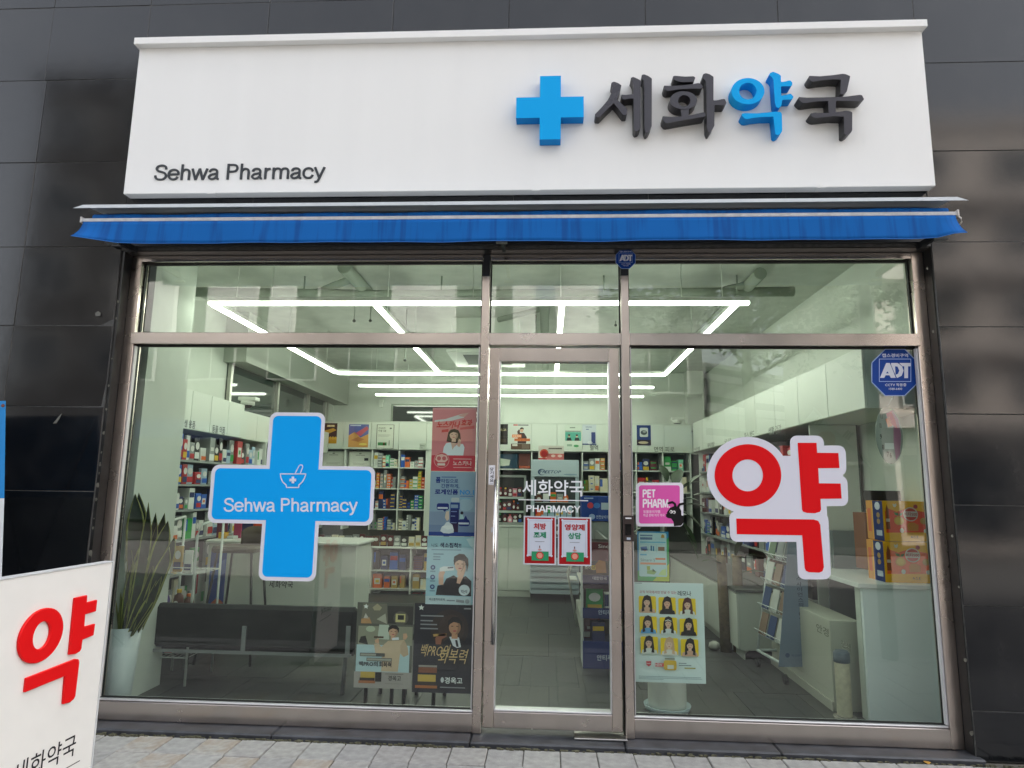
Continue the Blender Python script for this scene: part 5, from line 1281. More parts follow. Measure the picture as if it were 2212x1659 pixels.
A.rect(50, 816, 615, 1604, '#93a9c0'); A.up(); A.rect(50, 1310, 615, 1470, '#8797b4'); A.rect(50, 1470, 615, 1556, '#7688ab'); A.rect(50, 1556, 615, 1604, '#1f3d8c'); A.ell(500, 1220, 90, 80, '#a0b6ca')
A.up(); A.text('폼', 118, 884, 178, 958, '#15307f', .04); A.text('타입으로', 188, 906, 396, 958, '#1b3a80', .02); A.text('간편하게,', 186, 968, 412, 1024, '#1b3a80', .02); A.text('로게인폼', 110, 1034, 398, 1100, '#15247a', .04); A.text('NO.1', 420, 1040, 594, 1100, '#3d8fd8', .03)
A.rect(188, 878, 370, 892, '#5f76a4'); A.rect(425, 1114, 590, 1122, '#4d6fb0'); A.rect(425, 1144, 560, 1152, '#79b4dc')
A.rrect(140, 1208, 290, 1290, 24, '#1d2a78'); A.poly([(215, 1288), (262, 1288), (240, 1312)], '#1d2a78'); A.rrect(408, 1400, 550, 1482, 30, '#1d2a78'); A.poly([(470, 1405), (500, 1352), (530, 1410)], '#1d2a78'); A.poly([(244, 1380), (256, 1310), (290, 1300), (296, 1400), (270, 1424)], '#dcc3b4'); A.poly([(428, 1396), (432, 1340), (462, 1336), (480, 1392)], '#a9c8cf')
A.up(); A.rect(150, 1254, 276, 1276, '#cdd2e2'); A.rect(412, 1438, 540, 1460, '#cdd2e2'); A.ell(452, 1322, 18, 20, '#2a2030')
A.rrect(316, 1136, 416, 1190, 18, '#b9c0c6'); A.rect(308, 1196, 424, 1280, '#27408a'); A.rect(308, 1280, 416, 1450, '#1c1f60'); A.rect(308, 1450, 410, 1556, '#2e1a44')
A.up(); A.rect(314, 1222, 402, 1262, '#8fa2bc'); A.rect(318, 1300, 390, 1312, '#7483bb'); A.rect(318, 1358, 370, 1366, '#8d9ccb'); A.rect(314, 1440, 390, 1446, '#8d9ccb')
A.poly([(192, 1545), (210, 1492), (236, 1478), (262, 1440), (290, 1432), (340, 1470), (358, 1530), (356, 1562), (300, 1574), (230, 1570)], '#d6dbe4'); A.up(); A.poly([(210, 1492), (236, 1478), (340, 1476), (352, 1512), (280, 1528)], '#e6e9ee')
sheet('window_poster', 'blue grey poster of a navy spray can with white foam, NO.1', 'poster', 928, 1018.8, 1027, 1158, PY, A, '#93a9c0')
A = Art(790, 50, 1255, 725)
A.rect(790, 50, 1255, 725, '#9dc2d2'); A.up(); A.rect(790, 645, 1235, 725, '#bccfd8'); A.poly([(1175, 70), (1255, 60), (1255, 170), (1215, 140)], '#c3d8e0')
A.up(); A.text('나도', 834, 122, 898, 158, '#14213f', .01); A.text('색소침착?!', 916, 112, 1128, 164, '#101c4a', .03); A.rect(834, 178, 1128, 190, '#7a99ad')
for y in (228, 256, 282): A.rect(854, y - 6, 956 if y == 228 else 925, y + 6, '#6f8da0')
for y in (362, 458, 554): A.ell(854, y, 24, 24, '#1c3570'); A.rect(828, y + 32, 880, y + 46, '#7896a8')
A.up(); 
for y in (362, 458, 554): A.ell(854, y, 11, 11, '#8fb0cc')
A.poly([(890, 630), (905, 540), (960, 530), (990, 470), (1060, 436), (1120, 470), (1180, 440), (1235, 490), (1238, 640), (890, 634)], '#15171f')
A.poly([(916, 530), (912, 430), (924, 386), (960, 396), (978, 404), (962, 440), (962, 536)], '#d4a994')
A.up(); A.poly([(922, 366), (922, 402), (1062, 386), (1060, 350), (960, 350)], '#dde2e6'); A.up(); A.poly([(1000, 358), (1056, 352), (1056, 364), (1000, 370)], '#2a3350')
face(A, 1122, 330, 108, 112, '#14110f', '#dcb39e', False, None); A.up(); A.poly([(1056, 300), (1062, 250), (1110, 220), (1160, 224), (1200, 270), (1204, 330), (1190, 400), (1176, 300), (1120, 262), (1078, 300)], '#14110f')
A.up(); A.poly([(1092, 512), (1100, 450), (1150, 380), (1172, 330), (1180, 370), (1160, 440), (1124, 520)], '#d9ae99'); A.ell(1168, 580, 54, 54, '#d5e0e8'); A.up(); A.text('먹는약', 1138, 576, 1198, 612, '#19213c', .02)
A.text('색소침착치료제,', 824, 664, 986, 690, '#26324a', .01); A.rect(1000, 678, 1080, 690, '#7f8a98'); A.poly([(1092, 672), (1170, 680), (1170, 706), (1092, 698)], '#8a8f98'); A.ell(1200, 690, 22, 22, '#9aa2aa')
sheet('window_poster', 'light blue poster of a person in black jacket holding a box', 'poster', 921, 1159, 1023, 1306, PY, A, '#9dc2d2')
A = Art(88, 690, 688, 1552)
A.rect(88, 690, 688, 1552, '#56574f'); A.up(); A.poly([(132, 900), (150, 700), (400, 700), (420, 910)], '#6e6b5e'); A.poly([(420, 900), (410, 720), (684, 720), (684, 910)], '#2e2d29'); A.rect(110, 930, 684, 1120, '#8a8a78'); A.rect(100, 1120, 660, 1390, '#a9c3c9'); A.rect(88, 1390, 688, 1552, '#9c9692')
A.up(); A.poly([(250, 740), (300, 700), (350, 740), (330, 770), (270, 770)], '#a59c80'); A.poly([(136, 860), (220, 840), (250, 905), (134, 905)], '#b58a5e'); A.poly([(180, 800), (220, 860), (160, 850)], '#bfbab0'); A.poly([(390, 800), (300, 860), (410, 905)], '#aaa898'); A.ell(555, 842, 80, 70, '#55524a'); A.poly([(330, 914), (432, 914), (440, 1064), (316, 1060)], '#b9c2b4'); A.poly([(120, 1100), (140, 1040), (190, 1030), (220, 1120)], '#2b2a28'); A.ell(240, 960, 50, 30, '#aeb8a0')
A.up(); A.rect(500, 800, 602, 884, '#cabf84'); A.up(); A.rect(522, 812, 588, 860, '#141412')
A.poly([(370, 1384), (372, 1210), (300, 1200), (282, 1110), (330, 1100), (360, 1140), (430, 1076), (540, 1070), (600, 1060), (640, 1140), (650, 1210), (600, 1236), (562, 1200), (545, 1384)], '#c2ab90')
A.up(); A.poly([(560, 1120), (600, 1060), (640, 1140), (650, 1210), (600, 1236), (566, 1190)], '#b79f84'); face(A, 482, 985, 96, 84, '#1a1715', '#cba083', False, None); A.up(); A.poly([(468, 1046), (540, 1036), (545, 1062), (474, 1068)], '#d9dde2'); A.poly([(588, 1054), (586, 1000), (622, 996), (634, 1030), (612, 1060)], '#cba083'); A.poly([(296, 1100), (290, 1070), (330, 1050), (336, 1100)], '#cba083')
A.up(); A.rect(280, 1032, 382, 1050, '#4a3626')
A.rect(140, 1202, 402, 1236, '#4a4a46'); A.rect(212, 1250, 478, 1284, '#4a4a46'); A.up(); A.rect(146, 1208, 310, 1230, '#9a9a90'); A.rect(218, 1256, 472, 1278, '#9a9a90')
A.text('백PRO의', 134, 1286, 332, 1336, '#23252c', .025); A.text('회복력', 346, 1286, 476, 1340, '#23252c', .025)
A.rect(156, 1390, 308, 1450, '#b89a3e'); A.rect(312, 1392, 376, 1486, '#1e1c1c'); A.rect(148, 1450, 306, 1478, '#30211a'); A.rect(138, 1478, 312, 1504, '#a1623a'); A.text('경옥고', 446, 1422, 582, 1474, '#2b2a28', .01); A.rect(414, 1404, 606, 1410, '#6d6862'); A.rect(414, 1500, 606, 1505, '#8a8580')
A.poly([(182, 702), (190, 722), (208, 724), (194, 736), (200, 754), (180, 744), (164, 752), (168, 734), (154, 722), (174, 720)], '#e4e8e4')
sheet('window_poster', 'pale poster of a smiling man in beige sweater raising a fist', 'poster', 768, 1302, 891, 1487, PY, A, '#9c9692')
A = Art(660, 715, 1240, 1572)
A.rect(660, 715, 1240, 1572, '#191b25'); A.up(); A.ell(1010, 960, 190, 190, '#2c211e', 30); A.up(); A.ell(1030, 960, 130, 140, '#3a2b25', 30)
A.up(); A.poly([(940, 1300), (950, 1090), (1010, 1040), (1040, 1090), (1110, 1040), (1200, 1100), (1215, 1300)], '#14151c'); A.up(); A.poly([(1012, 1036), (1060, 1030), (1108, 1040), (1130, 1130), (1090, 1140), (1050, 1120)], '#cfd3dc'); face(A, 1064, 940, 118, 118, '#14110f', '#b98a6c', False, None); A.up(); A.poly([(1070, 1066), (1092, 1062), (1108, 1130), (1084, 1128)], '#20222c')
A.poly([(880, 1110), (874, 1050), (910, 1010), (970, 1000), (990, 1030), (940, 1060), (930, 1110)], '#8f5b48'); A.poly([(850, 1012), (984, 1004), (984, 1026), (856, 1036)], '#c39a58')
gold = '#cdae77'
A.up(); A.text('백PRO의', 722, 1110, 1000, 1230, gold, .0, 30); A.text('회복력', 900, 1150, 1172, 1290, gold, .0, 34)
for y, w_ in ((836, 228), (884, 124), (920, 166), (960, 176)): A.rect(722, y - 6, 722 + w_, y + 6, '#8b8d92')
A.rect(718, 1312, 900, 1330, '#8e8a84'); A.rect(718, 1332, 900, 1384, '#7d4a34'); A.rect(714, 1402, 890, 1468, '#bfa047'); A.rect(716, 1468, 890, 1498, '#33241c'); A.rect(690, 1504, 906, 1530, '#a9683c'); A.text('경옥고', 978, 1420, 1152, 1482, '#e2e6e6', .02); A.rect(934, 1512, 1180, 1522, '#8b8d92'); A.ell(955, 1448, 16, 26, '#c9cfd2')
A.poly([(726, 728), (734, 748), (754, 748), (740, 762), (746, 782), (726, 772), (708, 780), (712, 760), (698, 748), (718, 746)], '#e4e8e4'); A.rect(1150, 752, 1220, 764, '#9a9ca0')
sheet('window_poster', 'black poster of a man in dark suit with gold brush lettering', 'poster', 893, 1304, 1020, 1497, PY, A, '#191b25')
# yellow portraits poster
A = Art(0, 604, 682, 1590)
A.rect(0, 604, 682, 1590, '#d3e3e5'); A.up(); A.text('오직 약국에서만 만날 수 있는', 54, 686, 418, 716, '#b4525c', .008); A.text('레모나', 428, 682, 562, 732, '#26313a', .02); A.rect(10, 610, 80, 618, '#7f959c')
cells = [(44, 742, '#17120f', '#d9b49c', '#cfa88e'), (238, 750, '#17120f', '#d7a98e', '#1d1c20'), (432, 756, '#4a1e22', '#d9b49c', '#d6dcd4'), (48, 944, '#221712', '#d9b49c', '#5c9fd4'), (244, 948, '#1c1614', '#d9b49c', '#cfd8da'), (438, 956, '#14100f', '#d9b49c', '#1c1a1a'), (54, 1142, '#181210', '#d9b49c', '#cdd3ce'), (248, 1150, '#c9a888', '#e0bfa8', '#d3d2cb'), (444, 1156, '#14100f', '#d9b49c', '#c99f86')]
for i, (x, y, hair, skin, top) in enumerate(cells):
    A.up(); A.rrect(x, y, x + 170, y + 168, 14, '#ecc912'); A.up()
    cx = x + 84 + (i % 3 - 1) * 4; cy = y + 62
    A.poly([(cx - 44, cy - 18), (cx - 26, cy - 62), (cx + 6, cy - 74), (cx + 38, cy - 58), (cx + 48, cy), (cx + 56, cy + 84), (cx - 52, cy + 84)], hair)
    A.up(); A.poly([(x + 8, y + 168), (x + 16, y + 132), (cx - 18, y + 112), (cx + 18, y + 112), (x + 154, y + 132), (x + 164, y + 168)], top); A.poly([(cx - 13, cy + 20), (cx + 13, cy + 20), (cx + 16, cy + 51), (cx - 16, cy + 51)], skin)
    A.up(); A.poly([(cx - 46, cy - 10), (cx - 30, cy - 4), (cx - 32, cy + 40), (cx - 24, cy + 86), (cx - 52, cy + 96)], hair); A.poly([(cx + 44, cy - 10), (cx + 30, cy - 4), (cx + 32, cy + 40), (cx + 24, cy + 90), (cx + 54, cy + 96)], hair)
    A.up(); A.ell(cx, cy, 30, 38, skin, 18); A.up(); A.poly([(cx - 33, cy + 4), (cx - 30, cy - 34), (cx, cy - 46), (cx + 30, cy - 34), (cx + 33, cy + 4), (cx + 22, cy - 18), (cx - 8, cy - 24), (cx - 24, cy - 12)], hair)
    A.rect(cx - 18, cy - 6, cx - 7, cy - 2, '#2a2020'); A.rect(cx + 7, cy - 6, cx + 18, cy - 2, '#2a2020'); A.ell(cx, cy + 20, 9, 3.5, '#b0505a', 8)
    if i == 4: A.up(); A.poly([(cx - 30, cy - 30), (cx, cy - 42), (cx + 30, cy - 28), (cx + 30, cy - 20), (cx, cy - 33), (cx - 30, cy - 22)], '#e3e3de')
A.up(); A.rrect(274, 1366, 398, 1462, 20, '#cfa92a'); A.up(); A.rect(310, 1412, 370, 1450, '#cfd2c6'); A.rect(190, 1396, 276, 1430, '#c23038'); A.poly([(104, 1380), (154, 1380), (152, 1416), (130, 1432), (106, 1416)], '#b83440'); A.up(); A.text('NEW', 192, 1400, 262, 1424, '#e6dfe0', .02); A.rect(286, 1346, 382, 1358, '#7a7c6c'); A.rect(420, 1388, 494, 1396, '#74868c'); A.rect(420, 1408, 540, 1416, '#74868c'); A.rect(474, 1432, 580, 1444, '#a09a48')
A.rect(30, 1524, 630, 1530, '#93abb1'); A.rect(30, 1538, 640, 1543, '#93abb1'); A.rect(30, 1550, 270, 1555, '#93abb1'); A.rect(110, 1400, 148, 1404, '#e2dada')
sheet('window_poster', 'pale poster with nine portraits on yellow squares in the right window', 'poster', 1371, 1259, 1522, 1475, PY, A, '#cfe0e2')
# green-blue notice
A = Art(12, 108, 345, 590)
A.rect(12, 108, 345, 590, '#2c7fae'); A.poly([(180, 108), (345, 108), (345, 590), (12, 590), (12, 540)], '#4fa052') if False else None
A.up(); A.poly([(12, 500), (345, 160), (345, 590), (12, 590)], '#3f9a58'); A.up(); A.poly([(170, 590), (345, 420), (345, 590)], '#a8b43e'); A.up(); A.rrect(28, 122, 322, 548, 16, '#a9c9cf')
A.up(); A.rect(42, 142, 176, 156, '#5d7d98'); A.rect(42, 166, 172, 190, '#4d6d90'); A.poly([(265, 170), (268, 142), (284, 134), (300, 144), (302, 170)], '#b9924a'); A.rect(40, 208, 312, 220, '#5fa6c4'); A.rect(40, 240, 120, 314, '#b7d0d2'); A.rect(134, 240, 206, 314, '#b7d0d2'); A.rect(222, 240, 306, 314, '#b7d0d2'); A.rect(40, 330, 110, 344, '#4f9cc0'); A.text('Silmarin S', 44, 374, 196, 402, '#55625e', .0); A.rrect(200, 366, 308, 384, 8, '#cf7a4a'); A.rect(40, 412, 312, 432, '#cf8a66')
A.up(); A.poly([(46, 262), (112, 254), (122, 296), (52, 300)], '#6b7fae'); A.poly([(52, 280), (120, 290), (90, 306)], '#c98a58'); A.rect(152, 248, 168, 298, '#3f6f9c'); A.rect(176, 252, 190, 300, '#4a7aa6'); A.rect(232, 258, 300, 296, '#8d6a58'); A.poly([(108, 520), (112, 490), (170, 484), (214, 500), (184, 528)], '#8fae6e'); A.poly([(108, 448), (144, 446), (142, 484), (112, 488)], '#9aa84a'); A.poly([(170, 470), (204, 498), (168, 500)], '#3f5a3c'); A.poly([(226, 530), (270, 480), (310, 470), (310, 536)], '#b7cf8e')
sheet('window_poster', 'green and blue medicine notice taped below the pink pet sticker', 'poster', 1377, 1148, 1445, 1255, PY, A, '#2c7fae')
# two red posters on the door
for (u0, v0, u1, v1, l1, l2, lb) in ((1131, 1115, 1201, 1220, '처방', '조제', 'red framed poster about prescriptions, left of the pair on the door'), (1205, 1117, 1277.5, 1222, '영양제', '상담', 'red framed poster about supplements, right of the pair on the door')):
    A = Art(0, 0, 300, 440); A.rect(0, 0, 300, 440, '#cdd4dd'); A.up(); A.rect(12, 12, 288, 428, '#a31319'); A.up(); A.rrect(36, 26, 264, 362, 18, '#cfd6e4')
    for (cx, cy) in ((40, 30), (260, 30), (40, 358), (260, 358)): A.up(); A.ell(cx, cy, 10, 10, '#cfd6e4')
    A.up(); A.line([(52, 44), (248, 44), (248, 344), (52, 344), (52, 44)], 1.6, '#9aa2b0')
    w1 = 116 if len(l1) == 2 else 180
    A.up(); A.text(l1, 150 - w1 / 2, 64, 150 + w1 / 2, 122, '#b3262c', .03); A.text(l2, 92, 142, 208, 200, '#1f8a62', .03); A.rect(106, 228, 194, 233, '#8f96a2'); A.rect(76, 320, 232, 402, '#2f9566'); A.rect(146, 268, 154, 288, '#6a2b28'); A.poly([(130, 304), (150, 292), (172, 304), (150, 314)], '#d39a96'); A.up(); A.line([(76, 320), (150, 372), (232, 320)], 1.5, '#237a52'); A.up(); A.ell(152, 356, 34, 34, '#c22a2e'); A.up(); A.ell(152, 356, 25, 25, '#e09a86')
    sheet('door_poster', lb, 'poster', u0, v0, u1, v1, GY - .004, A, '#cdd4dd')

# ---- snake plant
pc = ((P(232, 1350, .21).x + P(303, 1350, .21).x) / 2, .21, FZ)
ph = P(268, 1352, .21).z - FZ; pr_ = (P(303, 1352, .21).x - P(232, 1352, .21).x) / 2
plant = thing('snake_plant', 'tall snake plant with yellow edged leaves in a grey pot', 'plant')
POT = mat('#a9b2b4', .35, var=.05, scale=3)
MB().lathe(pc, [(pr_ * .66, 0), (pr_ * .72, .02), (pr_, ph), (pr_ * .93, ph), (pr_ * .9, ph - .03)], POT, 32).build('pot', plant)
MB().lathe((pc[0], pc[1], pc[2] + ph - .05), [(pr_ * .88, 0), (pr_ * .88, .012)], mat('#3a2a20', .95, var=.4, scale=60), 20).build('soil', plant)
LEAF = mat((.010, .024, .011), .5, var=.55, scale=18, spec=.3); LEDG = mat((.20, .22, .05), .5, var=.3, scale=20)
leaves = [(268, 1300, 300, 1190, 292, 1066, .055), (285, 1310, 310, 1180, 300, 1064, .05), (295, 1300, 320, 1200, 321, 1085, .035), (250, 1310, 245, 1220, 268, 1130, .05), (262, 1310, 262, 1250, 250, 1155, .05), (300, 1310, 330, 1230, 356, 1108, .055), (312, 1310, 340, 1220, 363, 1125, .05), (320, 1320, 352, 1250, 377, 1160, .045), (285, 1310, 288, 1230, 300, 1150, .055), (306, 1320, 312, 1240, 324, 1140, .055), (272, 1325, 278, 1280, 283, 1180, .045), (300, 1325, 318, 1290, 340, 1200, .04), (258, 1325, 250, 1290, 262, 1235, .035)]
leaves += [(u0 + dx, v0, u1 + dx, v1 + 15, u2 + dx * 1.6, v2 + 45, w * .95) for (u0, v0, u1, v1, u2, v2, w), dx in zip(leaves, (6, -10, 8, -6, 12, -8, 6, -12, 4, -8, 10, 6, 14))]
leaves += [(u0 - dx, v0, u1 - dx * .7, v1 + 5, u2 - dx * 1.3, v2 + 22, w * .9) for (u0, v0, u1, v1, u2, v2, w), dx in zip(leaves[:13], (9, 5, -12, 10, -7, 12, 5, 9, -8, 11, -6, 7, -10))]
lrn = random.Random(4)
for (u0, v0, u1, v1, u2, v2, w) in leaves:
    dy = lrn.uniform(-.07, .12); Yl = pc[1] + dy
    a = Vector((pc[0] + (P(u0, v0, Yl).x - pc[0]) * .55, Yl, pc[2] + ph - .05)); b = P(u1, v1, Yl); c = P(u2, v2, Yl)
    n = 12; tw = lrn.uniform(-.8, .8); mb = MB()
    for i in range(n + 1):
        t = i / n; p = a * ((1 - t) ** 2) + b * (2 * t * (1 - t)) + c * (t * t)
        ww = 1.05 * w * (.55 + .45 * math.sin(min(1, t * 1.6) * 1.57)) * (1 - max(0, (t - .72) / .28) ** 1.6) + .0006
        an = tw * (1 - t) + .6 * math.sin(t * 5 + tw * 3); s = Vector((math.cos(an), math.sin(an), 0)); nr = Vector((-math.sin(an), math.cos(an), 0))
        for k, e in ((-1, .0), (-.8, .1), (0, .3), (.8, .1), (1, 0)): mb.v.append(tuple(p + s * (ww * k) + nr * (e * ww)))
    for i in range(n):
        for k in range(4): mb.face([i * 5 + k, i * 5 + k + 1, (i + 1) * 5 + k + 1, (i + 1) * 5 + k], LEDG if k in (0, 3) else LEAF, True)
    lf = mb.build('leaf', plant); so = lf.modifiers.new('thickness', 'SOLIDIFY'); so.thickness = .003

# ---- bench seen from behind
bench = thing('waiting_bench', 'long dark green padded bench with steel legs facing into the shop', 'bench')
bY = .62
UPH = mat((.016, .021, .019), .7, var=.25, scale=5, bump=.1, bscale=40, spec=.2)
BFR = mat('#8b9090', .4, metal=.3)
x0, x1 = P(304, 1350, bY).x, P(768, 1350, bY).x
zt, zb = P(540, 1309, bY).z, P(540, 1404, bY).z
boxo('backrest', x0, x1, bY, bY + .09, zb, zt, UPH, bench, .025)
boxo('seat', x0 + .02, x1 - .02, bY + .10, bY + .55, zb - .05, zb + .06, UPH, bench, .02)
boxo('rail', x0 + .02, x1 - .02, bY - .012, bY - .0005, zb - .030, zb - .008, BFR, bench)
for u in (328, 527, 752):
    x = P(u, 1380, bY).x; boxo('back_post', x - .016, x + .016, bY - .010, bY - .0005, zb - .007, P(u, 1352, bY).z, BFR, bench)
for u in (321, 745):
    x = P(u, 1400, bY).x
    mb = MB(); mb.tube([(x, bY + .03, zb - .03), (x - .01, bY + .02, FZ)], .016, mat('#4c5151', .4, metal=.3), 8); mb.build('leg', bench); MB().tube([(x, bY + .5, zb - .06), (x + .01, bY + .52, FZ)], .016, BFR, 8).build('leg', bench)
# ---- stool
st = thing('bar_stool', 'brown bar stool with low back and black metal legs', 'stool')
sY = 1.5
SEATM = mat('#4a4234', .55, var=.1)
sx = P(522, 1180, sY).x; szt = P(522, 1178, sY).z
sw = (P(572, 1180, sY).x - P(478, 1180, sY).x) / 2
pts = [(-sw, -.01), (-sw * .9, -.05), (-.1, -.075), (.1, -.075), (sw * .95, -.05), (sw, -.02), (sw, 0), (-sw * .95, .01)]
MB().prism([(-sw, -.16), (-sw * .75, -.2), (sw * .75, -.2), (sw, -.16), (sw, .16), (sw * .75, .2), (-sw * .75, .2), (-sw, .16)], lambda c: (sx + c[0], sY + c[1], szt - .0), Vector((0, 0, -.05)), SEATM).build('seat', st, .015)
n = 12; mb = MB()
bw_ = (P(575, 1140, sY).x - P(510, 1140, sY).x)
for i in range(n + 1):
    t = i / n; ang = (t - .5) * 1.6
    for z, k in ((szt - .03, 1), (szt + .10, 1.02), (P(540, 1139, sY).z, 1.05)): mb.v.append((sx + .05 + math.sin(ang) * bw_ * .62 * k, sY + .02 + .16 * math.cos(ang) * k, z - (.05 * abs(t - .5) ** 3 * 8 if k > 1.03 else 0)))
for i in range(n):
    for k in range(2): mb.face([i * 3 + k, (i + 1) * 3 + k, (i + 1) * 3 + k + 1, i * 3 + k + 1], SEATM, True)
bk = mb.build('backrest', st); so = bk.modifiers.new('thickness', 'SOLIDIFY'); so.thickness = .02
LEGM = mat('#0d0d0e', .4)
feet = [(-.24, -.2), (.24, -.2), (-.22, .2), (.22, .2)]
for fx, fy in feet: MB().tube([(sx + fx * .62, sY + fy * .62, szt - .05), (sx + fx, sY + fy, FZ)], .011, LEGM, 8).build('leg', st)
mb = MB(); zf = .32
q_ = [(sx + fx * .92, sY + fy * .92, zf) for fx, fy in (feet[0], feet[1], feet[3], feet[2])]
for a, b in zip(q_, q_[1:] + q_[:1]): mb.tube([a, b], .008, LEGM, 6)
mb.build('foot_ring', st)
# ---- service counter with lettering
cY = 1.9
ct = thing('service_counter', 'white service counter with the shop name on its front', 'counter')
x0, x1 = P(447, 1230, cY).x, P(768, 1230, cY).x; zt = P(600, 1168, cY).z
boxo('front_panel', x0, x1, cY, cY + .03, FZ, zt - .04, CABM, ct, .003); boxo('carcass', x0 + .01, x1 - .01, cY + .031, cY + .55, FZ, zt - .042, CABE, ct)
boxo('counter_top', x0 - .02, x1 + .02, cY - .04, cY + .58, zt - .039, zt, mat('#d2d6cf', .3), ct, .012)
glass_text('counter_lettering', 'small dark Korean shop name lettering on the service counter', '세화약국', 581, 1255, 633, 1270, cY - .0015, '#262a2b', .01)
r_ = rectp(452, 1185, 486, 1310, cY - .01); o = boxo('counter_banner', r_[0], r_[2], cY - .012, cY - .006, FZ + .005, r_[3], pr('#27488f')); tag(o, 'narrow blue and orange banner leaning on the service counter', 'banner')
A = Art(0, 0, 10, 40); A.poly([(0, 40), (0, 24), (6, 20), (10, 22), (10, 40)], '#b0582e'); A.poly([(0, 8), (10, 4), (10, 10), (0, 14)], '#4d6fb5'); A.build('printed_picture', o, (r_[0], cY - .012, FZ + .005), (r_[2] - r_[0], 0, 0), (0, 0, r_[3] - FZ - .005), NY)
def cbox(nm, lb, cat, u0, v0, u1, v1, Y, d, c, name=None):
    r = rectp(u0, v0, u1, v1, Y); o = boxo(nm, r[0], r[2], Y, Y + d, r[1], r[3], pr(c), None, .003); return tag(o, lb, cat), r
zc = zt + .001
def on_counter(nm, lb, cat, u0, v0, u1, Y, d, c):
    a = P(u0, v0, Y); b = P(u1, v0, Y); return tag(boxo(nm, a.x, b.x, Y, Y + d, zc, a.z, pr(c), None, .003), lb, cat)
on_counter('display_card', 'tall maroon display card standing on the service counter', 'card', 470, 1118, 492, 2.12, .02, '#6b1f3f')
on_counter('display_card', 'pink display card beside the brown stool backrest', 'card', 506, 1127, 522, 2.1, .02, '#9c2b56')
on_counter('card_rack', 'yellow card rack on the service counter', 'rack', 472, 1150, 486, 2.0, .08, '#c79a1e')
on_counter('tissue_box', 'white box on the service counter beside the yellow rack', 'box', 490, 1158, 504, 2.0, .12, '#c9cfcc')
on_counter('gum_box', 'navy carton on the service counter right of the pink card', 'box', 524, 1112, 548, 2.25, .1, '#26305f'); on_counter('gum_box', 'orange carton on the service counter under the blue cross arm', 'box', 549, 1112, 576, 2.25, .1, '#c2482a')
# ---- wire rack beside the plant
def wire_rack(name, label, x0, x1, y0, y1, z1, levels, tilt=.0, m=None):
    t = thing(name, label, 'rack'); m = m or mat('#c9cfca', .35)
    for x in (x0, x1):
        mb = MB(); mb.tube([(x, y0, FZ), (x, y0, z1 - .12), (x, y0 + .06, z1 - .04), (x, y1, z1)], .010, m, 8); mb.tube([(x, y1, FZ), (x, y1, z1)], .010, m, 8); mb.build('side_frame', t)
    for z in levels:
        mb = MB()
        for i in range(9): mb.tube([(x0 + (x1 - x0) * i / 8, y0, z), (x0 + (x1 - x0) * i / 8, y1, z)], .0025, m, 4)
        mb.tube([(x0, y0, z), (x1, y0, z)], .006, m, 6); mb.tube([(x0, y1, z), (x1, y1, z)], .006, m, 6); mb.tube([(x0, y0, z + .05), (x1, y0, z + .05)], .004, m, 6); mb.build('wire_shelf', t)
    return t
wrx0, wrx1 = P(325, 1280, .72).x, P(416, 1280, .72).x
wz = P(398, 1150, .72).z
wire_rack('wire_rack', 'white wire rack of small goods behind the snake plant', wrx0, wrx1, .72, 1.12, wz + .10, (.22, .52, .82))
wr = random.Random(9)
for lv, lb in ((.22, 'lowest'), (.52, 'middle'), (.82, 'top')):
    kinds = {'lowest': ('box', 'box'), 'middle': ('bottle', 'bottle'), 'top': ('pouch', 'box')}[lb]
    run_fill(wrx1 - wrx0 - .04, .12, lambda s: (wrx0 + .02 + s, .77 + wr.uniform(0, .03), 0), lv + .007, lv + .25, 'on the %s wire shelf behind the snake plant' % lb, {'lowest': ('grey', 'red', 'navy', 'white'), 'middle': ('brown', 'olive', 'maroon', 'purple'), 'top': ('yellow', 'white', 'gold', 'red')}[lb], kinds, wr, .1, (.055, .08), (.55, .8), .008)
# ---- stools behind the black posters: only their legs show
for u0, lb in ((800, 'left'), (880, 'right')):
    t = thing('low_stool', 'dark low stool behind the window posters, %s one of the pair' % lb, 'stool', group='low stools behind the posters')
    xs = [P(u, 1500, .45).x for u in ((792, 802, 848, 858) if lb == 'left' else (874, 886, 938, 1012))]
    zt_ = .50
    for i, x in enumerate((xs[0], xs[2])):
        for y in (.42, .70): MB().tube([(x + (0 if y < .5 else .035), y, FZ), (x + (0 if y < .5 else .03), y, zt_ - .04)], .014, LEGM, 8).build('leg', t)
    boxo('seat', xs[0] - .03, xs[2] + .06, .40, .74, zt_ - .04, zt_, UPH, t, .01)

# ---- seen through the door: fridge, cases, carton tower
fY = 4.9
fr = thing('drinks_fridge', 'tall pale glass fronted drinks fridge facing the door', 'fridge')
r_ = rectp(1146, 993, 1251, 1240, fY); fx0, fx1 = r_[0], r_[2]
fz1 = r_[3]; FRM = mat('#a9b9c2', .35)
boxo('body', fx0, fx1, fY + .05, fY + .6, FZ + .1, fz1, FRM, fr, .01)
hz = P(1200, 1030, fY).z
boxo('header_panel', fx0 + .002, fx1 - .002, fY, fY + .049, hz, fz1 - .002, mat('#b3c3cc', .3), fr, .004)
A = Art(340, 365, 765, 540); A.up(); A.text('FREETOP', 410, 474, 600, 505, '#27406a', .01, 10); A.ell(434, 492, 34, 32, '#27406a', 24); A.up(); A.ell(440, 494, 25, 26, '#b3c3cc', 24); A.ell(690, 516, 60, 9, '#8fa6b6'); A.up(); A.text('FR', 416, 476, 470, 503, '#27406a', .01, 6)
A.build('lettering', fr, (fx0 + .002, fY, hz), (fx1 - fx0 - .004, 0, 0), (0, 0, fz1 - .002 - hz), NY)
gz0 = P(1200, 1205, fY).z
boxo('interior', fx0 + .05, fx1 - .05, fY + .02, fY + .049, gz0, hz - .01, mat('#2c3436', .5), fr)
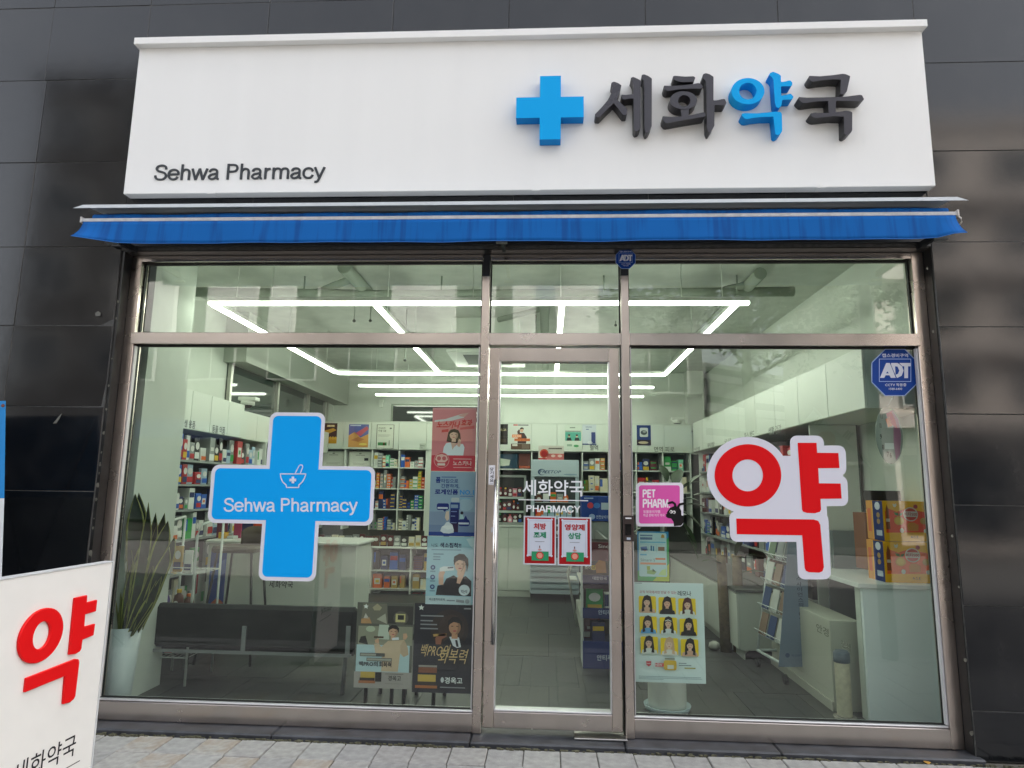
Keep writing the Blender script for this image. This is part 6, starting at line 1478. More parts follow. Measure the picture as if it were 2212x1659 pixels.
for nm_, a, b, c, d in (('door_frame', fx0 + .002, fx0 + .05, gz0, hz - .003), ('door_frame', fx1 - .05, fx1 - .002, gz0, hz - .003)): boxo(nm_, a, b, fY - .004, fY + .048, c, d, FRM, fr, .003)
for v in (1085, 1120, 1160): 
    z = P(1200, v, fY).z; boxo('fridge_shelf', fx0 + .051, fx1 - .051, fY - .0, fY + .019, z - .008, z, mat('#bcc6c9', .4), fr)
mb = MB()
for k in range(6):
    z = gz0 - .05 - k * .075; boxo('vent_slat', fx0 + .01, fx1 - .01, fY + .01, fY + .049, z - .05, z, mat('#9aa9b0', .4), fr)
fr_r = random.Random(2)
for v, lb in ((1085, 'upper'), (1120, 'middle'), (1160, 'lower')):
    z = P(1200, v, fY).z; zn = z + .20
    run_fill(fx1 - fx0 - .14, .018, lambda s: (fx0 + .06 + s, fY + .0005, 0), z + .001, zn, 'on the %s fridge shelf' % lb, ('brown', 'yellow', 'white', 'grey', 'orange', 'pale blue'), ('bottle', 'box'), fr_r, 0, (.06, .09), (.5, .85), .006)
o, r = cbox('leaflet_box', 'white and red leaflet carton standing on top of the drinks fridge', 'box', 1163, 963, 1218, 993.2, fY + .05, .25, '#cfc9c0')
A = Art(0, 0, 230, 125); A.rect(75, 70, 230, 125, '#c76a66'); A.ell(52, 70, 40, 40, '#c8553a', 20); A.rect(0, 110, 75, 125, '#a8201f'); A.up(); A.ell(52, 72, 28, 28, '#a8201f', 20); A.rect(92, 20, 214, 30, '#5f5750'); A.ell(134, 90, 20, 12, '#e2c2b8'); A.ell(194, 90, 20, 12, '#e2c2b8'); A.build('printed_picture', o, (r[0], fY + .05, r[1]), (r[2] - r[0], 0, 0), (0, 0, r[3] - r[1]), NY)
# left of fridge: cushions in the open shelf, vial case, white cupboard
o, r = cbox('folded_blanket', 'dark teal folded cushion on the back shelf left of the fridge', 'cushion', 1079, 981, 1118, 1011.5, YC + .03, .25, '#173a4e')
A = Art(0, 0, 10, 10); A.poly([(0, 3), (6, 4), (5.4, 8), (0, 8.6)], '#b9c2b4'); A.build('white_band', o, (r[0], YC + .03, r[1]), (r[2] - r[0], 0, 0), (0, 0, r[3] - r[1]), NY)
cbox('brown_carton', 'brown carton beside the teal cushion on the back shelf', 'box', 1121, 980, 1145, 1006, YC + .03, .2, '#57281e'); cbox('orange_carton', 'flat orange carton under the brown carton on the back shelf', 'box', 1121, 1006.3, 1145, 1011.8, YC + .03, .2, '#a04426')
vc = thing('vial_case', 'dark glass fronted case of vials left of the fridge', 'case')
r_ = rectp(1030, 1026, 1136, 1134, 5.3); VCF = mat('#8c918c', .4)
boxo('case_back', r_[0], r_[2], 5.34, 5.6, r_[1], r_[3], mat('#1a1c1c', .5), vc)
boxo('case_frame', r_[2] - .03, r_[2], 5.30, 5.339, r_[1], r_[3], VCF, vc); boxo('case_frame', r_[0], r_[2] - .031, 5.30, 5.339, r_[3] - .03, r_[3], VCF, vc); boxo('case_frame', r_[0], r_[2] - .031, 5.30, 5.339, r_[1], r_[1] + .04, VCF, vc)
for v in (1073, 1103):
    z = P(1100, v, 5.3).z; boxo('case_shelf', r_[0], r_[2] - .031, 5.302, 5.339, z - .03, z, mat('#b3c0b8', .4), vc); 
for v, lb in ((1073, 'upper'), (1103, 'middle'), (1130, 'lower')):
    z = P(1100, v, 5.28).z
    run_fill(r_[2] - r_[0] - .35, .03, lambda s: (r_[0] + .30 + s, 5.305, 0), z + .001, z + .16, 'on the %s shelf of the vial case' % lb, ('maroon', 'brown', 'maroon', 'black', 'pink'), ('bottle', 'pouch'), fr_r, 0, (.05, .07), (.7, .95), .004)
cupb = thing('white_cupboard', 'white two door cupboard under the vial case seen through the door', 'cupboard')
r_ = rectp(1030, 1138, 1146, 1282, 5.2); cz_ = r_[3]
boxo('carcass', r_[0], r_[2], 5.22, 5.33, FZ + .08, cz_, CABE, cupb); xm = P(1098, 1200, 5.2).x
boxo('cupboard_door', r_[0], xm - .003, 5.2, 5.219, FZ + .09, cz_ - .01, CABM, cupb, .002); boxo('cupboard_door', xm + .003, r_[2] - .002, 5.2, 5.219, FZ + .09, cz_ - .01, CABM, cupb, .002); boxo('kick_board', r_[0], r_[2], 5.21, 5.22, FZ, FZ + .079, mat('#b4bab0', .5), cupb); boxo('cupboard_top', r_[0], r_[2] + .01, 5.19, 5.33, cz_ + .001, cz_ + .02, SHLF, cupb)
# right shelf cells beyond the fridge
cell = [(1258, 1317, 1012.5, 978, 'top', ('grey', 'gold', 'white')), (1258, 1317, 1058.6, 1016, 'second', ('olive', 'cream', 'cream', 'yellow')), (1258, 1317, 1104, 1062, 'third', ('green', 'pink', 'green', 'grey')), (1317, 1375, 1012.5, 978, 'top', ('purple', 'navy', 'maroon')), (1375, 1433, 1012.5, 978, 'top', ('purple', 'navy', 'maroon', 'blue')), (1433, 1493, 1012.5, 978, 'top', ('mint', 'mint', 'green')), (1375, 1433, 1058.6, 1016, 'second', ('red', 'purple', 'black', 'green')), (1433, 1493, 1058.6, 1016, 'second', ('navy', 'cream', 'white'))]
cr = random.Random(8)
for (u0, u1, vb, vt, nm_, pal) in cell:
    a, b = px_(u0, 1040) + .012, px_(u1, 1040) - .012
    run_fill(b - a, .1, lambda s, a=a: (a + s, YC + .03, 0), pz_(vb), pz_(vt), 'on %s back shelf %s' % (nm_, 'right of fridge' if u1 < 1320 else 'behind pet sticker' if u0 > 1400 else 'right of door post'), pal, ('box', 'box', 'pouch'), cr, .3, (.06, .12), (.6, .92), .006, (.06, .09))
# blue display board and carton tower
bb, r = cbox('blue_display', 'royal blue display carton with small pictures beside the fridge', 'display', 1256, 1072, 1330, 1126, 3.4, .3, '#1d3f8a')
A = Art(800, 705, 1060, 920); A.ell(868, 785, 24, 26, '#b9404e'); A.ell(918, 785, 26, 24, '#3a74c0'); A.rect(950, 760, 1050, 820, '#a9b9c8'); A.rect(820, 718, 890, 728, '#9fb2d6'); A.ell(880, 882, 24, 24, '#8ea4cc', 20); A.text('안전상비의약품', 912, 868, 1044, 898, '#b9c6e0', .01); A.build('printed_picture', bb, (r[0], 3.4, r[1]), (r[2] - r[0], 0, 0), (0, 0, r[3] - r[1]), NY)
cbox('storage_crate', 'grey crate under the royal blue display carton', 'crate', 1258, 1126.5, 1328, 1290, 3.42, .26, '#7e8784')
tY = 1.55
tw_ = thing('carton_tower', 'tall cardboard display tower with maroon, brown and blue panels beside the door', 'display')
X0, X1 = P(1259, 1300, tY).x, P(1345, 1300, tY).x
def tz(v): return P(1290, v, tY).z
for nm_, v0, v1, c, dy in (('printed_panel', 1171, 1212, '#5c2630', 0), ('printed_panel', 1212.6, 1242, '#33211b', 0), ('printed_panel', 1242.6, 1262, '#2b2350', 0), ('printed_panel', 1262.6, 1272, '#4a3a44', 0), ('shelf_front', 1314, 1336, '#1d2f66', 0), ('printed_panel', 1386, 1447, '#1c3474', 0)):
    boxo(nm_, X0, X1, tY + dy, tY + .02, tz(v1) if v1 < 1440 else FZ, tz(v0), pr(c), tw_)
boxo('side_panel', X0, X0 + .006, tY + .021, tY + .38, FZ, tz(1171), pr('#b9bfc0'), tw_); boxo('tower_back', X0 + .0065, X1, tY + .36, tY + .38, FZ, tz(1171), pr('#4e4a48'), tw_)
for v in (1331, 1388): boxo('tower_shelf', X0 + .0065, X1, tY + .021, tY + .359, tz(v) - .01, tz(v), pr('#3b4766'), tw_)
A = Art(250, 515, 465, 1500); A.text('Since', 376, 536, 480, 566, '#c9c3c6', .01); A.poly([(350, 700), (380, 660), (430, 670), (438, 760), (360, 764)], '#a86a28'); A.text('조이', 268, 704, 320, 736, '#d8d2c8', .02); A.rrect(322, 702, 354, 738, 6, '#c9a52a'); A.text('대한민국', 330, 790, 440, 816, '#c8c2d2', .01); A.text('안티푸라민', 372, 1048, 540, 1084, '#c3cde2', .015); A.text('안티푸라민', 360, 1390, 560, 1434, '#c9d3e6', .02); A.up(); A.text('남', 326, 706, 350, 732, '#4a3a10', .02)
A2_ = A
A.sh = [s for s in A.sh]
A.build('lettering', tw_, (P(1258, 1300, tY).x, tY, tz(1446)), (P(1318, 1300, tY).x - P(1258, 1300, tY).x, 0, 0), (0, 0, tz(1170) - tz(1446)), NY)
z = tz(1314)
goods('pouch', 'green', 'yellow', 0, (X0 + .03, tY + .06, tz(1331) + .001), (.15, .06, tz(1274) - tz(1331)), 0, '', label='green packet with yellow print on upper shelf of the cardboard tower')
goods('box', 'white', 'navy', 3, (X0 + .19, tY + .06, tz(1331) + .001), (.10, .1, tz(1284) - tz(1331)), 0, '', label='white carton with navy band on upper shelf of the cardboard tower')
goods('box', 'navy', 'yellow', 0, (X0 + .08, tY + .05, tz(1388) + .001), (.11, .1, tz(1348) - tz(1388)), .1, '', label='navy and yellow carton on lower shelf of the cardboard tower')
goods('box', 'maroon', 'white', 1, (X0 + .02, tY + .16, tz(1388) + .001), (.12, .1, tz(1344) - tz(1388)), 0, '', label='maroon carton behind the navy one in the cardboard tower')
# gondola running back from the tower
gd = thing('display_gondola', 'long low white shelf gondola running back from the cardboard tower', 'shelving')
gx = X0 + .05
boxo('base_deck', gx, gx + .4, tY + .42, 4.1, FZ, FZ + .16, mat('#b9bdb4', .5), gd, .004); boxo('centre_panel', gx + .19, gx + .21, tY + .42, 4.1, FZ + .161, 1.05, mat('#6a6f6c', .6), gd)
for z in (.5, .8): boxo('shelf', gx + .01, gx + .189, tY + .43, 4.09, z - .015, z, SHLF, gd)
gr_ = random.Random(12)
for z0, z1_, nm_ in ((FZ + .161, .48, 'bottom'), (.5, .78, 'middle'), (.8, 1.04, 'top')):
    run_fill(2.5, .08, lambda s: (gx + .02 + gr_.uniform(0, .02), 4.08 - s, -math.pi / 2), z0, z1_, 'on the %s deck of the gondola by the door' % nm_, ('maroon', 'grey', 'white', 'brown', 'red'), ('pouch',), gr_, 0, (.12, .18), (.6, .9), .02)
mb = MB()
wf = mat('#c4cac4', .4)
yA = 3.3; xa_ = P(1236, 1300, yA).x
tt = thing('wire_basket', 'small white wire stand leaning by the gondola', 'rack')
MB().tube([(gx - .02, yA, FZ), (gx - .12, yA, .55), (gx + .0, yA + .12, .9)], .012, wf, 8).build('side_frame', tt); MB().tube([(gx - .02, yA + .35, FZ), (gx - .12, yA + .35, .55), (gx, yA + .4, .9)], .012, wf, 8).build('side_frame', tt); boxo('wire_tray', gx - .11, gx - .02, yA + .01, yA + .34, .5, .512, wf, tt)

# ---- right window: white planter, potted tree with big leaves
wp = thing('white_planter', 'round white planter on a saucer holding a leafy plant behind posters', 'plant')
wY = .55
pcx = P(1441, 1500, wY).x; rr0 = (P(1482, 1500, wY).x - P(1400, 1500, wY).x) / 2
zt_ = .62
MB().lathe((pcx, wY, FZ), [(rr0 * 1.12, 0), (rr0 * 1.24, .035), (rr0 * 1.20, .037), (rr0 * 1.0, .02)], mat('#aebfc4', .3), 36).build('saucer', wp)
MB().lathe((pcx, wY, FZ + .022), [(rr0 * .98, 0), (rr0, .03), (rr0, zt_ - .05), (rr0 * 1.04, zt_ - .02), (rr0 * .96, zt_ - .02), (rr0 * .94, zt_ - .05)], mat('#d6d8d0', .4, var=.03), 36).build('planter', wp)
MB().tube([(pcx, wY, .55), (pcx + .03, wY, 1.0), (pcx + .01, wY + .02, 1.35)], [.02, .014, .008], mat('#3b3324', .8), 8).build('trunk', wp)
BL = mat((.035, .075, .022), .4, var=.4, scale=12)
blr = random.Random(6)
def big_leaf(parent, p, d, l, w, m=BL, nm='leaf'):
    d = Vector(d).normalized(); s = d.cross(Vector((0, 0, 1))).normalized(); u = s.cross(d); mb = MB(); n = 7
    for i in range(n + 1):
        t = i / n; c = Vector(p) + d * (l * t) - Vector((0, 0, 1)) * (.35 * l * t * t); ww = w * math.sin(math.pi * min(1, t * .93 + .07)) ** .8 + .001
        for k in (-1, 0, 1): mb.v.append(tuple(c + s * (ww * k) + u * (.18 * ww * abs(k))))
    for i in range(n):
        for k in range(2): mb.face([i * 3 + k, i * 3 + k + 1, (i + 1) * 3 + k + 1, (i + 1) * 3 + k], m, True)
    return mb.build(nm, parent)
for (u, v, du, dv, l) in ((1400, 1075, -.6, .5, .17), (1470, 1060, .7, .7, .20), (1490, 1045, .5, .5, .18), (1460, 1050, .2, .9, .2), (1500, 1070, .8, .2, .17), (1440, 1040, -.2, .8, .2), (1465, 1100, .6, -.3, .2), (1470, 1125, .5, -.6, .18), (1480, 1150, .5, -.8, .16), (1390, 1100, -.7, .2, .17), (1385, 1140, -.6, -.4, .15), (1455, 1085, .6, .3, .2), (1430, 1060, -.5, .5, .19), (1480, 1090, .7, .1, .18), (1375, 1080, -.6, .3, .16)):
    p = P(u, v, wY + blr.uniform(-.12, .12)); big_leaf(wp, p, (du, blr.uniform(-.5, .3), dv), l, l * .34)
# pachira style twin trunk plant and pebbles deeper in
tp = thing('twin_trunk_plant', 'plant with two thick bare trunks and few leaves on the shop floor', 'plant')
tX, tYY = P(1582, 1380, 2.3).x, 2.3
TRK = mat('#6b5d45', .8, var=.3, scale=25, bump=.2)
for dx, lean in ((-.06, -.02), (.06, .01)): MB().tube([(tX + dx, tYY, FZ), (tX + dx + lean * .5, tYY, .45), (tX + dx + lean, tYY, .9)], [.055, .05, .045], TRK, 12).build('trunk', tp)
for (du, dy, dz, l, z0) in ((.6, -.2, .3, .32, .72), (.8, .1, -.1, .3, .70), (.5, -.4, .5, .26, .85), (-.6, -.3, .4, .3, .8), (-.7, .2, .2, .26, .88), (.2, -.3, .9, .3, .9), (.7, -.2, -.5, .2, .5)): big_leaf(tp, (tX + .06 * (1 if du > 0 else -1), tYY, z0), (du, dy, dz), l, l * .15)
SH_ = mat('#c5c6bd', .6)
for i, (u, v, r) in enumerate(((1543, 1392, .055), (1605, 1400, .05))):
    p = PZ(u, v + 4, FZ + .03); o = MB().lathe((p.x, p.y, FZ), [(r * .5, 0), (r, r * .5), (r * .85, r * 1.1), (r * .3, r * 1.4)], SH_, 12).build('white_stone'); tag(o, 'white rounded stone on the floor %s the twin trunks' % ('left of' if i == 0 else 'right of'), 'stone', 'white stones by the twin trunks')
# ---- wheeled card rack with hanging banner
kY = 1.25
kr = thing('leaflet_rack', 'white wheeled wire rack with leaflets near the right counter', 'rack')
xL0, xR0 = P(1634, 1430, 1.65).x, P(1705, 1480, kY).x
ya_, yb__ = 1.75, 1.25
A0, B0 = P(1638, 1446, ya_), P(1697, 1476, yb__)
topA, topB = P(1668, 1180, ya_ + .1), P(1720, 1180, yb__ + .1)
WF = mat('#c7d1d0', .35)
A0.z = B0.z = .16; topA.z = topB.z = 1.12
ex = Vector((.34, .05, 0))
mb = MB()
for a, b in ((A0, topA), (B0, topB)): mb.tube([a, b], .012, WF, 8)
mb.tube([A0, B0], .012, WF, 8); mb.tube([A0 + ex, B0 + ex], .012, WF, 8); mb.tube([B0, B0 + ex], .012, WF, 8); mb.tube([A0, A0 + ex], .012, WF, 8); mb.tube([topA, topB], .01, WF, 8)
mb.build('frame', kr)
for t_ in (.14, .36, .58, .8):
    a = A0.lerp(topA, t_); b = B0.lerp(topB, t_); off = Vector((.02, 0, 0)); mb = MB()
    mb.tube([a, b], .005, WF, 6); mb.tube([a + Vector((-.05, -.02, .05)), b + Vector((-.05, -.02, .05))], .004, WF, 6)
    for k in range(5): c = a.lerp(b, k / 4); mb.tube([c, c + Vector((-.05, -.02, .05))], .003, WF, 4)
    mb.build('leaflet_tray', kr)
    cols = ['#5b6068', '#7d6a58', '#6b7f6a', '#30466e', '#8a8f92', '#b9bdb8']
    for k in range(3):
        c0 = a.lerp(b, (k + .12) / 3.1); c1 = a.lerp(b, (k + .9) / 3.1); upv = (topA - A0).normalized() * .19
        mb = MB(); n_ = (c1 - c0).cross(upv).normalized() * .006
        if n_.x > 0: n_ = -n_
        mb.hexa([c0 + n_ * .2 + Vector((-.012, 0, .01)), c1 + n_ * .2 + Vector((-.012, 0, .01)), c1 + n_ * 1.2 + Vector((-.012, 0, .01)), c0 + n_ * 1.2 + Vector((-.012, 0, .01)), c0 + upv + n_ * .2, c1 + upv + n_ * .2, c1 + upv + n_ * 1.2, c0 + upv + n_ * 1.2], pr(cols[(k * 2 + int(t_ * 10)) % 6]))
        o = mb.build('leaflet'); cn = {'#5b6068': 'slate', '#7d6a58': 'tan', '#6b7f6a': 'sage', '#30466e': 'navy', '#8a8f92': 'grey', '#b9bdb8': 'white'}[cols[(k * 2 + int(t_ * 10)) % 6]]
        tag(o, '%s leaflet %s on the %s tray of the wheeled rack' % (cn, ('far end', 'middle', 'near end')[k], {.14: 'lowest', .36: 'second', .58: 'third', .8: 'top'}[t_]), 'leaflet', 'leaflets on the wheeled rack')
for c in (A0, B0, A0 + ex, B0 + ex):
    MB().tube([c + Vector((-.012, 0, -.10)), c + Vector((.012, 0, -.10))], .036, mat('#17181b', .5), 14).build('caster', kr)
# hanging grey blue banner of the rack
q2 = lambda x, y: ((2800 + .42194 * x) * .54004, (2100 + .42194 * y) * .54004)
hY = 1.18
hb_ = [P(*q2(*c), hY) for c in ((745, 1345), (1045, 1345), (1010, 160), (835, 160))]
o = MB().hexa([hb_[0], hb_[1], hb_[1] + Vector((0, .004, 0)), hb_[0] + Vector((0, .004, 0)), hb_[3], hb_[2], hb_[2] + Vector((0, .004, 0)), hb_[3] + Vector((0, .004, 0))], mat('#7f91a8', .5)).build('rack_banner')
tag(o, 'grey blue vertical banner with dark Korean lettering hung on the wheeled rack', 'banner')
A = Art(0, 0, 1, 1)
for ch, y0, y1, xx in (('스', 490, 522, 935), ('사', 540, 582, 938), ('이', 590, 630, 944), ('언', 638, 678, 948), ('스', 690, 726, 955), ('의', 736, 776, 955), ('다', 824, 866, 962), ('양', 872, 916, 966), ('한', 924, 964, 968), ('첨', 1014, 1056, 975), ('부', 1064, 1104, 980), ('제', 1112, 1156, 984)): A.text(ch, *q2(xx - 24, y0), *q2(xx + 24, y1), '#3c4763', .012)
A.ell(*q2(830, 1236), 5, 5, '#56678c'); A.text('혁신바이오', *q2(866, 1226), *q2(1000, 1250), '#56678c', .01)
cart('lettering', A, o, hY - .001)
# ---- front desk at the right
dk = thing('front_desk', 'white desk with pale blue front panel at the right window edge', 'desk')
dY = .42
dx0, dx1 = P(1870, 1400, dY).x, WX1 - .02
dz = P(1950, 1262, dY).z
boxo('front_panel', dx0, dx1, dY, dY + .03, FZ, dz - .031, mat('#e9f2f2', .35, var=.015), dk, .002)
boxo('desk_top', dx0 - .03, dx1, dY - .02, 1.6, dz - .03, dz, mat('#cfd6d2', .3), dk, .003)
boxo('side_panel', dx0 - .005, dx0 + .02, dY + .031, dY + .10, FZ, dz - .031, CABE, dk)
boxo('rear_panel', dx0 + .1, dx1, 1.2, 1.22, FZ, dz - .031, mat('#6b7072', .5), dk)
sc_ = thing('sorting_cabinet', 'low grey white cabinet with Korean labels beside the front desk', 'cabinet')
scx = PZ(1782, 1521, FZ).x; scz = .62
boxo('carcass', scx, dx0 + .06, .62, 1.9, FZ, scz, mat('#b3b6a8', .5), sc_, .003); boxo('skirting', scx - .012, scx - .0005, .62, 1.9, FZ, FZ + .06, mat('#a5a89b', .5), sc_)
side_text('cabinet_lettering', 'small grey Korean label on the sorting cabinet near the rack', '안경', 1764, 1352, 1790, 1370, scx, '#6f7268', -1); side_text('cabinet_lettering', 'small grey Korean label on the sorting cabinet near the rope post', '분쇄', 1818, 1386, 1838, 1402, scx, '#6f7268', -1)
cp = thing('rope_post', 'cream rope wound post with a grey cap beside the front desk', 'post')
cxp = PZ(1824, 1562, FZ); cY_ = .47; ptop = P(1821, 1420, cY_).z; rx = (P(1838, 1500, cY_).x - P(1806, 1500, cY_).x) / 2; pcx2 = P(1822, 1490, cY_).x
prof = []
nr = 46
for i in range(nr): z = (ptop - .04) * i / nr; prof += [(rx * .94, z + .001), (rx, z + (ptop - .04) / nr * .5)]
MB().lathe((pcx2, cY_, FZ + .02), prof, mat('#cfcbb0', .8, var=.12, scale=30), 20).build('rope', cp)
MB().lathe((pcx2, cY_, ptop - .03), [(rx * 1.05, 0), (rx * 1.08, .02), (rx * 1.06, .06), (rx * .8, .075)], mat('#58646e', .6), 20).build('cap', cp); MB().lathe((pcx2, cY_, FZ), [(rx * 1.5, 0), (rx * 1.5, .018)], mat('#8d8a80', .7), 20).build('base', cp)
# cartons of drinks on the desk
def drink_carton(u0, v0, u1, v1, Y, lb, orange, depth=.24):
    r = rectp(u0, v0, u1, v1, Y); zb_ = r[1]
    o = boxo('drink_carton', r[0], r[2], Y, Y + depth, r[1], r[3], pr('#f0b010'), None, .002); tag(o, lb, 'carton', None)
    A = Art(280, 840, 680, 1180); A.rect(280, 840, 680, 1180, '#f2b310'); A.up(); A.poly([(300, 930), (330, 905), (400, 930), (470, 905), (560, 915), (680, 940), (680, 1100), (300, 1110)], orange)
    A.up(); A.ell(516, 950, 62, 60, '#d5d2cc', 30); A.up(); A.ell(516, 950, 54, 52, '#c23a2a', 30); A.up(); A.rect(462, 926, 572, 972, '#d5d2cc'); A.ell(414, 1006, 42, 38, '#d6a42a', 20); A.ell(620, 1006, 28, 28, '#b98f3a', 20); A.poly([(374, 934), (410, 940), (412, 964), (384, 958)], '#3f7a3a'); A.poly([(416, 964), (422, 944), (452, 936), (440, 962)], '#3f7a3a'); A.ell(432, 1088, 18, 20, '#d9d6cc'); A.ell(632, 1090, 16, 18, '#d9d6cc'); A.ell(562, 884, 18, 18, '#a83038'); A.poly([(478, 1040), (500, 1020), (540, 1020), (576, 1040), (570, 1090), (484, 1090)], '#d2862a'); A.poly([(318, 870), (332, 910), (336, 1080), (302, 1080), (306, 910)], '#8a4a22'); A.poly([(370, 860), (384, 868), (398, 856), (402, 876), (390, 892), (372, 886)], '#e4dcb8')
    A.up(); A.text('비타500', 464, 932, 570, 966, '#a8262a', .03); A.ell(414, 1006, 30, 27, '#e0b83a', 20); A.text('A.C.E', 502, 1132, 566, 1152, '#5a3c10', .02); A.rect(304, 990, 336, 1016, '#d8c9b0')
    A.build('printed_picture', o, (r[0], Y, r[1]), (r[2] - r[0], 0, 0), (0, 0, r[3] - r[1]), NY)
    # left side print: facing -x
    B = Art(0, 0, 100, 100); B.rect(0, 0, 36, 100, '#c9882a'); B.rect(36, 0, 64, 100, '#1f2f6a') if False else None
    B.rect(40, 0, 100, 100, '#1f2f6b'); B.up(); B.ell(70, 13, 16, 10, '#c9cdd6'); B.ell(72, 36, 10, 7, '#a98a5a'); B.ell(72, 52, 10, 7, '#a98a5a'); B.rect(56, 74, 90, 88, '#aeb6c6'); B.rect(8, 20, 28, 80, '#c8602a')
    B.build('side_print', o, (r[0], Y + depth, r[1]), (0, -depth, 0), (0, 0, r[3] - r[1]), Vector((-1, 0, 0)))
    return o
kY2 = .50
drink_carton(1910, 1171, 2016, 1259, kY2, 'lower yellow and orange drink carton on the front desk', '#ee6420')
drink_carton(1908, 1083, 2010, 1169.5, kY2, 'upper yellow and orange drink carton stacked on the front desk', '#ee4a18')
cbox('black_carton', 'black carton with red end standing behind the upper drink carton', 'carton', 1882, 1060, 1952, 1102, .80, .12, '#17171b')
o, r = cbox('brown_carton', 'stack of brown and orange cartons left of the drink cartons', 'carton', 1872, 1108, 1897, 1232, .85, .2, '#6e3f1c')
o, r = cbox('dispenser', 'grey rounded plastic dispenser behind the right red letter', 'dispenser', 1800, 1146, 1868, 1230, 1.3, .25, '#68777a')
# hanging round dial seen at the right edge
hd = thing('hanging_dial', 'round plastic dial sign with numbers hung in the right window', 'sign')
dcx = P(1921, 940, .12)
n = 28
rx_, rz_ = .5 * (P(1950, 940, .12).x - P(1892, 940, .12).x), .5 * (P(1921, 880, .12).z - P(1921, 1003, .12).z)
MB().prism([(rx_ * math.cos(6.283 * i / n), rz_ * math.sin(6.283 * i / n)) for i in range(n)], lambda c: (dcx.x + c[0], .12, dcx.z + c[1]), Vector((0, .004, 0)), mat('#7f8c86', .3)).build('disc', hd)
A = Art(890, 300, 1140, 660); A.poly([(1000, 340), (1060, 320), (1110, 380), (1124, 480), (1100, 600), (1060, 640), (1050, 520), (1060, 420), (1010, 390)], '#8a5a78'); A.up(); A.poly([(1000, 345), (1050, 330), (1080, 380), (1096, 440), (1060, 420), (1030, 400)], '#b0354a'); A.poly([(990, 380), (1030, 360), (1050, 420), (1010, 430)], '#c8704a')
for t_, x, y in (('10', 940, 420), ('9', 936, 490), ('8', 948, 556), ('7', 990, 600), ('6', 1014, 606), ('11', 956, 360)): A.text(t_, x - 9, y - 16, x + 9, y + 16, '#1d2422', .02)
A.rect(966, 530, 1050, 568, '#b5c2c0'); A.build('printed_picture', hd, (dcx.x - rx_, .12, dcx.z - rz_), (2 * rx_, 0, 0), (0, 0, 2 * rz_), NY)
MB().tube([(dcx.x, .122, dcx.z + rz_ - .005), (P(1928, 858, .12).x, .122, P(1928, 858, .12).z)], .0022, mat('#c9d2d0', .3), 5).build('cord', hd)
p = P(1929, 857, .03); MB().lathe((P(1928, 858, .12).x, .122, P(1928, 858, .12).z - .008), [(.004, 0), (.01, .008), (.004, .016)], mat('#c9d2d0', .2), 10).build('suction_hook', hd)
# ================================================================== the other side of the street (mirrored in the panes and the granite)
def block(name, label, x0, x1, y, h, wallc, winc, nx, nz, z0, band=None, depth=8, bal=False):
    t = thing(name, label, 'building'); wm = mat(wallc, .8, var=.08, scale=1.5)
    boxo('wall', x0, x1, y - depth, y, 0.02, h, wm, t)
    boxo('parapet', x0 - .1, x1 + .1, y - depth - .1, y + .12, h + .001, h + .35, mat(tuple(c * .8 for c in wallc), .8), t)
    fw = (x1 - x0) / nx; fh = (h - z0 - .3) / nz
    gm = mat(winc, .08, spec=.8); fm = mat((.55, .55, .53), .5)
    for j in range(nz):
        for i in range(nx):
            a = x0 + fw * (i + .2); b = x0 + fw * (i + .8); c = z0 + fh * (j + .22); d = z0 + fh * (j + .78)
            f = boxo('window', a, b, y + .001, y + .06, c, d, fm, t); boxo('pane', a + .06, (a + b) / 2 - .02, y + .0605, y + .07, c + .06, d - .06, gm, f); boxo('pane', (a + b) / 2 + .02, b - .06, y + .0605, y + .07, c + .06, d - .06, gm, f)
        if bal: boxo('balcony_band', x0, x1, y + .001, y + .35, z0 + fh * j - .15, z0 + fh * j + .25, mat(band, .8), t)
    return t
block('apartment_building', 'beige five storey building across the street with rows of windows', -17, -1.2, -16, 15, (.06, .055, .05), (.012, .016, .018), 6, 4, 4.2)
ap = bpy.data.objects['apartment_building']
for (u0, u1) in ((300, 385), (455, 560), (590, 640), (850, 985), (1040, 1090), (1110, 1160), (1200, 1290)):
    k_ = (16 + 4.345) / 4.345       # seen mirrored: find the panel's x on the facade
    xa_, xb_ = [.396 + (P(u, 660, 0).x - .396) * (16 + 4.345) / 4.345 for u in (u0, u1)]
    boxo('white_panel', xa_, min(xb_, -1.3) if xa_ < -1.3 else xb_, -15.93, -15.7, 6.3, 8.0, mat((.75, .74, .72), .7), ap)
b2 = block('shop_building', 'low pale building across the street beside the tree', -1.0, 5.2, -16.4, 7.2, (.12, .12, .12), (.012, .02, .022), 3, 1, 3.8)
block('office_building', 'tall grey brown building across the street at right', 10.4, 26, -16, 13, (.68, .61, .56), (.03, .04, .05), 5, 4, 3.6, (.70, .64, .60), bal=True)
for (x0, x1, y) in ((-16.5, -1.8, -15.99), (-.8, 5.0, -16.39), (10.8, 25, -15.99)):
    t = thing('shop_window_row', 'dark ground floor shop windows of the %s building across the street' % ('brown' if x0 < -5 else 'low pale' if x0 < 5 else 'tall grey brown'), 'shop window', group='ground floor shop windows across the street'); n = max(2, int((x1 - x0) / 3))
    for i in range(n):
        a = x0 + (x1 - x0) * i / n + .15; b = x0 + (x1 - x0) * (i + 1) / n - .15; boxo('pane', a, b, y + .0, y + .05, .4, 2.7, mat((.03, .035, .04), .08, spec=.8), t)
        boxo('fascia', a, b, y, y + .16, 2.9, 3.5, mat([(.10, .10, .10), (.04, .06, .12), (.12, .05, .04), (.12, .10, .05)][i % 4], .6), t)
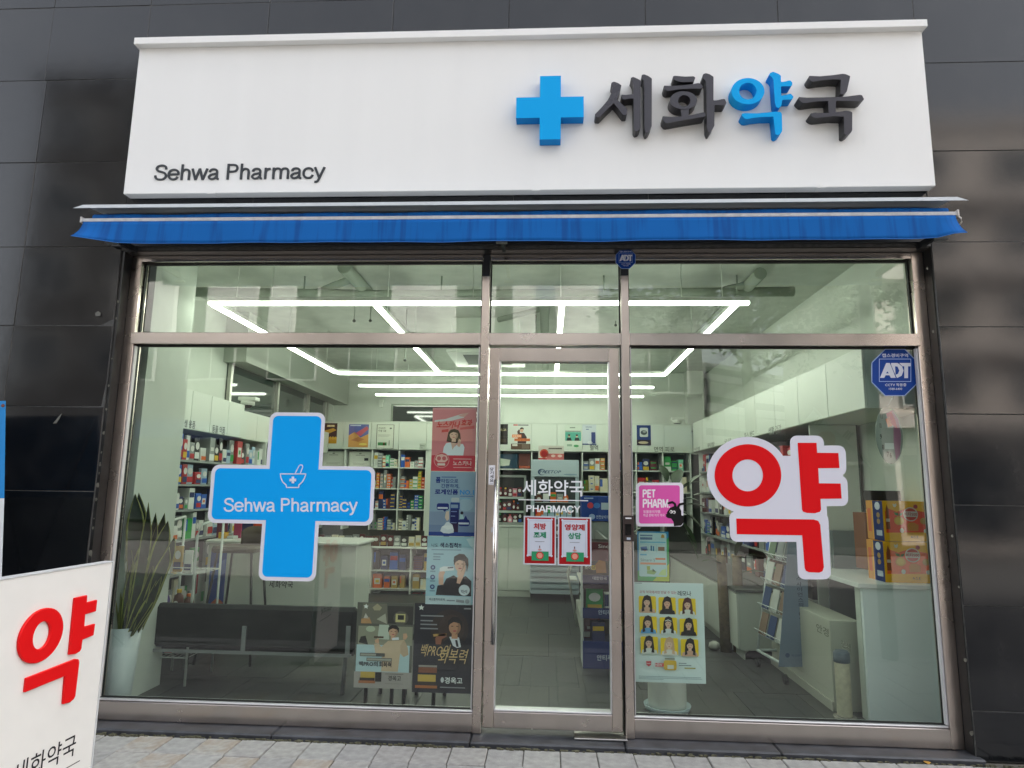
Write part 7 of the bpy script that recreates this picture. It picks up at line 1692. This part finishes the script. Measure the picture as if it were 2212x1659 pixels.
# street tree
tr = thing('street_tree', 'leafy street tree by the kerb across the road', 'tree')
BARK = mat((.09, .07, .055), .9, var=.3, scale=18, bump=.4)
TX, TY_ = 5.2, -11.6
MB().tube([(TX, TY_, .02), (TX + .05, TY_, 2.0), (TX - .05, TY_ + .1, 4.4), (TX + .1, TY_, 6.8)], [.19, .15, .12, .05], BARK, 12).build('trunk', tr)
tl_ = random.Random(21)
limbs = []
for i in range(13):
    an = i * 2.4; z = 4.2 + i * .22; rr_k = 3.3 * (1 - i * .045)
    e = Vector((TX + math.cos(an) * rr_k, TY_ + math.sin(an) * rr_k * .6, z + 1.1 + tl_.uniform(0, .8))); limbs.append(e); limbs.append(e * .55 + Vector((TX, TY_, z + .5)) * .45)
    MB().tube([(TX, TY_ + .05, z), tuple((Vector((TX, TY_, z)) + e) / 2 + Vector((0, 0, .3))), tuple(e)], [.06, .04, .015], BARK, 7).build('limb', tr)
mb = MB()
LG = [mat((.035, .062, .018), .55), mat((.055, .085, .025), .55), (mat((.028, .05, .016), .55))]
for k in range(320):
    e = tl_.choice(limbs); c = e + Vector((tl_.gauss(0, .7), tl_.gauss(0, .7), tl_.gauss(0, .5)))
    for j in range(34):
        p = c + Vector((tl_.gauss(0, .22), tl_.gauss(0, .22), tl_.gauss(0, .18))); a = Vector((tl_.gauss(0, 1), tl_.gauss(0, 1), tl_.gauss(0, .6))).normalized(); b = a.cross(Vector((tl_.gauss(0, 1), tl_.gauss(0, 1), 1))).normalized(); s = tl_.uniform(.06, .12)
        mb.quad([p - a * s, p + b * s * .55, p + a * s, p - b * s * .55], LG[(k + j) % 3])
cr_ = mb.build('crown', tr, recalc=False); cr_['kind'] = 'stuff'
# white building added across the road to brighten the mirrored gap in the pane

wb = thing('white_reflector_building', 'white building with ledges added across the street to brighten the reflection in the glass', 'building', (9.4, -24, 0)); wb.rotation_euler = (0, 0, math.radians(-38))
WBM = mat((.82, .82, .80), .7); boxo('wall', -4.5, 3.2, -6, 0, .02, 6.6, WBM, wb)
for z in (2.2, 3.4, 4.6, 5.8): boxo('ledge', -4.6, 3.3, .001, .35, z, z + .16, WBM, wb); boxo('window', -3.6, 2.4, .001, .03, z + .35, z + .62, mat((.05, .06, .07), .1), wb)
t = thing('boundary_wall', 'dark low wall under the tree across the street', 'wall'); boxo('masonry', 5.25, 10.35, -15.6, -15.3, .02, 2.3, mat((.08, .08, .075), .8), t); boxo('coping', 5.25, 10.35, -15.65, -15.25, 2.301, 2.4, mat((.15, .15, .14), .8), t)
# flag on a slanting pole, fixed to a street lamp on our kerb (mirrored in the right pane)
FYY = -2.23
def mir(u, v):      # the real point whose mirror image shows at this place of the picture
    p = P(u, v, -FYY - .0); return Vector((p.x, FYY, p.z))
fl_ = thing('national_flag', 'white national flag with red and blue disc on a slanting pole', 'flag')
fa, fb_ = mir(1758, 880), mir(1886, 1010)
MB().tube([fa, fb_], .014, mat('#c9c9c6', .3, metal=.6), 8).build('pole', fl_)
d_ = (fb_ - fa); c_ = [mir(1740, 905), mir(1868, 925), mir(1800, 1010), mir(1690, 985)]
c_ = [fa + d_ * .02, fa + d_ * .58, mir(1800, 1020), mir(1690, 968)]
MB().prism([(0, 0), (1, 0), (1, 1), (0, 1)], lambda q: (c_[0] * (1 - q[0]) + c_[1] * q[0]) * (1 - q[1]) + (c_[3] * (1 - q[0]) + c_[2] * q[0]) * q[1], Vector((0, -.004, 0)), mat('#d8dade', .7)).build('cloth', fl_)
A = Art(0, 0, 100, 100)
A.ell(52, 52, 19, 24, '#2b4f9a', 24); A.up(); A.ell(52, 52, 19, 24, '#b8332e', 16, 180, 360)
for (x, y) in ((20, 20), (80, 18), (18, 82), (82, 82)):
    for k in (-5, 0, 5): A.rect(x + k - 1.6, y - 9, x + k + 1.6, y + 9, '#17181a')
A.build('printed_emblem', fl_, c_[3] + Vector((0, .001, 0)), c_[2] - c_[3], c_[0] - c_[3], Vector((0, 1, 0)))
A.build('printed_emblem', fl_, c_[3] + Vector((0, -.005, 0)), c_[2] - c_[3], c_[0] - c_[3], Vector((0, -1, 0)))
lp = thing('street_lamp', 'grey street lamp post on the kerb that carries the flag', 'street lamp')
MB().tube([(fb_.x + .05, FYY, -.0), (fb_.x + .05, FYY, 6.0)], [.07, .045], mat('#6c6f70', .4, metal=.5), 12).build('post', lp)
MB().tube([(fb_.x + .05, FYY, 5.95), (fb_.x + .05, FYY - .9, 6.25)], .035, mat('#6c6f70', .4, metal=.5), 10).build('arm', lp); boxo('lamp_head', fb_.x - .06, fb_.x + .16, FYY - 1.4, FYY - .85, 6.2, 6.3, mat('#5c5f60', .4), lp, .02)
# ================================================================== make repeated labels single things out
for o in COL.objects:
    if o.parent is None and 'label' in o and len(o['label'].split()) > 16: o['label'] = ' '.join(o['label'].split()[:16])
from collections import defaultdict
dd = defaultdict(list)
for o in COL.objects:
    if o.parent is None and o.get('category') in ('box', 'pouch', 'bottle') and o.get('label'): dd[o['label']].append(o)
ORD = ['first', 'second', 'third', 'fourth', 'fifth', 'sixth', 'seventh', 'eighth', 'ninth', 'tenth', 'eleventh', 'twelfth']
for lb, os_ in dd.items():
    if len(os_) > 1:
        os_.sort(key=lambda o: (CAM - o.location).normalized().x * -1)
        for i, o in enumerate(os_):
            w = lb.replace(',', '').split()
            tail = ('%s from left' % ORD[min(i, 11)]).split()
            o['label'] = ' '.join(w[:13] + tail); o['group'] = lb
    else:
        os_[0]['group'] = os_[0]['label'].split(' on ')[-1] if ' on ' in os_[0]['label'] else 'shop goods'
for o in COL.objects:
    if o.parent is not None and 'label' in o and o.get('category') and o.name.startswith('paver'): pass
bpy.context.view_layer.update()
